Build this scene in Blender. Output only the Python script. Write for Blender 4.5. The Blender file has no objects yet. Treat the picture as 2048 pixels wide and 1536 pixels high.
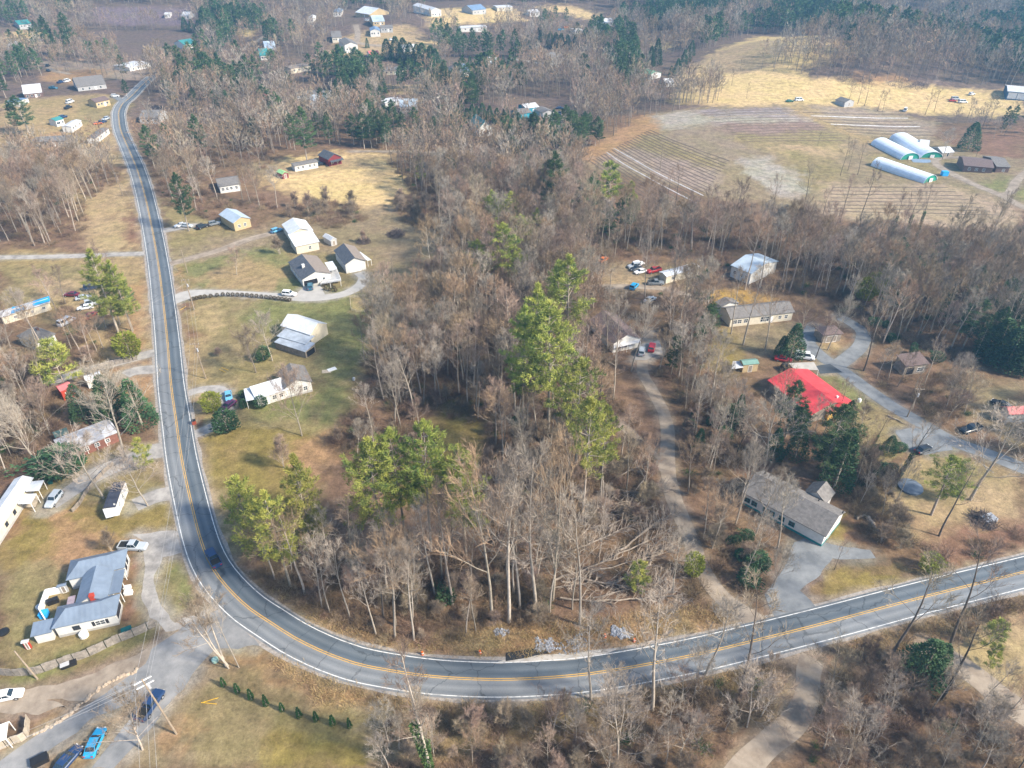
import bpy, bmesh, math, random
import numpy as np
from mathutils import Vector, Matrix
from mathutils.geometry import tessellate_polygon
R = math.radians
random.seed(7); np.random.seed(7)
SC = bpy.context.scene
COL = SC.collection

# ---------------------------------------------------------------- camera, sky, sun, exposure
CAM_H, PITCH, FPX = 108.0, R(35.0), 1421.0           # metres above the fields, degrees below level, focal length in photo pixels
cam_d = bpy.data.cameras.new('drone_camera')
cam = bpy.data.objects.new('drone_camera', cam_d); COL.objects.link(cam)
cam.location = (0, 0, CAM_H); cam.rotation_euler = (R(90) - PITCH, 0, 0)
cam_d.sensor_fit = 'HORIZONTAL'; cam_d.sensor_width = 36.0; cam_d.lens = 36.0 * FPX / 2048.0
cam_d.clip_start = 0.5; cam_d.clip_end = 20000
SC.camera = cam

SUN_EL, SUN_AZ = R(38), R(112)                       # azimuth clockwise from +Y: from the right and a little behind the camera
w = bpy.data.worlds.new('World'); SC.world = w; w.use_nodes = True
nt = w.node_tree; bg = nt.nodes['Background']
sky = nt.nodes.new('ShaderNodeTexSky'); sky.sky_type = 'NISHITA'; sky.sun_disc = False
sky.sun_elevation = SUN_EL; sky.sun_rotation = SUN_AZ; sky.altitude = 700; sky.dust_density = 2.5; sky.air_density = 1.0
nt.links.new(sky.outputs[0], bg.inputs[0]); bg.inputs[1].default_value = 0.12
sl = bpy.data.lights.new('sun', 'SUN'); sl.energy = 4.3; sl.angle = R(6.5); sl.color = (1.0, 0.90, 0.75)
so = bpy.data.objects.new('sun', sl); COL.objects.link(so)
sd = Vector((math.sin(SUN_AZ) * math.cos(SUN_EL), math.cos(SUN_AZ) * math.cos(SUN_EL), math.sin(SUN_EL)))
so.rotation_euler = sd.to_track_quat('Z', 'Y').to_euler(); so.location = (300, -100, 300)
SC.view_settings.view_transform = 'Standard'; SC.view_settings.look = 'None'
SC.view_settings.exposure = 1.20; SC.view_settings.gamma = 1.0
SC.render.engine = 'CYCLES'
SC.cycles.use_adaptive_sampling = True; SC.cycles.adaptive_threshold = 0.012
SC.cycles.use_denoising = True
SC.cycles.max_bounces = 4; SC.cycles.diffuse_bounces = 2; SC.cycles.glossy_bounces = 2
SC.cycles.volume_bounces = 0; SC.cycles.transparent_max_bounces = 4
SC.cycles.time_limit = 780

# ---------------------------------------------------------------- terrain height and pixel -> place
def H(x, y):
    x = np.asarray(x, float); y = np.asarray(y, float)
    r = np.clip((y - 170) / 250, 0, 1); r = r * r * (3 - 2 * r)
    z = r * (2.6 * np.sin(x / 61 + 0.6) * np.cos(y / 73) + 1.6 * np.sin(x / 33 - y / 47))
    z = z + 17 * np.exp(-(((x - 235) / 105) ** 2 + ((y - 560) / 75) ** 2))
    z = z + 9 * np.exp(-(((x + 60) / 160) ** 2 + ((y - 690) / 60) ** 2))
    far = np.clip(y - 640, 0, None)
    z = z + far * (0.062 + 0.014 * np.sin(x / 210 + 1.2)) * np.clip(far / 120, 0, 1)
    side = np.clip(np.abs(x) - 420, 0, None)
    return z + side * 0.05
ct, st = math.cos(PITCH), math.sin(PITCH)
def ray(px, py):
    u = (px - 1024) / FPX; v = (py - 768) / FPX
    return Vector((u, ct - v * st, -st - v * ct))
def P(px, py, h=0.0):
    d = ray(px, py); z = h
    for _ in range(40):
        t = (z - CAM_H) / d.z
        x, y = d.x * t, d.y * t
        z = 0.5 * z + 0.5 * (float(H(x, y)) + h)
    return Vector((x, y, float(H(x, y)) + h))
def G(x, y, h=0.0): return Vector((x, y, float(H(x, y)) + h))
def top_height(base, topy):
    """height of something upright whose foot is at BASE and whose tip shows at photo row TOPY"""
    d = ray(1024, topy); return CAM_H + base.y * d.z / d.y - base.z

# ---------------------------------------------------------------- materials
MATS = {}
def mat(name, col, rough=0.85, var=0.18, scale=0.8, bump=0.0, obvar=0.0, metal=0.0, ribs=None, col2=None, detail=5, spec=0.3, thr=None, rib_scale=4.5, hv=0.0):
    if name in MATS: return MATS[name]
    m = bpy.data.materials.new(name); MATS[name] = m; m.use_nodes = True
    n = m.node_tree.nodes; l = m.node_tree.links
    b = n['Principled BSDF']; b.inputs['Roughness'].default_value = rough; b.inputs['Metallic'].default_value = metal
    b.inputs['Specular IOR Level'].default_value = spec
    tc = n.new('ShaderNodeTexCoord'); no = n.new('ShaderNodeTexNoise')
    no.inputs['Scale'].default_value = scale; no.inputs['Detail'].default_value = detail; no.inputs['Roughness'].default_value = 0.65
    l.new(tc.outputs['Object'], no.inputs['Vector'])
    ramp = n.new('ShaderNodeValToRGB')
    lo = [max(0, c * (1 - var)) for c in col]; hi = [min(1, c * (1 + var)) for c in col] if col2 is None else col2
    if col2 is not None: lo = list(col)
    a, c_ = (0.32, 0.68) if thr is None else thr
    ramp.color_ramp.elements[0].position = a; ramp.color_ramp.elements[1].position = c_
    ramp.color_ramp.elements[0].color = (*lo, 1); ramp.color_ramp.elements[1].color = (*hi, 1)
    l.new(no.outputs['Fac'], ramp.inputs['Fac']); out = ramp.outputs['Color']
    if obvar or hv:
        oi = n.new('ShaderNodeObjectInfo'); hs = n.new('ShaderNodeHueSaturation'); mr = n.new('ShaderNodeMapRange')
        mr.inputs[3].default_value = 1 - obvar; mr.inputs[4].default_value = 1 + obvar
        l.new(oi.outputs['Random'], mr.inputs[0]); l.new(mr.outputs[0], hs.inputs['Value']); l.new(out, hs.inputs['Color'])
        if hv:
            wn = n.new('ShaderNodeTexWhiteNoise'); wn.noise_dimensions = '1D'; l.new(oi.outputs['Random'], wn.inputs['W'])
            m2 = n.new('ShaderNodeMapRange'); m2.inputs[3].default_value = 0.5 - hv; m2.inputs[4].default_value = 0.5 + hv
            l.new(wn.outputs['Value'], m2.inputs[0]); l.new(m2.outputs[0], hs.inputs['Hue'])
        out = hs.outputs['Color']
    l.new(out, b.inputs['Base Color'])
    if ribs:
        wv = n.new('ShaderNodeTexWave'); wv.bands_direction = ribs; wv.inputs['Scale'].default_value = rib_scale / 20.0 * 1.6
        l.new(tc.outputs['Object'], wv.inputs['Vector'])
        bp = n.new('ShaderNodeBump'); bp.inputs['Strength'].default_value = 0.28; bp.inputs['Distance'].default_value = 0.05
        l.new(wv.outputs['Fac'], bp.inputs['Height']); l.new(bp.outputs[0], b.inputs['Normal'])
    elif bump:
        bp = n.new('ShaderNodeBump'); bp.inputs['Strength'].default_value = 0.7; bp.inputs['Distance'].default_value = bump
        l.new(no.outputs['Fac'], bp.inputs['Height']); l.new(bp.outputs[0], b.inputs['Normal'])
    return m

# ---------------------------------------------------------------- mesh helper
class MB:
    def __init__(s): s.v = []; s.f = []; s.m = []
    def add(s, vs, fs, mi=0):
        o = len(s.v); s.v += [tuple(p) for p in vs]
        for f in fs: s.f.append([i + o for i in f]); s.m.append(mi)
        return s
    def box(s, x0, x1, y0, y1, z0, z1, mi=0, T=None):
        vs = [(x0,y0,z0),(x1,y0,z0),(x1,y1,z0),(x0,y1,z0),(x0,y0,z1),(x1,y0,z1),(x1,y1,z1),(x0,y1,z1)]
        if T: vs = [T(Vector(p)) for p in vs]
        return s.add(vs, [(0,3,2,1),(4,5,6,7),(0,1,5,4),(1,2,6,5),(2,3,7,6),(3,0,4,7)], mi)
    def tube(s, p0, p1, r0, r1, n=6, mi=0, cap=False):
        p0 = Vector(p0); p1 = Vector(p1); d = p1 - p0
        if d.length < 1e-6: return s
        d.normalize(); a = Vector((0,0,1)) if abs(d.z) < 0.9 else Vector((1,0,0))
        e = d.cross(a).normalized(); g = d.cross(e)
        vs = []
        for p, r in ((p0, r0), (p1, r1)):
            for k in range(n):
                t = 2*math.pi*k/n; vs.append(p + e*(r*math.cos(t)) + g*(r*math.sin(t)))
        fs = [(k, (k+1)%n, n+(k+1)%n, n+k) for k in range(n)]
        if cap: fs += [tuple(range(n))[::-1], tuple(range(n, 2*n))]
        return s.add(vs, fs, mi)
    def prism(s, prof, axis, a0, a1, mi=0, T=None):
        """PROF: list of (u,z); axis 'x': u is y, extruded along x; axis 'y': u is x"""
        n = len(prof); vs = []
        for a in (a0, a1):
            for (u, z) in prof:
                p = Vector((a, u, z)) if axis == 'x' else Vector((u, a, z))
                vs.append(T(p) if T else p)
        fs = [(k, (k+1)%n, n+(k+1)%n, n+k) for k in range(n)] + [tuple(range(n))[::-1], tuple(range(n, 2*n))]
        return s.add(vs, fs, mi)
    def build(s, name, mats, parent=None, smooth=False, fix=False):
        me = bpy.data.meshes.new(name); me.from_pydata(s.v, [], s.f)
        if not isinstance(mats, (list, tuple)): mats = [mats]
        for m in mats: me.materials.append(m)
        if len(mats) > 1: me.polygons.foreach_set('material_index', s.m)
        if smooth: me.polygons.foreach_set('use_smooth', [True]*len(me.polygons))
        if fix:
            bm = bmesh.new(); bm.from_mesh(me); bmesh.ops.recalc_face_normals(bm, faces=bm.faces); bm.to_mesh(me); bm.free()
        me.update()
        o = bpy.data.objects.new(name, me); COL.objects.link(o)
        if parent is not None: o.parent = parent
        return o
def tag(o, label=None, cat=None, group=None, kind=None):
    if label: o['label'] = label
    if cat: o['category'] = cat
    if group: o['group'] = group
    if kind: o['kind'] = kind
    return o
def empty(name, loc, rz, label, cat, group=None):
    o = bpy.data.objects.new(name, None); COL.objects.link(o); o.empty_display_size = 0.3
    o.location = loc; o.rotation_euler = (0, 0, rz); return tag(o, label, cat, group)
def copy_tree(o, parent=None):
    c = o.copy(); COL.objects.link(c); c.parent = parent
    for ch in KIDS.get(o.name, ()): copy_tree(ch, c)
    return c
KIDS = {}
def remember(root):
    for o in list(bpy.data.objects):
        if o.parent is not None: KIDS.setdefault(o.parent.name, [])
    def walk(r):
        KIDS[r.name] = [c for c in r.children]
        for c in KIDS[r.name]: walk(c)
    walk(root)

def inpoly(X, Y, poly):
    X = np.asarray(X); Y = np.asarray(Y); r = np.zeros(X.shape, bool); n = len(poly)
    for i in range(n):
        x0, y0 = poly[i]; x1, y1 = poly[(i+1) % n]
        if y0 == y1: continue
        c = ((y0 > Y) != (y1 > Y)) & (X < (x1-x0)*(Y-y0)/(y1-y0)+x0)
        r ^= c
    return r
def wpoly(px): return [tuple(P(*p).xy) for p in px]
def smooth_path(pts, step=1.5):
    pts = [Vector(p) for p in pts]; out = []
    q = [pts[0]*2-pts[1]] + pts + [pts[-1]*2-pts[-2]]
    for i in range(1, len(q)-2):
        n = max(2, int((q[i+1]-q[i]).length/step))
        for k in range(n):
            t = k/n; a, b, c, d = q[i-1], q[i], q[i+1], q[i+2]
            out.append(0.5*((2*b)+(c-a)*t+(2*a-5*b+4*c-d)*t*t+(3*b-a-3*c+d)*t**3))
    out.append(pts[-1]); return out
def vnoise(X, Y, s, seed=0):
    """cheap smooth value noise, -1..1"""
    X = np.asarray(X)/s + seed*17.3; Y = np.asarray(Y)/s + seed*9.1
    def h(i, j):
        q = np.sin(i*127.1 + j*311.7 + seed)*43758.5453
        return q - np.floor(q)
    i = np.floor(X); j = np.floor(Y); f = X-i; g = Y-j; f = f*f*(3-2*f); g = g*g*(3-2*g)
    return ((h(i,j)*(1-f)+h(i+1,j)*f)*(1-g)+(h(i,j+1)*(1-f)+h(i+1,j+1)*f)*g)*2-1

def rvec(rng):
    v = Vector((rng.gauss(0,1), rng.gauss(0,1), rng.gauss(0,1))); return v.normalized()
def finish(mb, name, mats):
    me = bpy.data.meshes.new(name); me.from_pydata(mb.v, [], mb.f)
    for m in mats: me.materials.append(m)
    if len(mats) > 1: me.polygons.foreach_set('material_index', mb.m)
    return me
BLD = []          # where buildings and vehicles stand, so that random trees keep off

# ================================================================ GROUND
LITTER=(.165,.108,.074); GRASS=(.225,.180,.098); GREEN=(.175,.170,.078); DRY=(.29,.215,.12); GOLD=(.50,.37,.20)
TAN=(.33,.245,.15); DIRT=(.30,.19,.11); RED=(.195,.115,.08); MUD=(.27,.21,.17); GRAV=(.40,.38,.36); OLIVE=(.215,.165,.065); PALE=(.31,.275,.24); DULL=(.225,.175,.115)
PATCH = [
 # (photo outline of the patch on the ground, surface colour)
 ([(0,500),(290,508),(300,700),(225,770),(120,650),(0,620)], DRY),
 ([(0,530),(180,530),(240,570),(200,620),(0,610)], GRASS), ([(60,560),(220,545),(270,600),(200,640),(90,600)], TAN),
 ([(255,560),(306,575),(318,740),(262,700),(262,620)], DIRT), ([(215,715),(318,745),(318,795),(250,790)], DIRT),
 ([(285,600),(306,590),(320,735),(300,735)], TAN),
 ([(125,385),(262,360),(282,500),(180,508),(160,440)], TAN), ([(243,425),(272,420),(280,500),(250,500)], RED), ([(246,340),(262,338),(288,500),(278,500)], TAN),
 ([(0,200),(235,190),(232,300),(0,300)], DRY), ([(0,205),(60,215),(60,280),(0,300)], TAN), ([(35,285),(140,262),(140,290),(60,300)], DIRT), ([(150,290),(235,260),(255,330),(175,330)], TAN), ([(170,190),(245,205),(232,250),(150,245)], GRASS),
 ([(60,120),(290,125),(290,160),(110,160)], MUD), ([(90,140),(200,140),(200,170),(90,165)], DIRT),
 ([(320,390),(400,440),(520,470),(650,440),(720,480),(875,470),(880,560),(790,640),(720,760),(690,850),(620,1000),(560,1060),(470,1120),(420,1060),(395,900),(370,700),(335,540)], GRASS),
 ([(335,480),(520,455),(700,400),(820,440),(870,470),(870,520),(640,500),(440,520),(345,520)], DULL),
 ([(355,530),(560,490),(600,560),(540,585),(370,575)], GREEN), ([(400,560),(480,515),(590,530),(590,585),(450,585)], DRY),
 ([(345,530),(356,528),(368,590),(350,590)], DIRT),
 ([(345,625),(392,640),(420,760),(375,775)], DRY), ([(350,600),(375,610),(382,700),(362,680)], RED), ([(395,610),(440,610),(450,650),(405,690)], TAN),
 ([(640,600),(780,600),(740,680),(700,760),(640,770),(650,680)], GREEN), ([(560,560),(640,570),(740,590),(690,660),(650,700),(480,640)], GREEN),
 ([(540,700),(640,720),(650,800),(600,830),(500,820),(430,740)], GRASS), ([(635,780),(690,775),(700,830),(640,850)], GREEN),
 ([(735,450),(870,470),(860,560),(800,640),(745,560)], DULL), ([(700,400),(790,405),(850,470),(760,490)], DULL),
 ([(520,780),(640,800),(620,830),(540,840),(480,800)], GREEN), ([(400,860),(480,850),(620,860),(640,950),(560,1010),(470,990),(420,960)], OLIVE),
 ([(570,880),(660,850),(700,870),(640,960),(570,950)], DIRT), ([(395,900),(420,950),(470,1080),(440,1080)], DRY), ([(480,940),(560,960),(640,1040),(560,1080),(480,1040)], OLIVE),
 ([(445,768),(480,770),(440,830),(385,840),(375,790)], TAN),
 ([(700,596),(738,594),(742,620),(706,622)], TAN),
 ([(510,332),(600,310),(700,302),(775,302),(815,370),(790,410),(700,415),(600,405),(540,360)], GOLD), ([(520,335),(720,310),(760,330),(580,352)], TAN),
 ([(570,350),(640,345),(690,412),(620,405)], GOLD),
 ([(480,320),(560,322),(580,350),(500,345)], DULL),
 ([(870,820),(920,800),(960,850),(975,960),(940,1000),(800,1000),(780,940),(860,930)], OLIVE),
 ([(0,1000),(100,900),(330,900),(350,1060),(360,1200),(300,1300),(0,1380)], GRASS),
 ([(100,990),(260,1010),(350,1040),(340,1075),(250,1100),(140,1140),(60,1110)], DIRT), ([(120,1010),(330,1010),(345,1060),(230,1080)], OLIVE),
 ([(0,1180),(120,1110),(90,1200),(40,1290),(0,1310)], GRASS), ([(40,1000),(110,1030),(90,1100),(0,1150)], OLIVE),
 ([(20,1000),(45,1040),(15,1080),(0,1090)], RED), ([(262,1110),(285,1110),(280,1190),(262,1240),(240,1240)], RED), ([(255,1185),(272,1190),(268,1245),(243,1245)], RED),
 ([(30,930),(75,925),(60,960),(20,1000),(0,990)], RED), ([(85,860),(130,900),(60,950),(0,960),(0,900)], LITTER),
 ([(318,1100),(345,1095),(395,1190),(420,1210),(350,1240),(310,1200)], GRASS), ([(335,1110),(370,1120),(400,1200),(350,1225)], GREEN),
 ([(60,1340),(300,1250),(320,1260),(100,1370),(0,1400),(0,1360)], GREEN),
 ([(0,1500),(40,1480),(310,1320),(300,1345),(60,1500),(0,1536)], DRY), ([(0,1400),(90,1400),(80,1470),(0,1510)], LITTER), ([(80,1400),(110,1420),(160,1440),(130,1400)], DIRT),
 ([(60,1536),(180,1450),(250,1410),(262,1420),(230,1536)], TAN),
 ([(430,1300),(520,1300),(700,1375),(830,1400),(1000,1410),(860,1470),(870,1536),(240,1536),(320,1400)], DULL),
 ([(420,1310),(520,1310),(680,1380),(820,1400),(800,1415),(640,1400),(480,1345)], DIRT), ([(380,1390),(480,1350),(640,1410),(760,1430),(700,1500),(560,1536),(400,1536)], GRASS),
 ([(480,1320),(640,1370),(690,1400),(560,1370),(480,1340)], LITTER), ([(560,1440),(740,1480),(740,1536),(520,1536)], OLIVE), ([(355,1440),(390,1430),(400,1475),(360,1500)], DIRT),
 ([(600,1225),(720,1275),(830,1300),(1000,1240),(1180,1250),(1400,1230),(1480,1240),(1330,1290),(1100,1325),(950,1328),(800,1315),(690,1285)], DIRT),
 ([(820,1270),(1020,1250),(1050,1290),(1000,1318),(900,1312)], TAN), ([(1260,1235),(1400,1225),(1390,1260),(1290,1270)], TAN),
 ([(1000,1392),(1170,1382),(1160,1400),(1020,1404)], PALE),
 ([(1530,1160),(1590,1150),(1650,1230),(1560,1240)], RED), ([(1640,1140),(1800,1150),(1860,1130),(1790,1185),(1660,1215),(1630,1170)], OLIVE),
 ([(1700,960),(1850,900),(2048,950),(2048,1110),(1900,1150),(1850,1080),(1740,1010)], TAN), ([(1780,980),(1900,900),(2020,950),(1880,1010)], GRASS), ([(1850,1060),(2048,1050),(2048,1110),(1880,1150)], RED),
 ([(1660,820),(1720,750),(1800,830),(1870,880),(1800,900),(1720,920),(1680,880)], GRASS), ([(1650,750),(1720,750),(1740,800),(1710,840),(1680,800)], GREEN),
 ([(1460,930),(1540,925),(1620,960),(1560,960),(1500,970)], RED), ([(1640,1030),(1700,1040),(1680,1080),(1640,1085)], OLIVE), ([(1690,1040),(1770,1060),(1800,1100),(1660,1100)], RED),
 ([(1600,1060),(1660,1085),(1790,1110),(1780,1130),(1600,1120)], LITTER),
 ([(1860,1330),(1980,1240),(2048,1230),(2048,1400)], TAN), ([(2010,1225),(2048,1215),(2048,1235),(2010,1240)], DIRT), ([(1560,1330),(1600,1300),(1610,1340),(1560,1440),(1500,1480),(1480,1440)], TAN),
 ([(1600,1500),(1660,1330),(1740,1300),(1760,1350),(1700,1536),(1590,1536)], LITTER),
 ([(1430,580),(1500,585),(1560,600),(1460,612),(1425,610)], (.34,.215,.075)), ([(1400,640),(1480,660),(1540,700),(1440,740),(1400,720)], OLIVE), ([(1450,640),(1590,640),(1590,700),(1480,720)], DULL),
 ([(1200,530),(1400,535),(1400,580),(1260,590),(1190,580)], DULL), ([(1190,555),(1320,560),(1330,585),(1200,590)], TAN),
 ([(1640,670),(1690,672),(1705,690),(1670,712),(1640,700)], TAN), ([(1900,780),(2048,760),(2048,900),(1930,840)], DULL), ([(1620,700),(1640,700),(1660,720),(1620,730)], TAN),
 # big farm to the right
 ([(1365,150),(1440,100),(1520,72),(1640,72),(1700,100),(1600,140),(1650,160),(1800,170),(2048,178),(2048,230),(1900,230),(1700,212),(1450,212),(1350,205)], GOLD),
 ([(1365,140),(1440,102),(1550,78),(1560,130),(1450,150)], TAN), ([(1860,160),(1900,150),(1860,165)], MUD), ([(1700,150),(1800,150),(1840,165),(1720,168)], DIRT),
 ([(1290,230),(1450,212),(1720,214),(1870,240),(1870,280),(2048,290),(2048,460),(1640,420),(1430,395),(1160,330)], DULL),
 ([(1300,232),(1390,222),(1420,250),(1300,262)], PALE), ([(1395,222),(1600,216),(1600,235),(1420,240)], (.24,.20,.20)), ([(1400,238),(1620,232),(1625,243),(1420,250)], PALE),
 ([(1410,248),(1640,244),(1650,262),(1470,270)], (.22,.155,.13)), ([(1320,262),(1430,250),(1520,310),(1440,325),(1340,290)], (.23,.18,.13)),
 ([(1165,320),(1290,262),(1440,330),(1430,392),(1250,340)], MUD), ([(1290,265),(1430,325),(1440,345),(1250,290)], GRASS), ([(1160,300),(1290,225),(1330,255),(1180,330)], DIRT),
 ([(1600,215),(1720,214),(1865,245),(1860,280),(1640,240)], (.255,.205,.165)), ([(1560,212),(1620,212),(1760,285),(1740,292)], DRY),
 ([(1460,270),(1680,262),(1690,300),(1500,300)], GRASS), ([(1540,295),(1690,290),(1680,318),(1560,318)], TAN), ([(1570,300),(1680,320),(1700,400),(1560,350)], GRASS),
 ([(1470,318),(1530,315),(1590,340),(1620,390),(1560,395),(1480,345)], PALE), ([(1650,370),(1900,370),(2048,420),(2048,470),(1640,430)], (.33,.25,.18)),
 ([(1890,280),(2048,250),(2048,320),(1960,310)], RED), ([(1740,300),(1900,320),(1880,370),(1740,340)], GRASS), ([(1880,330),(2010,340),(2000,370),(1920,370)], DULL), ([(1950,370),(2048,350),(2048,400)], GREEN),
 ([(830,1408),(1250,1392),(1300,1420),(1180,1450),(1000,1480),(860,1500)], DRY), ([(1640,1330),(1720,1310),(1700,1400),(1640,1440)], DULL), ([(1440,1370),(1560,1345),(1540,1420),(1460,1470)], DULL), ([(1720,1280),(1850,1250),(2048,1195),(2048,1225),(1860,1275),(1740,1310)], DULL),
 # far clearings
 ([(690,70),(820,50),(860,100),(740,110),(680,130),(640,120)], TAN), ([(810,100),(870,75),(880,100),(830,125)], GOLD), ([(850,20),(1020,15),(1050,40),(870,60)], GOLD),
 ([(1075,15),(1130,8),(1210,30),(1190,36),(1100,25)], GOLD), ([(870,140),(960,130),(970,155),(880,165)], (.50,.30,.16)), ([(1090,110),(1160,105),(1150,120),(1080,122)], TAN), ([(1310,80),(1345,90),(1340,105),(1315,100)], GOLD),
 ([(920,270),(1000,255),(1060,280),(950,290)], DULL), ([(1060,225),(1130,222),(1150,260),(1080,262)], MUD), ([(1130,230),(1150,240),(1150,290),(1130,270)], TAN), ([(450,55),(512,60),(512,75),(470,68)], GOLD), ([(0,70),(60,60),(80,90),(0,95)], GOLD),
 ([(170,15),(380,15),(385,48),(200,45)], (.16,.12,.135)), ([(590,185),(670,185),(660,215),(600,215)], DULL), ([(770,170),(840,170),(840,190),(770,190)], TAN), ([(0,300),(20,290),(0,330)], TAN), ([(330,460),(380,458),(440,478),(335,500)], GRASS),
]
def build_ground():
    ys = [-90.0]
    while ys[-1] < 3200:
        y = ys[-1]; ys.append(y + max(0.75, 0.75 + (y-90)*0.0052) * (1 if y > 45 else 6))
    ys = np.array(ys); nx = 620; t = np.linspace(-1, 1, nx)
    half = 150 + np.clip(ys, 0, None)*0.92
    X = t[None, :]*half[:, None]; Y = np.repeat(ys[:, None], nx, 1)
    Z = H(X, Y); n = X.size
    co = np.stack([X, Y, Z], -1).reshape(-1, 3)
    ny = len(ys); idx = np.arange(n).reshape(ny, nx)
    q = np.stack([idx[:-1,:-1], idx[:-1,1:], idx[1:,1:], idx[1:,:-1]], -1).reshape(-1, 4)
    me = bpy.data.meshes.new('ground'); me.vertices.add(n); me.vertices.foreach_set('co', co.ravel())
    me.loops.add(q.size); me.loops.foreach_set('vertex_index', q.ravel().astype(np.int32))
    me.polygons.add(len(q)); me.polygons.foreach_set('loop_start', np.arange(0, q.size, 4, dtype=np.int32)); me.polygons.foreach_set('loop_total', np.full(len(q), 4, np.int32))
    me.polygons.foreach_set('use_smooth', np.ones(len(q), bool)); me.update()
    x = X.ravel(); y = Y.ravel()
    k = 0.7 + np.clip(y/260, 0, 3)
    col = np.tile(np.array(LITTER), (n, 1))
    acc = col.copy()
    for s in range(3):                       # three ragged-edged passes averaged: soft, irregular borders
        jx = x + k*(1.6*vnoise(x, y, 3.1, s)+2.6*vnoise(x, y, 11, s+5)); jy = y + k*(1.6*vnoise(x, y, 3.1, s+9)+2.6*vnoise(x, y, 11, s+14))
        c = np.tile(np.array(LITTER), (n, 1))
        far = (y > 420); c[far] = (.135,.10,.085)
        for poly, rgb in PATCH:
            wp = PATCH_W[id(poly)]
            m = inpoly(jx, jy, wp); c[m] = rgb
        acc += c
    col = (acc-col)/3
    g_ = col.mean(1, keepdims=True); col = np.clip(g_+(col-g_)*1.08, .01, 1)
    def blend(pts, half, rgb, soft):
        nonlocal col
        pts = np.array(pts); m = (x > pts[:,0].min()-half-4) & (x < pts[:,0].max()+half+4) & (y > pts[:,1].min()-half-4) & (y < pts[:,1].max()+half+4); ix = np.nonzero(m)[0]
        if not len(ix): return
        d = np.full(len(ix), 1e9)
        for p in pts: d = np.minimum(d, (x[ix]-p[0])**2+(y[ix]-p[1])**2)
        d = np.sqrt(d)-half+.9*vnoise(x[ix], y[ix], 1.9, 31); f = np.clip(1-d/soft, 0, 1)[:,None]*.8; col[ix] = col[ix]*(1-f)+np.array(rgb)*f
    for pts, half, rgb, soft in LANES: blend(pts, half, rgb, soft)
    a = me.color_attributes.new('tint', 'FLOAT_COLOR', 'POINT')
    a.data.foreach_set('color', np.concatenate([col, np.ones((n,1))], 1).ravel())
    m = bpy.data.materials.new('ground_cover'); m.use_nodes = True; nn = m.node_tree.nodes; l = m.node_tree.links
    b = nn['Principled BSDF']; b.inputs['Roughness'].default_value = 0.95; b.inputs['Specular IOR Level'].default_value = 0.1
    at = nn.new('ShaderNodeVertexColor'); at.layer_name = 'tint'
    g = nn.new('ShaderNodeNewGeometry')
    def noise(sc, det=6, ro=.7):
        x_ = nn.new('ShaderNodeTexNoise'); x_.inputs['Scale'].default_value = sc; x_.inputs['Detail'].default_value = det; x_.inputs['Roughness'].default_value = ro
        l.new(g.outputs['Position'], x_.inputs['Vector']); return x_
    def mapr(src, a0, a1, lo, hi):
        r = nn.new('ShaderNodeMapRange'); r.inputs[1].default_value = a0; r.inputs[2].default_value = a1; r.inputs[3].default_value = lo; r.inputs[4].default_value = hi
        l.new(src, r.inputs[0]); return r.outputs[0]
    def mixc(mode, fac, a_, b_):
        x_ = nn.new('ShaderNodeMix'); x_.data_type = 'RGBA'; x_.blend_type = mode
        if isinstance(fac, float): x_.inputs[0].default_value = fac
        else: l.new(fac, x_.inputs[0])
        for i, s_ in ((6, a_), (7, b_)):
            if isinstance(s_, tuple): x_.inputs[i].default_value = (*s_, 1)
            else: l.new(s_, x_.inputs[i])
        return x_.outputs[2]
    n1 = noise(0.045, 4); n2 = noise(0.35, 6); n3 = noise(1.7, 7, .85); n4 = noise(0.16, 5)
    c = mixc('MULTIPLY', mapr(n1.outputs[0], .42, .62, 0, .45), at.outputs[0], (.86, .97, .68))      # greener swathes
    c = mixc('MIX', mapr(n4.outputs[0], .5, .72, 0, .32), c, (.29, .19, .11))                          # leaf drift, bare soil
    vm = nn.new('ShaderNodeMath'); vm.operation = 'MULTIPLY'
    l.new(mapr(n2.outputs[0], .3, .7, .60, 1.40), vm.inputs[0]); l.new(mapr(n3.outputs[0], .3, .7, .58, 1.42), vm.inputs[1])
    hs = nn.new('ShaderNodeHueSaturation'); l.new(c, hs.inputs['Color']); l.new(vm.outputs[0], hs.inputs['Value'])
    l.new(hs.outputs[0], b.inputs['Base Color'])
    bp = nn.new('ShaderNodeBump'); bp.inputs['Strength'].default_value = .8; bp.inputs['Distance'].default_value = .25
    l.new(n3.outputs[0], bp.inputs['Height']); l.new(bp.outputs[0], b.inputs['Normal'])
    me.materials.append(m)
    o = bpy.data.objects.new('ground', me); COL.objects.link(o); tag(o, kind='structure')
PATCH_W = {id(p): wpoly(p) for p, _ in PATCH}
LANES = []

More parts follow.
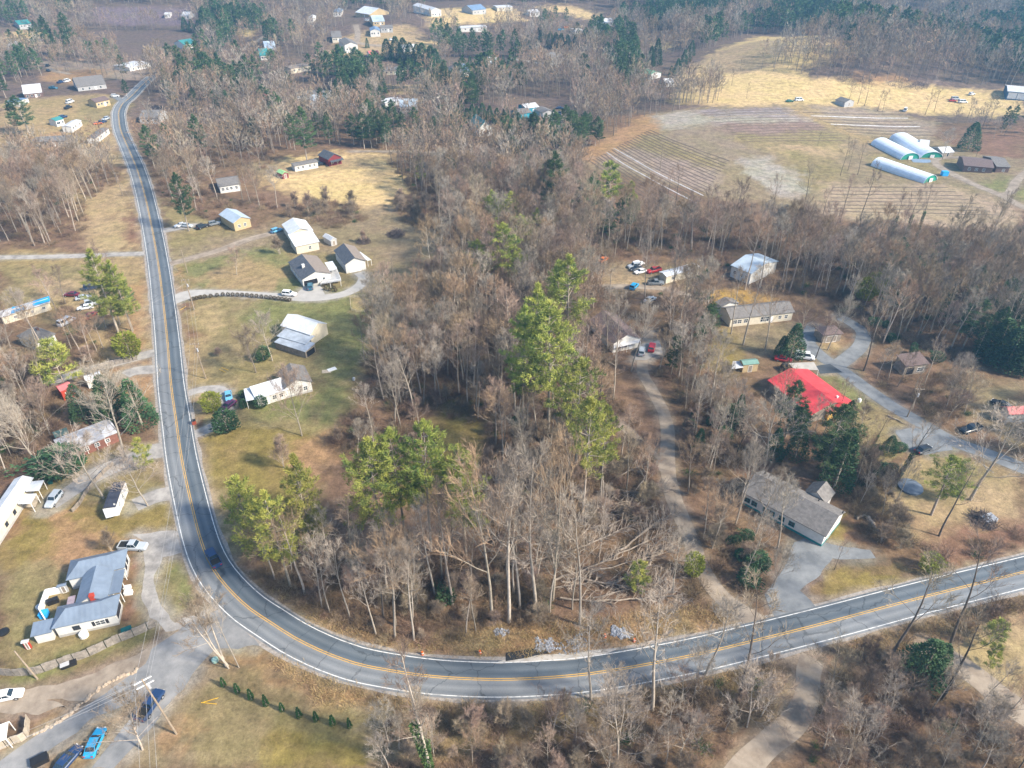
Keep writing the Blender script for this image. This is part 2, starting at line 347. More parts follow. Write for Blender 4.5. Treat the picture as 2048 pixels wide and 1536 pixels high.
# ================================================================ ROADS
def strip(name, left, right, m, lift=0.03, kind='structure', nseg=1, uv=True, parent=None):
    """surface between two world paths with the same number of points"""
    mb = MB(); vs = []; n = len(left)
    for i in range(n):
        for j in range(nseg+1):
            p = left[i].lerp(right[i], j/nseg); vs.append((p.x, p.y, float(H(p.x, p.y))+lift))
    fs = [(i*(nseg+1)+j, i*(nseg+1)+j+1, (i+1)*(nseg+1)+j+1, (i+1)*(nseg+1)+j) for i in range(n-1) for j in range(nseg)]
    mb.add(vs, fs); o = mb.build(name, m, parent, smooth=True)
    me = o.data
    if me.polygons[0].normal.z < 0: me.flip_normals()
    if uv:
        L = [0.0]
        for i in range(1, n): L.append(L[-1]+(left[i]-left[i-1]).length)
        wd = (right[0]-left[0]).length
        lay = me.uv_layers.new(name='UVMap')
        for lp in me.loops:
            i, j = divmod(lp.vertex_index, nseg+1); lay.data[lp.index].uv = (j/nseg, L[i])
    if kind: o['kind'] = kind
    return o
def offset_path(c, d):
    out = []
    for i, p in enumerate(c):
        a = c[max(0, i-1)]; b = c[min(len(c)-1, i+1)]; t = (b-a).xy.normalized()
        dd = d[i] if isinstance(d, (list, tuple)) else d
        out.append(Vector((p.x+t.y*dd, p.y-t.x*dd, 0)))
    return out
EL = [(300,150),(262,185),(238,205),(229,222),(229,240),(232,262),(246,300),(261,337),(275,384),(289,459),(300,534),(309,609),(314,684),(319,768),(326,843),(335,918),(347,993),(362,1068),(377,1118),(400,1160),(435,1202),(470,1236),(512,1268),(562,1302),(612,1327),(662,1346),(712,1361),(812,1378),(912,1388),(1024,1390),(1149,1382),(1249,1367),(1399,1339),(1536,1307),(1686,1269),(1886,1212),(2048,1174),(2200,1138)]
ER = [(312,152),(276,188),(255,208),(247,224),(247,240),(252,262),(270,300),(286,337),(301,384),(320,459),(335,534),(345,609),(356,684),(365,768),(379,843),(392,918),(412,993),(434,1068),(455,1118),(476,1150),(500,1176),(530,1201),(570,1224),(612,1249),(662,1274),(712,1294),(762,1307),(860,1323),(940,1328),(1024,1329),(1130,1323),(1224,1312),(1362,1286),(1500,1253),(1636,1219),(1820,1174),(2010,1125),(2160,1086)]
_l = [P(*p) for p in EL]; _r = [P(*p) for p in ER]
ROADC = smooth_path([(a+b)/2 for a, b in zip(_l, _r)], 2.0)
_wd = [(b-a).length for a, b in zip(_l, _r)]
print('ROAD widths', [round(x, 1) for x in _wd])
HW = 3.15
def asphalt():
    m = bpy.data.materials.new('worn_asphalt'); m.use_nodes = True; n = m.node_tree.nodes; l = m.node_tree.links
    b = n['Principled BSDF']; b.inputs['Roughness'].default_value = .8; b.inputs['Specular IOR Level'].default_value = .35
    uv = n.new('ShaderNodeUVMap'); sx = n.new('ShaderNodeSeparateXYZ'); l.new(uv.outputs[0], sx.inputs[0])
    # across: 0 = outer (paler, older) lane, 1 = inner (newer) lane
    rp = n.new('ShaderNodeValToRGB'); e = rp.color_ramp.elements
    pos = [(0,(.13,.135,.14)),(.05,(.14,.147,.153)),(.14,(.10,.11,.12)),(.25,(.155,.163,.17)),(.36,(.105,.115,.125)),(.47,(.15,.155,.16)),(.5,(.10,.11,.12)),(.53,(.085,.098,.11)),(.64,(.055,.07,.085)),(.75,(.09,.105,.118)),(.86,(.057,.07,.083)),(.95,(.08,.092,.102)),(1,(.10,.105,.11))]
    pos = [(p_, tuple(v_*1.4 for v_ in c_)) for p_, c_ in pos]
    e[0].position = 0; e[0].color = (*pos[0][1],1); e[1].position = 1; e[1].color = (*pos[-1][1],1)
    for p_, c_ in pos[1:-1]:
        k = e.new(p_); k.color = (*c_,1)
    # warp the wheel tracks slightly along the road
    cmb = n.new('ShaderNodeCombineXYZ'); ml = n.new('ShaderNodeMath'); ml.operation='MULTIPLY'; ml.inputs[1].default_value=.05
    l.new(sx.outputs[1], ml.inputs[0]); l.new(ml.outputs[0], cmb.inputs[1]); m3 = n.new('ShaderNodeMath'); m3.operation='MULTIPLY'; m3.inputs[1].default_value=4.5
    l.new(sx.outputs[0], m3.inputs[0]); l.new(m3.outputs[0], cmb.inputs[0])
    ns = n.new('ShaderNodeTexNoise'); ns.inputs['Scale'].default_value=1.6; ns.inputs['Detail'].default_value=6; l.new(cmb.outputs[0], ns.inputs['Vector'])
    ad = n.new('ShaderNodeMath'); ad.operation='MULTIPLY_ADD'; ad.inputs[1].default_value=.10; 
    sb = n.new('ShaderNodeMath'); sb.operation='SUBTRACT'; sb.inputs[1].default_value=.05; l.new(sx.outputs[0], sb.inputs[0])
    l.new(ns.outputs[0], ad.inputs[0]); l.new(sb.outputs[0], ad.inputs[2]); l.new(ad.outputs[0], rp.inputs['Fac'])
    g = n.new('ShaderNodeNewGeometry'); n2 = n.new('ShaderNodeTexNoise'); n2.inputs['Scale'].default_value=.09; n2.inputs['Detail'].default_value=7; l.new(g.outputs['Position'], n2.inputs['Vector'])
    n3 = n.new('ShaderNodeTexNoise'); n3.inputs['Scale'].default_value=4; n3.inputs['Detail'].default_value=5; l.new(g.outputs['Position'], n3.inputs['Vector'])
    mr = n.new('ShaderNodeMapRange'); mr.inputs[1].default_value=.3; mr.inputs[2].default_value=.7; mr.inputs[3].default_value=.85; mr.inputs[4].default_value=1.2; l.new(n2.outputs[0], mr.inputs[0])
    mr2 = n.new('ShaderNodeMapRange'); mr2.inputs[1].default_value=.3; mr2.inputs[2].default_value=.7; mr2.inputs[3].default_value=.93; mr2.inputs[4].default_value=1.07; l.new(n3.outputs[0], mr2.inputs[0])
    mm = n.new('ShaderNodeMath'); mm.operation='MULTIPLY'; l.new(mr.outputs[0], mm.inputs[0]); l.new(mr2.outputs[0], mm.inputs[1])
    # a seam where newer paving starts
    hs = n.new('ShaderNodeHueSaturation'); l.new(rp.outputs[0], hs.inputs['Color']); l.new(mm.outputs[0], hs.inputs['Value'])
    vo = n.new('ShaderNodeTexVoronoi'); vo.feature = 'DISTANCE_TO_EDGE'; vo.inputs['Scale'].default_value = .13; nv = n.new('ShaderNodeTexNoise'); nv.inputs['Scale'].default_value = .5; nv.inputs['Detail'].default_value = 4
    l.new(g.outputs['Position'], nv.inputs['Vector']); va = n.new('ShaderNodeVectorMath'); va.operation = 'MULTIPLY_ADD'; va.inputs[1].default_value = (2.5,2.5,0); l.new(nv.outputs['Color'], va.inputs[0]); l.new(g.outputs['Position'], va.inputs[2]); l.new(va.outputs[0], vo.inputs['Vector'])
    cr = n.new('ShaderNodeMapRange'); cr.inputs[1].default_value = .006; cr.inputs[2].default_value = .016; cr.inputs[3].default_value = .62; cr.inputs[4].default_value = 1; l.new(vo.outputs['Distance'], cr.inputs[0])
    mx = n.new('ShaderNodeMix'); mx.data_type = 'RGBA'; mx.blend_type = 'MULTIPLY'; mx.inputs[0].default_value = 1; l.new(hs.outputs[0], mx.inputs[6]); l.new(cr.outputs[0], mx.inputs[7])
    l.new(mx.outputs[2], b.inputs['Base Color']); return m
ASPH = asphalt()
LL = offset_path(ROADC, -(HW+.45)); RR = offset_path(ROADC, HW+.45)
# offset_path: +d is to the right of travel; travel runs from the far end towards the camera, so the valley-side (inner) lane is on its left
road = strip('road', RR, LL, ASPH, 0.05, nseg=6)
sh_m = mat('shoulder_gravel', (.30,.27,.24), .95, .35, 1.5)
sw = [float(.55+.35*vnoise(i*3.7, 0, 9)) for i in range(len(ROADC))]
strip('road_shoulder', offset_path(ROADC, [-(HW+.45+s) for s in sw]), offset_path(ROADC, [HW+.45+s for s in sw[::-1]]), sh_m, 0.03, nseg=4)
WHITE_P = mat('white_road_paint', (.34,.34,.34), .6, .12, 1.1, col2=(.70,.70,.68), thr=(.36,.5), detail=8); YEL_P = mat('yellow_road_paint', (.36,.25,.09), .6, .15, 1.1, col2=(.66,.38,.06), thr=(.36,.5), detail=8)
for d, m_, wdt in ((-HW, WHITE_P, .10), (HW, WHITE_P, .10), (-.17, YEL_P, .085), (.17, YEL_P, .085)):
    o = strip('road_marking', offset_path(ROADC, d-wdt*.75), offset_path(ROADC, d+wdt*.75), m_, 0.062)

GRAVEL = mat('pale_gravel', (.22,.205,.19), .95, .25, .35, bump=.03, col2=(.40,.375,.345), detail=8, thr=(.35,.62))
TRACK = mat('dusty_track', (.21,.165,.125), .95, .25, .30, col2=(.35,.29,.225), detail=8, thr=(.35,.62))
CONC = mat('pale_concrete', (.40,.38,.35), .8, .12, .4)
TARMAC = mat('grey_tarmac', (.13,.14,.15), .85, .3, .25, col2=(.24,.25,.255), detail=8, thr=(.35,.65))
MATC = dict(pale_gravel=(.29,.26,.22), dusty_track=(.26,.20,.15), grey_tarmac=(.2,.18,.16))
def lane(name, px, wd, m, lift=0.02, end_w=None, rag=.35, median=None):
    """a track along photo points PX, WD metres wide"""
    lift += (len(LANES) % 6)*.003
    c = smooth_path([P(*p) for p in px], 1.2); n = len(c)
    ws = [wd if end_w is None else wd+(end_w-wd)*(i/n) for i in range(n)]
    LANES.append(([(p.x,p.y) for p in c], max(ws)/2, MATC.get(m.name, (.3,.27,.23)), 1.6))
    rag *= .5
    l_ = [-(w_/2+rag*float(vnoise(c[i].x, c[i].y, 6.3, 3))) for i, w_ in enumerate(ws)]
    r_ = [(w_/2+rag*float(vnoise(c[i].x, c[i].y, 5.1, 8))) for i, w_ in enumerate(ws)]
    return strip(name, offset_path(c, l_), offset_path(c, r_), m, lift, nseg=2)
def lot(name, px, m, lift=0.022, rag=.45):
    """a surface filling a photo outline"""
    lift += (len(LANES) % 6)*.003
    w_ = [P(*p) for p in px]; pts = []
    for i in range(len(w_)):
        a, b = w_[i], w_[(i+1) % len(w_)]; n = max(1, int((b-a).length/1.2))
        for k in range(n):
            p = a.lerp(b, k/n); pts.append(Vector((p.x+rag*float(vnoise(p.x,p.y,2.0,4)), p.y+rag*float(vnoise(p.x,p.y,2.0,6)), 0)))
    LANES.append(([(p.x,p.y) for p in pts], .3, MATC.get(m.name, (.3,.27,.23)), 1.8))
    tri = tessellate_polygon([pts]); mb = MB(); mb.add([(p.x, p.y, float(H(p.x,p.y))+lift) for p in pts], tri)
    o = mb.build(name, m); me = o.data
    for f in me.polygons:
        if f.normal.z < 0: f.flip()
    o['kind'] = 'structure'; return o
lane('gravel_driveway', [(297,507),(230,509),(120,513),(0,515),(-60,515)], 3.2, GRAVEL, .028)
lane('gravel_driveway', [(322,463),(345,458),(380,452),(390,452)], 4.0, GRAVEL, .028)
lane('dirt_driveway', [(340,528),(380,517),(440,500),(500,478),(560,463)], 3.6, TRACK, .028)
lane('concrete_driveway', [(346,597),(375,587),(420,585),(500,589),(560,593),(620,597),(680,590),(715,575),(728,556),(718,545)], 3.8, CONC, .030, rag=.08)
lot('concrete_driveway', [(608,574),(640,570),(650,590),(670,597),(600,596),(590,590)], CONC, .034, .1)
lot('gravel_driveway', [(342,592),(380,583),(400,590),(345,610)], CONC, .026, .1)
lane('gravel_driveway', [(370,790),(400,780),(440,778),(452,795),(458,820)], 2.8, GRAVEL, .028)
lane('gravel_driveway', [(386,870),(410,860),(440,845)], 3.2, GRAVEL, .028)
lane('gravel_driveway', [(314,704),(270,715),(215,730),(160,745),(100,765)], 4.0, GRAVEL, .028)
lane('gravel_driveway', [(318,738),(270,742),(250,750)], 4.2, GRAVEL, .028)
lane('gravel_driveway', [(334,898),(300,905),(250,925),(200,945),(150,975),(100,1010)], 6.0, GRAVEL, .028, 4.0, rag=.8)
lane('gravel_driveway', [(346,985),(315,990),(270,1010)], 4.5, GRAVEL, .028, rag=.7)
lot('gravel_driveway', [(370,1062),(345,1060),(270,1068),(285,1085),(292,1130),(285,1190),(300,1235),(330,1262),(400,1250),(420,1215),(350,1245),(318,1200),(312,1150),(330,1112),(378,1105)], GRAVEL, .028, .5)
PAVED = mat('worn_side_road', (.16,.165,.17), .9, .25, .22, col2=(.30,.295,.29), detail=8, thr=(.35,.65))
lot('gravel_road', [(395,1235),(440,1215),(475,1245),(520,1290),(430,1300),(385,1350),(330,1420),(290,1470),(230,1536),(180,1536),(240,1460),(285,1400),(200,1430),(100,1500),(40,1560),(-60,1560),(-20,1530),(80,1470),(180,1410),(290,1330),(300,1300),(340,1270)], PAVED, .032, .4)
lot('gravel_lot', [(385,1240),(330,1275),(270,1310),(180,1350),(60,1380),(-20,1390),(-20,1420),(60,1430),(130,1410),(160,1420),(90,1400),(200,1400),(300,1345),(400,1290)], TRACK, .024, .5)
lane('gravel_track', [(1550,1262),(1500,1235),(1440,1190),(1400,1130),(1375,1060),(1345,990),(1335,920),(1335,850),(1310,790),(1285,745),(1290,700),(1300,660)], 3.5, TRACK, .028, 3.0, rag=.5)
lane('gravel_track', [(1330,940),(1300,905),(1265,870),(1240,845)], 2.4, TRACK, .024, rag=.5)
lot('tarmac_driveway', [(1555,1245),(1530,1190),(1565,1140),(1590,1085),(1620,1070),(1665,1090),(1740,1100),(1755,1118),(1665,1118),(1640,1150),(1600,1180),(1640,1222)], TARMAC, .028, .3)
lane('gravel_track', [(1625,1315),(1615,1345),(1610,1400),(1580,1450),(1520,1500),(1470,1560)], 3.8, TRACK, .028, 4.0, rag=.6)
lane('dirt_track', [(1850,1290),(1900,1320),(1950,1352),(2010,1400),(2080,1450)], 4.6, TRACK, .028, rag=.5)
lane('gravel_road', [(2120,960),(2048,937),(1980,910),(1900,880),(1840,845),(1780,810),(1730,775),(1690,745),(1655,722),(1628,700),(1615,680),(1628,655)], 4.4, TARMAC, .028, 4.2, rag=.25)
lane('gravel_road', [(1668,735),(1700,712),(1722,690),(1725,665),(1700,645),(1680,635)], 4.4, TARMAC, .034, 3.8, rag=.25)
lot('tarmac_pad', [(1632,732),(1660,728),(1685,745),(1640,748)], mat('dark_tarmac',(.07,.08,.09),.8,.2,.4), .040, .15)
lot('tarmac_pad', [(1790,860),(1830,855),(1890,875),(1905,900),(1850,910),(1810,895)], TARMAC, .040, .3)
lane('gravel_track', [(1185,575),(1260,573),(1330,578),(1400,600)], 3.2, TRACK, .04)
lot('parking_pad', [(1275,690),(1320,680),(1325,705),(1290,720),(1265,720)], GRAVEL, .042, .3)
lane('farm_road', [(2120,445),(2048,415),(2000,390),(1950,370),(1900,345),(1875,330),(1870,320),(1890,315),(1930,315)], 4.0, TRACK, .05, 3.6)
lane('farm_road', [(2060,340),(2035,360),(2020,385),(2005,390)], 3.6, TRACK, .06)
lane('village_road', [(247,205),(235,196),(225,193)], 3.5, TARMAC, .06)
lane('village_road', [(90,125),(105,140),(140,148)], 3.5, TRACK, .06)
lane('village_road', [(700,105),(715,75),(712,50)], 4.5, TRACK, .10)
lane('village_road', [(710,85),(740,90),(775,92)], 4, TRACK, .10)
lane('gravel_lot', [(1075,250),(1060,240),(1050,232)], 6, GRAVEL, .06)
lane('village_road', [(1024,118),(1050,122),(1085,128)], 4, CONC, .10)
lane('village_road', [(440,112),(480,100),(530,72)], 4, TRACK, .10)
lane('village_road', [(890,305),(780,303),(700,303)], 3.0, TRACK, .05)
LANES.append(([(p.x,p.y) for p in ROADC if p.y < 420], HW+.6, (.30,.24,.18), 1.8))
build_ground()

# ================================================================ BUILDINGS
def paint(name, c, **k): return mat(name, c, .7, k.pop('var', .10), k.pop('scale', 1.2), **k)
W_WHITE = paint('white_siding', (.64,.63,.60)); W_CREAM = paint('cream_siding', (.62,.565,.45)); W_TAN = paint('tan_siding', (.48,.37,.21)); W_GREY = paint('grey_siding', (.42,.42,.42))
W_RED = paint('red_boards', (.42,.055,.03)); W_BARN = paint('barn_red', (.20,.035,.04)); W_TEAL = paint('teal_paint', (.04,.30,.33)); W_BLUE = paint('turquoise_siding', (.03,.28,.38)); W_BRICK = paint('brown_brick', (.17,.11,.095)); W_YEL = paint('yellow_boards', (.62,.38,.08)); W_WOOD = paint('weathered_boards', (.27,.23,.19), var=.3)
R_BLUE = {a: mat('blue_grey_metal_'+a, (.17,.215,.28), .5, .16, .35, ribs=a, spec=.5) for a in 'XY'}
R_WHITE = {a: mat('white_metal_'+a, (.64,.66,.68), .45, .14, .4, ribs=a, spec=.5) for a in 'XY'}
R_GALV = {a: mat('galvanised_metal_'+a, (.36,.40,.45), .5, .25, .6, ribs=a, spec=.5) for a in 'XY'}
R_RUST = {a: mat('rusty_metal_'+a, (.27,.25,.26), .6, .2, .5, ribs=a, col2=(.60,.62,.65), detail=9) for a in 'XY'}
R_REDM = {a: mat('red_metal_'+a, (.58,.055,.06), .5, .28, .35, ribs=a, spec=.5) for a in 'XY'}
def sh(n, c, c2=None): return mat(n, c, .95, .22, 1.6, col2=c2, detail=8)
R_DARK = sh('dark_shingles', (.06,.07,.085), (.12,.13,.15)); R_TAN = sh('taupe_shingles', (.20,.165,.14), (.27,.23,.20)); R_GREY = sh('grey_shingles', (.125,.118,.112), (.225,.21,.20)); R_BROWN = sh('brown_shingles', (.11,.08,.075), (.19,.14,.13)); R_TEAL = mat('teal_roofing', (.05,.22,.22), .6, .15, .6); R_GREEN = mat('green_roofing', (.06,.28,.16), .6, .15, .6); R_LGREEN = mat('light_green_roofing', (.30,.55,.25), .6, .15, .6); R_LBLUE = mat('pale_blue_roofing', (.42,.50,.58), .5, .12, .5); R_BLK = mat('black_membrane', (.045,.05,.07), .7, .25, .7); R_LGREY = mat('pale_roofing', (.55,.56,.58), .6, .12, .5); R_PINK = mat('faded_red_roofing', (.60,.16,.16), .6, .15, .5); R_BLU2 = mat('slate_blue_roofing', (.16,.24,.36), .6, .15, .5)
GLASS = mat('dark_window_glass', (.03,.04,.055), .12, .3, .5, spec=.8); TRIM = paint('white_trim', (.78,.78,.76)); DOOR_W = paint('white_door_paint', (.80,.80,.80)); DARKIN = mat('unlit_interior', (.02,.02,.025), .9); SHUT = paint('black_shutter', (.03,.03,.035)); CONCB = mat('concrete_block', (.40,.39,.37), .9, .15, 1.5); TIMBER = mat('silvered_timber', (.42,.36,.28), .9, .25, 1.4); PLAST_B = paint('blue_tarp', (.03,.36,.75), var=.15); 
def local(root):
    m = Matrix.Rotation(-root.rotation_euler.z, 3, 'Z'); return lambda w_: m @ (Vector(w_)-root.location)
class Block: pass
def foot(A, B, C, hw):
    a, b, c = P(*A, hw), P(*B, hw), P(*C, hw); ex = (b-a); ex.z = 0; L = ex.length; ex.normalize(); ey = Vector((-ex.y, ex.x, 0))
    Wd = (c-b).dot(ey)
    if Wd < 0: raise ValueError('footprint side %s %s %s' % (A, B, C))
    ctr = (a+b)/2+ey*Wd/2; ctr.z = float(H(ctr.x, ctr.y)); return ctr, math.atan2(ex.y, ex.x), L, Wd
def block(root, A, B, C, hw, roof='gx', rise=None, wall=W_WHITE, rm=R_GREY, over=.35, wall_on=True, base=None, th=.14, names=('wall','roof'), lift=0.0, rm2=None):
    """one roofed volume of a building; A-B is the near eave in the photo, C a point on the far eave; heights in metres"""
    ctr, rz, L, Wd = foot(A, B, C, hw); BLD.append((ctr.x, ctr.y, max(L, Wd)/2))
    if root.get('_new'): 
        root.location = ctr; root.rotation_euler.z = rz; del root['_new']
    tl = local(root); c0 = tl(ctr); dr = rz-root.rotation_euler.z; M = Matrix.Rotation(dr, 3, 'Z'); dz = c0.z
    T = lambda p: M @ Vector((p.x, p.y, p.z)) + Vector((c0.x, c0.y, lift+dz*.0))
    if rise is None: rise = (Wd if roof == 'gx' else L)/2*.36 if roof[0] == 'g' else min(L, Wd)/2*.36
    bk = Block(); bk.T = T; bk.L = L-2*over; bk.W = Wd-2*over; bk.hw = hw; bk.root = root; bk.roof = roof; bk.rise = rise
    def rmat(ax): return rm[ax] if isinstance(rm, dict) else rm
    hl, hv = L/2, Wd/2; il, iv = hl-over, hv-over; z0 = -1.2
    r = MB(); w = MB()
    if roof in ('gx', 'gy'):
        half, ih, a0, ia = (hv, iv, hl, il) if roof == 'gx' else (hl, il, hv, iv); ax = 'x' if roof == 'gx' else 'y'
        for s in (-1, 1):
            pr = [(s*half, hw), (0, hw+rise), (0, hw+rise-th), (s*half, hw-th)]
            r.prism(pr, ax, -a0, a0, 0 if (s < 0 or rm2 is None) else 1, T)
        zt = hw-th*.3+rise*(1-ih/half); w.prism([(-ih, z0), (ih, z0), (ih, zt), (0, hw+rise-th*.5), (-ih, zt)], ax, -ia, ia, 0, T)
    elif roof == 'hip':
        q = max(hl-hv*.95, .1) if hl > hv else 0; p_ = max(hv-hl*.95, .1) if hv >= hl else 0; zz = hw+rise
        vs = [(-hl,-hv,hw),(hl,-hv,hw),(hl,hv,hw),(-hl,hv,hw),(-q,-p_,zz),(q,-p_,zz),(q,p_,zz),(-q,p_,zz)] + [(-hl,-hv,hw-th),(hl,-hv,hw-th),(hl,hv,hw-th),(-hl,hv,hw-th)]
        r.add([T(Vector(v)) for v in vs], [(0,1,5,4),(1,2,6,5),(2,3,7,6),(3,0,4,7),(4,5,6,7),(8,9,1,0),(9,10,2,1),(10,11,3,2),(11,8,0,3),(11,10,9,8)])
        w.box(-il, il, -iv, iv, z0, hw-th*.5, 0, T)
    elif roof == 'shed':
        r.prism([(-hv, hw), (hv, hw+rise), (hv, hw+rise-th), (-hv, hw-th)], 'x', -hl, hl, 0, T)
        w.prism([(-iv, z0), (iv, z0), (iv, hw+rise-th*.6-rise*over/Wd), (-iv, hw-th*.6+rise*over/Wd)], 'x', -il, il, 0, T)
    elif roof == 'flat':
        r.box(-hl, hl, -hv, hv, hw-th, hw, 0, T); w.box(-il, il, -iv, iv, z0, hw-th*.6, 0, T)
    elif roof == 'arch':
        n = 14; rr = hv; hh = rise+hw
        pts = [(-rr*math.cos(math.pi*k/n), hh*math.sin(math.pi*k/n)**.85) for k in range(n+1)]; ins = [(x*.985, max(-.2, z-.08)) for x, z in pts]
        r.prism(pts+ins[::-1], 'x', -hl, hl, 0, T); w.prism([(x, z-.02) for x, z in ins], 'x', -hl+.3, hl-.3, 0, T)
    mats = [rmat('X' if roof != 'gy' else 'Y')] + ([rm2] if rm2 else [])
    bk.ro = r.build(names[1], mats, root, fix=True)
    if wall_on: bk.wo = w.build(names[0], wall, root, fix=True)
    if base:
        bm_ = MB(); bm_.box(-il-.03, il+.03, -iv-.03, iv+.03, -1.25, .55, 0, T); bm_.build('foundation', base, root)
    return bk
def side_T(bk, side):
    L2, W2 = bk.L/2, bk.W/2
    f = {'f': lambda u, z, d: Vector((u*L2, -W2-d, z)), 'b': lambda u, z, d: Vector((-u*L2, W2+d, z)), 'r': lambda u, z, d: Vector((L2+d, u*W2, z)), 'l': lambda u, z, d: Vector((-L2-d, -u*W2, z))}[side]
    half = L2 if side in 'fb' else W2
    return lambda um, z, d: bk.T(f(um/half, z, d))
def opening(bk, side, u, z, w_, h, name='window', frame=TRIM, pane=GLASS, shut=None, bars=True, d=.05):
    """u: -1..1 along the side, z: sill height"""
    half = (bk.L if side in 'fb' else bk.W)/2; F = side_T(bk, side); um = u*half
    m = MB(); t = .09
    def bx(u0, u1, z0, z1, d0, d1, mb):
        vs = [F(a, b, c) for c in (d0, d1) for (a, b) in ((u0,z0),(u1,z0),(u1,z1),(u0,z1))]
        mb.add(vs, [(4,5,6,7),(0,1,5,4),(1,2,6,5),(2,3,7,6),(3,0,4,7)])
    bx(um-w_/2-t, um-w_/2, z-t, z+h+t, -.05, d, m); bx(um+w_/2, um+w_/2+t, z-t, z+h+t, -.05, d, m); bx(um-w_/2, um+w_/2, z-t, z, -.05, d, m); bx(um-w_/2, um+w_/2, z+h, z+h+t, -.05, d, m)
    if bars and w_ > .7 and name == 'window': bx(um-.03, um+.03, z, z+h, -.04, d*.8, m); bx(um-w_/2, um-.03, z+h/2-.03, z+h/2+.03, -.04, d*.8, m); bx(um+.03, um+w_/2, z+h/2-.03, z+h/2+.03, -.04, d*.8, m)
    fr = m.build(name, frame, bk.root); q = MB(); bx(um-w_/2, um+w_/2, z, z+h, -.05, .015, q); q.build('pane' if pane is GLASS else 'panel', pane, fr)
    if shut:
        for s in (-1, 1):
            q = MB(); c = um+s*(w_/2+t+.26); bx(c-.24, c+.24, z-.05, z+h+.05, -.02, .04, q); q.build('shutter', shut, bk.root)
    return fr
def wins(bk, side, us, z=1.0, w_=.9, h=1.1, **k):
    for u in us: opening(bk, side, u, z, w_, h, **k)
def door(bk, side, u, w_=1.0, h=2.05, m=DOOR_W, z=0.05): opening(bk, side, u, z, w_, h, 'door', TRIM, m)
def chimney(bk, x, y, h, m=W_BRICK, w_=.8, name='chimney'):
    c = MB(); z = bk.hw; c.box(x-w_/2, x+w_/2, y-w_/2, y+w_/2, z, z+h, 0, bk.T); c.box(x-w_/2-.06, x+w_/2+.06, y-w_/2-.06, y+w_/2+.06, z+h, z+h+.12, 0, bk.T); c.build(name, m, bk.ro)
def newb(name, label, cat='house', group=None):
    r = empty(name, (0,0,0), 0, label, cat, group); r['_new'] = 1; return r
def plate(root, px, z, th, name, m, dz=None):
    """flat roof, awning or deck through photo points at height Z above the ground under it"""
    tl = local(root); top = [P(*p, (z if dz is None else z+dz[i])) for i, p in enumerate(px)]; n = len(top)
    m_ = MB(); m_.add([tl(p) for p in top]+[tl(p-Vector((0,0,th))) for p in top], [tuple(range(n)), tuple(range(n,2*n))[::-1]]+[(k,(k+1)%n,n+(k+1)%n,n+k)[::-1] for k in range(n)])
    return m_.build(name, m, root, fix=True)
def posts(root, px, z, name='post', m=TRIM, r=.07):
    tl = local(root)
    for p in px:
        q = P(*p, z); a = tl(q); b = tl(Vector((q.x, q.y, float(H(q.x, q.y))-.1))); MB().tube(b, a, r, r, 6).build(name, m, root)

# 1 blue-grey metal roofed house
h = newb('farmhouse', 'white house with blue-grey metal hipped roofs in two linked wings, lower left'); 
b1 = block(h, (102,1258), (232,1230), (240,1187), 3.0, 'hip', 1.7, W_WHITE, R_BLUE, base=CONCB)
b2 = block(h, (131,1161), (249,1135), (256,1096), 3.0, 'hip', 1.7, W_WHITE, R_BLUE, base=CONCB)
b3 = block(h, (149,1212), (214,1199), (224,1136), 3.1, 'gy', 1.5, W_WHITE, R_BLUE)
b4 = block(h, (60,1274), (103,1264), (107,1238), 2.5, 'shed', .3, W_WHITE, R_BLUE)
b5 = block(h, (213,1190), (241,1184), (246,1138), 2.9, 'flat', 0, W_WHITE, R_BLUE, wall_on=False)
posts(h, [(240,1184),(245,1140),(243,1162)], 2.8); chimney(b3, .5, -3.5, 1.6, W_RED, .7)
opening(b1, 'f', .45, 1.1, 1.5, 1.0, shut=SHUT); opening(b1, 'f', -.35, 1.1, 1.0, .9, frame=SHUT); wins(b1, 'r', (-.5,0,.5), 1.0, .8, 1.4, frame=SHUT); wins(b2, 'r', (-.4,.3), 1.0, .8, 1.3, frame=SHUT)
plate(h, [(132,1215),(148,1210),(151,1190),(136,1194)], 2.6, .1, 'awning', mat('mauve_metal', (.30,.24,.27), .6))
f = newb('patio_wall', 'low white wall enclosing the cluttered patio of the blue-grey roofed house', 'wall'); tlp = [(131,1184),(97,1191),(84,1228),(91,1240)]
f.location = P(97,1191); del f['_new']; tl = local(f)
for a, b in zip(tlp, tlp[1:]):
    A_, B_ = tl(P(*a)), tl(P(*b)); d = (B_-A_).normalized(); nn = Vector((-d.y, d.x, 0))*.1
    MB().add([A_-nn,A_+nn,B_+nn,B_-nn]+[q+Vector((0,0,1.7)) for q in (A_-nn,A_+nn,B_+nn,B_-nn)], [(4,5,6,7),(0,1,5,4),(1,2,6,5),(2,3,7,6),(3,0,4,7)]).build('wall_panel', TRIM, f, fix=True)
def shed(name, label, A, B, C, hw, wall, rm, roof='gx', cat='shed', rise=None, dr=('f', 0), group=None, win=()):
    s = newb(name, label, cat, group); b = block(s, A, B, C, hw, roof, rise, wall, rm, over=.15)
    if dr: door(b, dr[0], dr[1], min(1.0, b.L*.4 if dr[0] in 'fb' else b.W*.4), min(2.0, hw-.35), W_WOOD if wall is not W_WOOD else DARKIN)
    for sd_, u in win: opening(b, sd_, u, 1.0, .8, .7)
    return s, b
shed('garden_shed', 'little grey plastic shed behind the blue-grey roofed house', (113,1175), (132,1170), (135,1164), 2.0, W_GREY, R_BLUE)
shed('garden_shed', 'small red and white shed at the left corner of the blue-grey roofed house', (41,1287), (56,1284), (60,1277), 2.0, W_RED, R_LGREY)
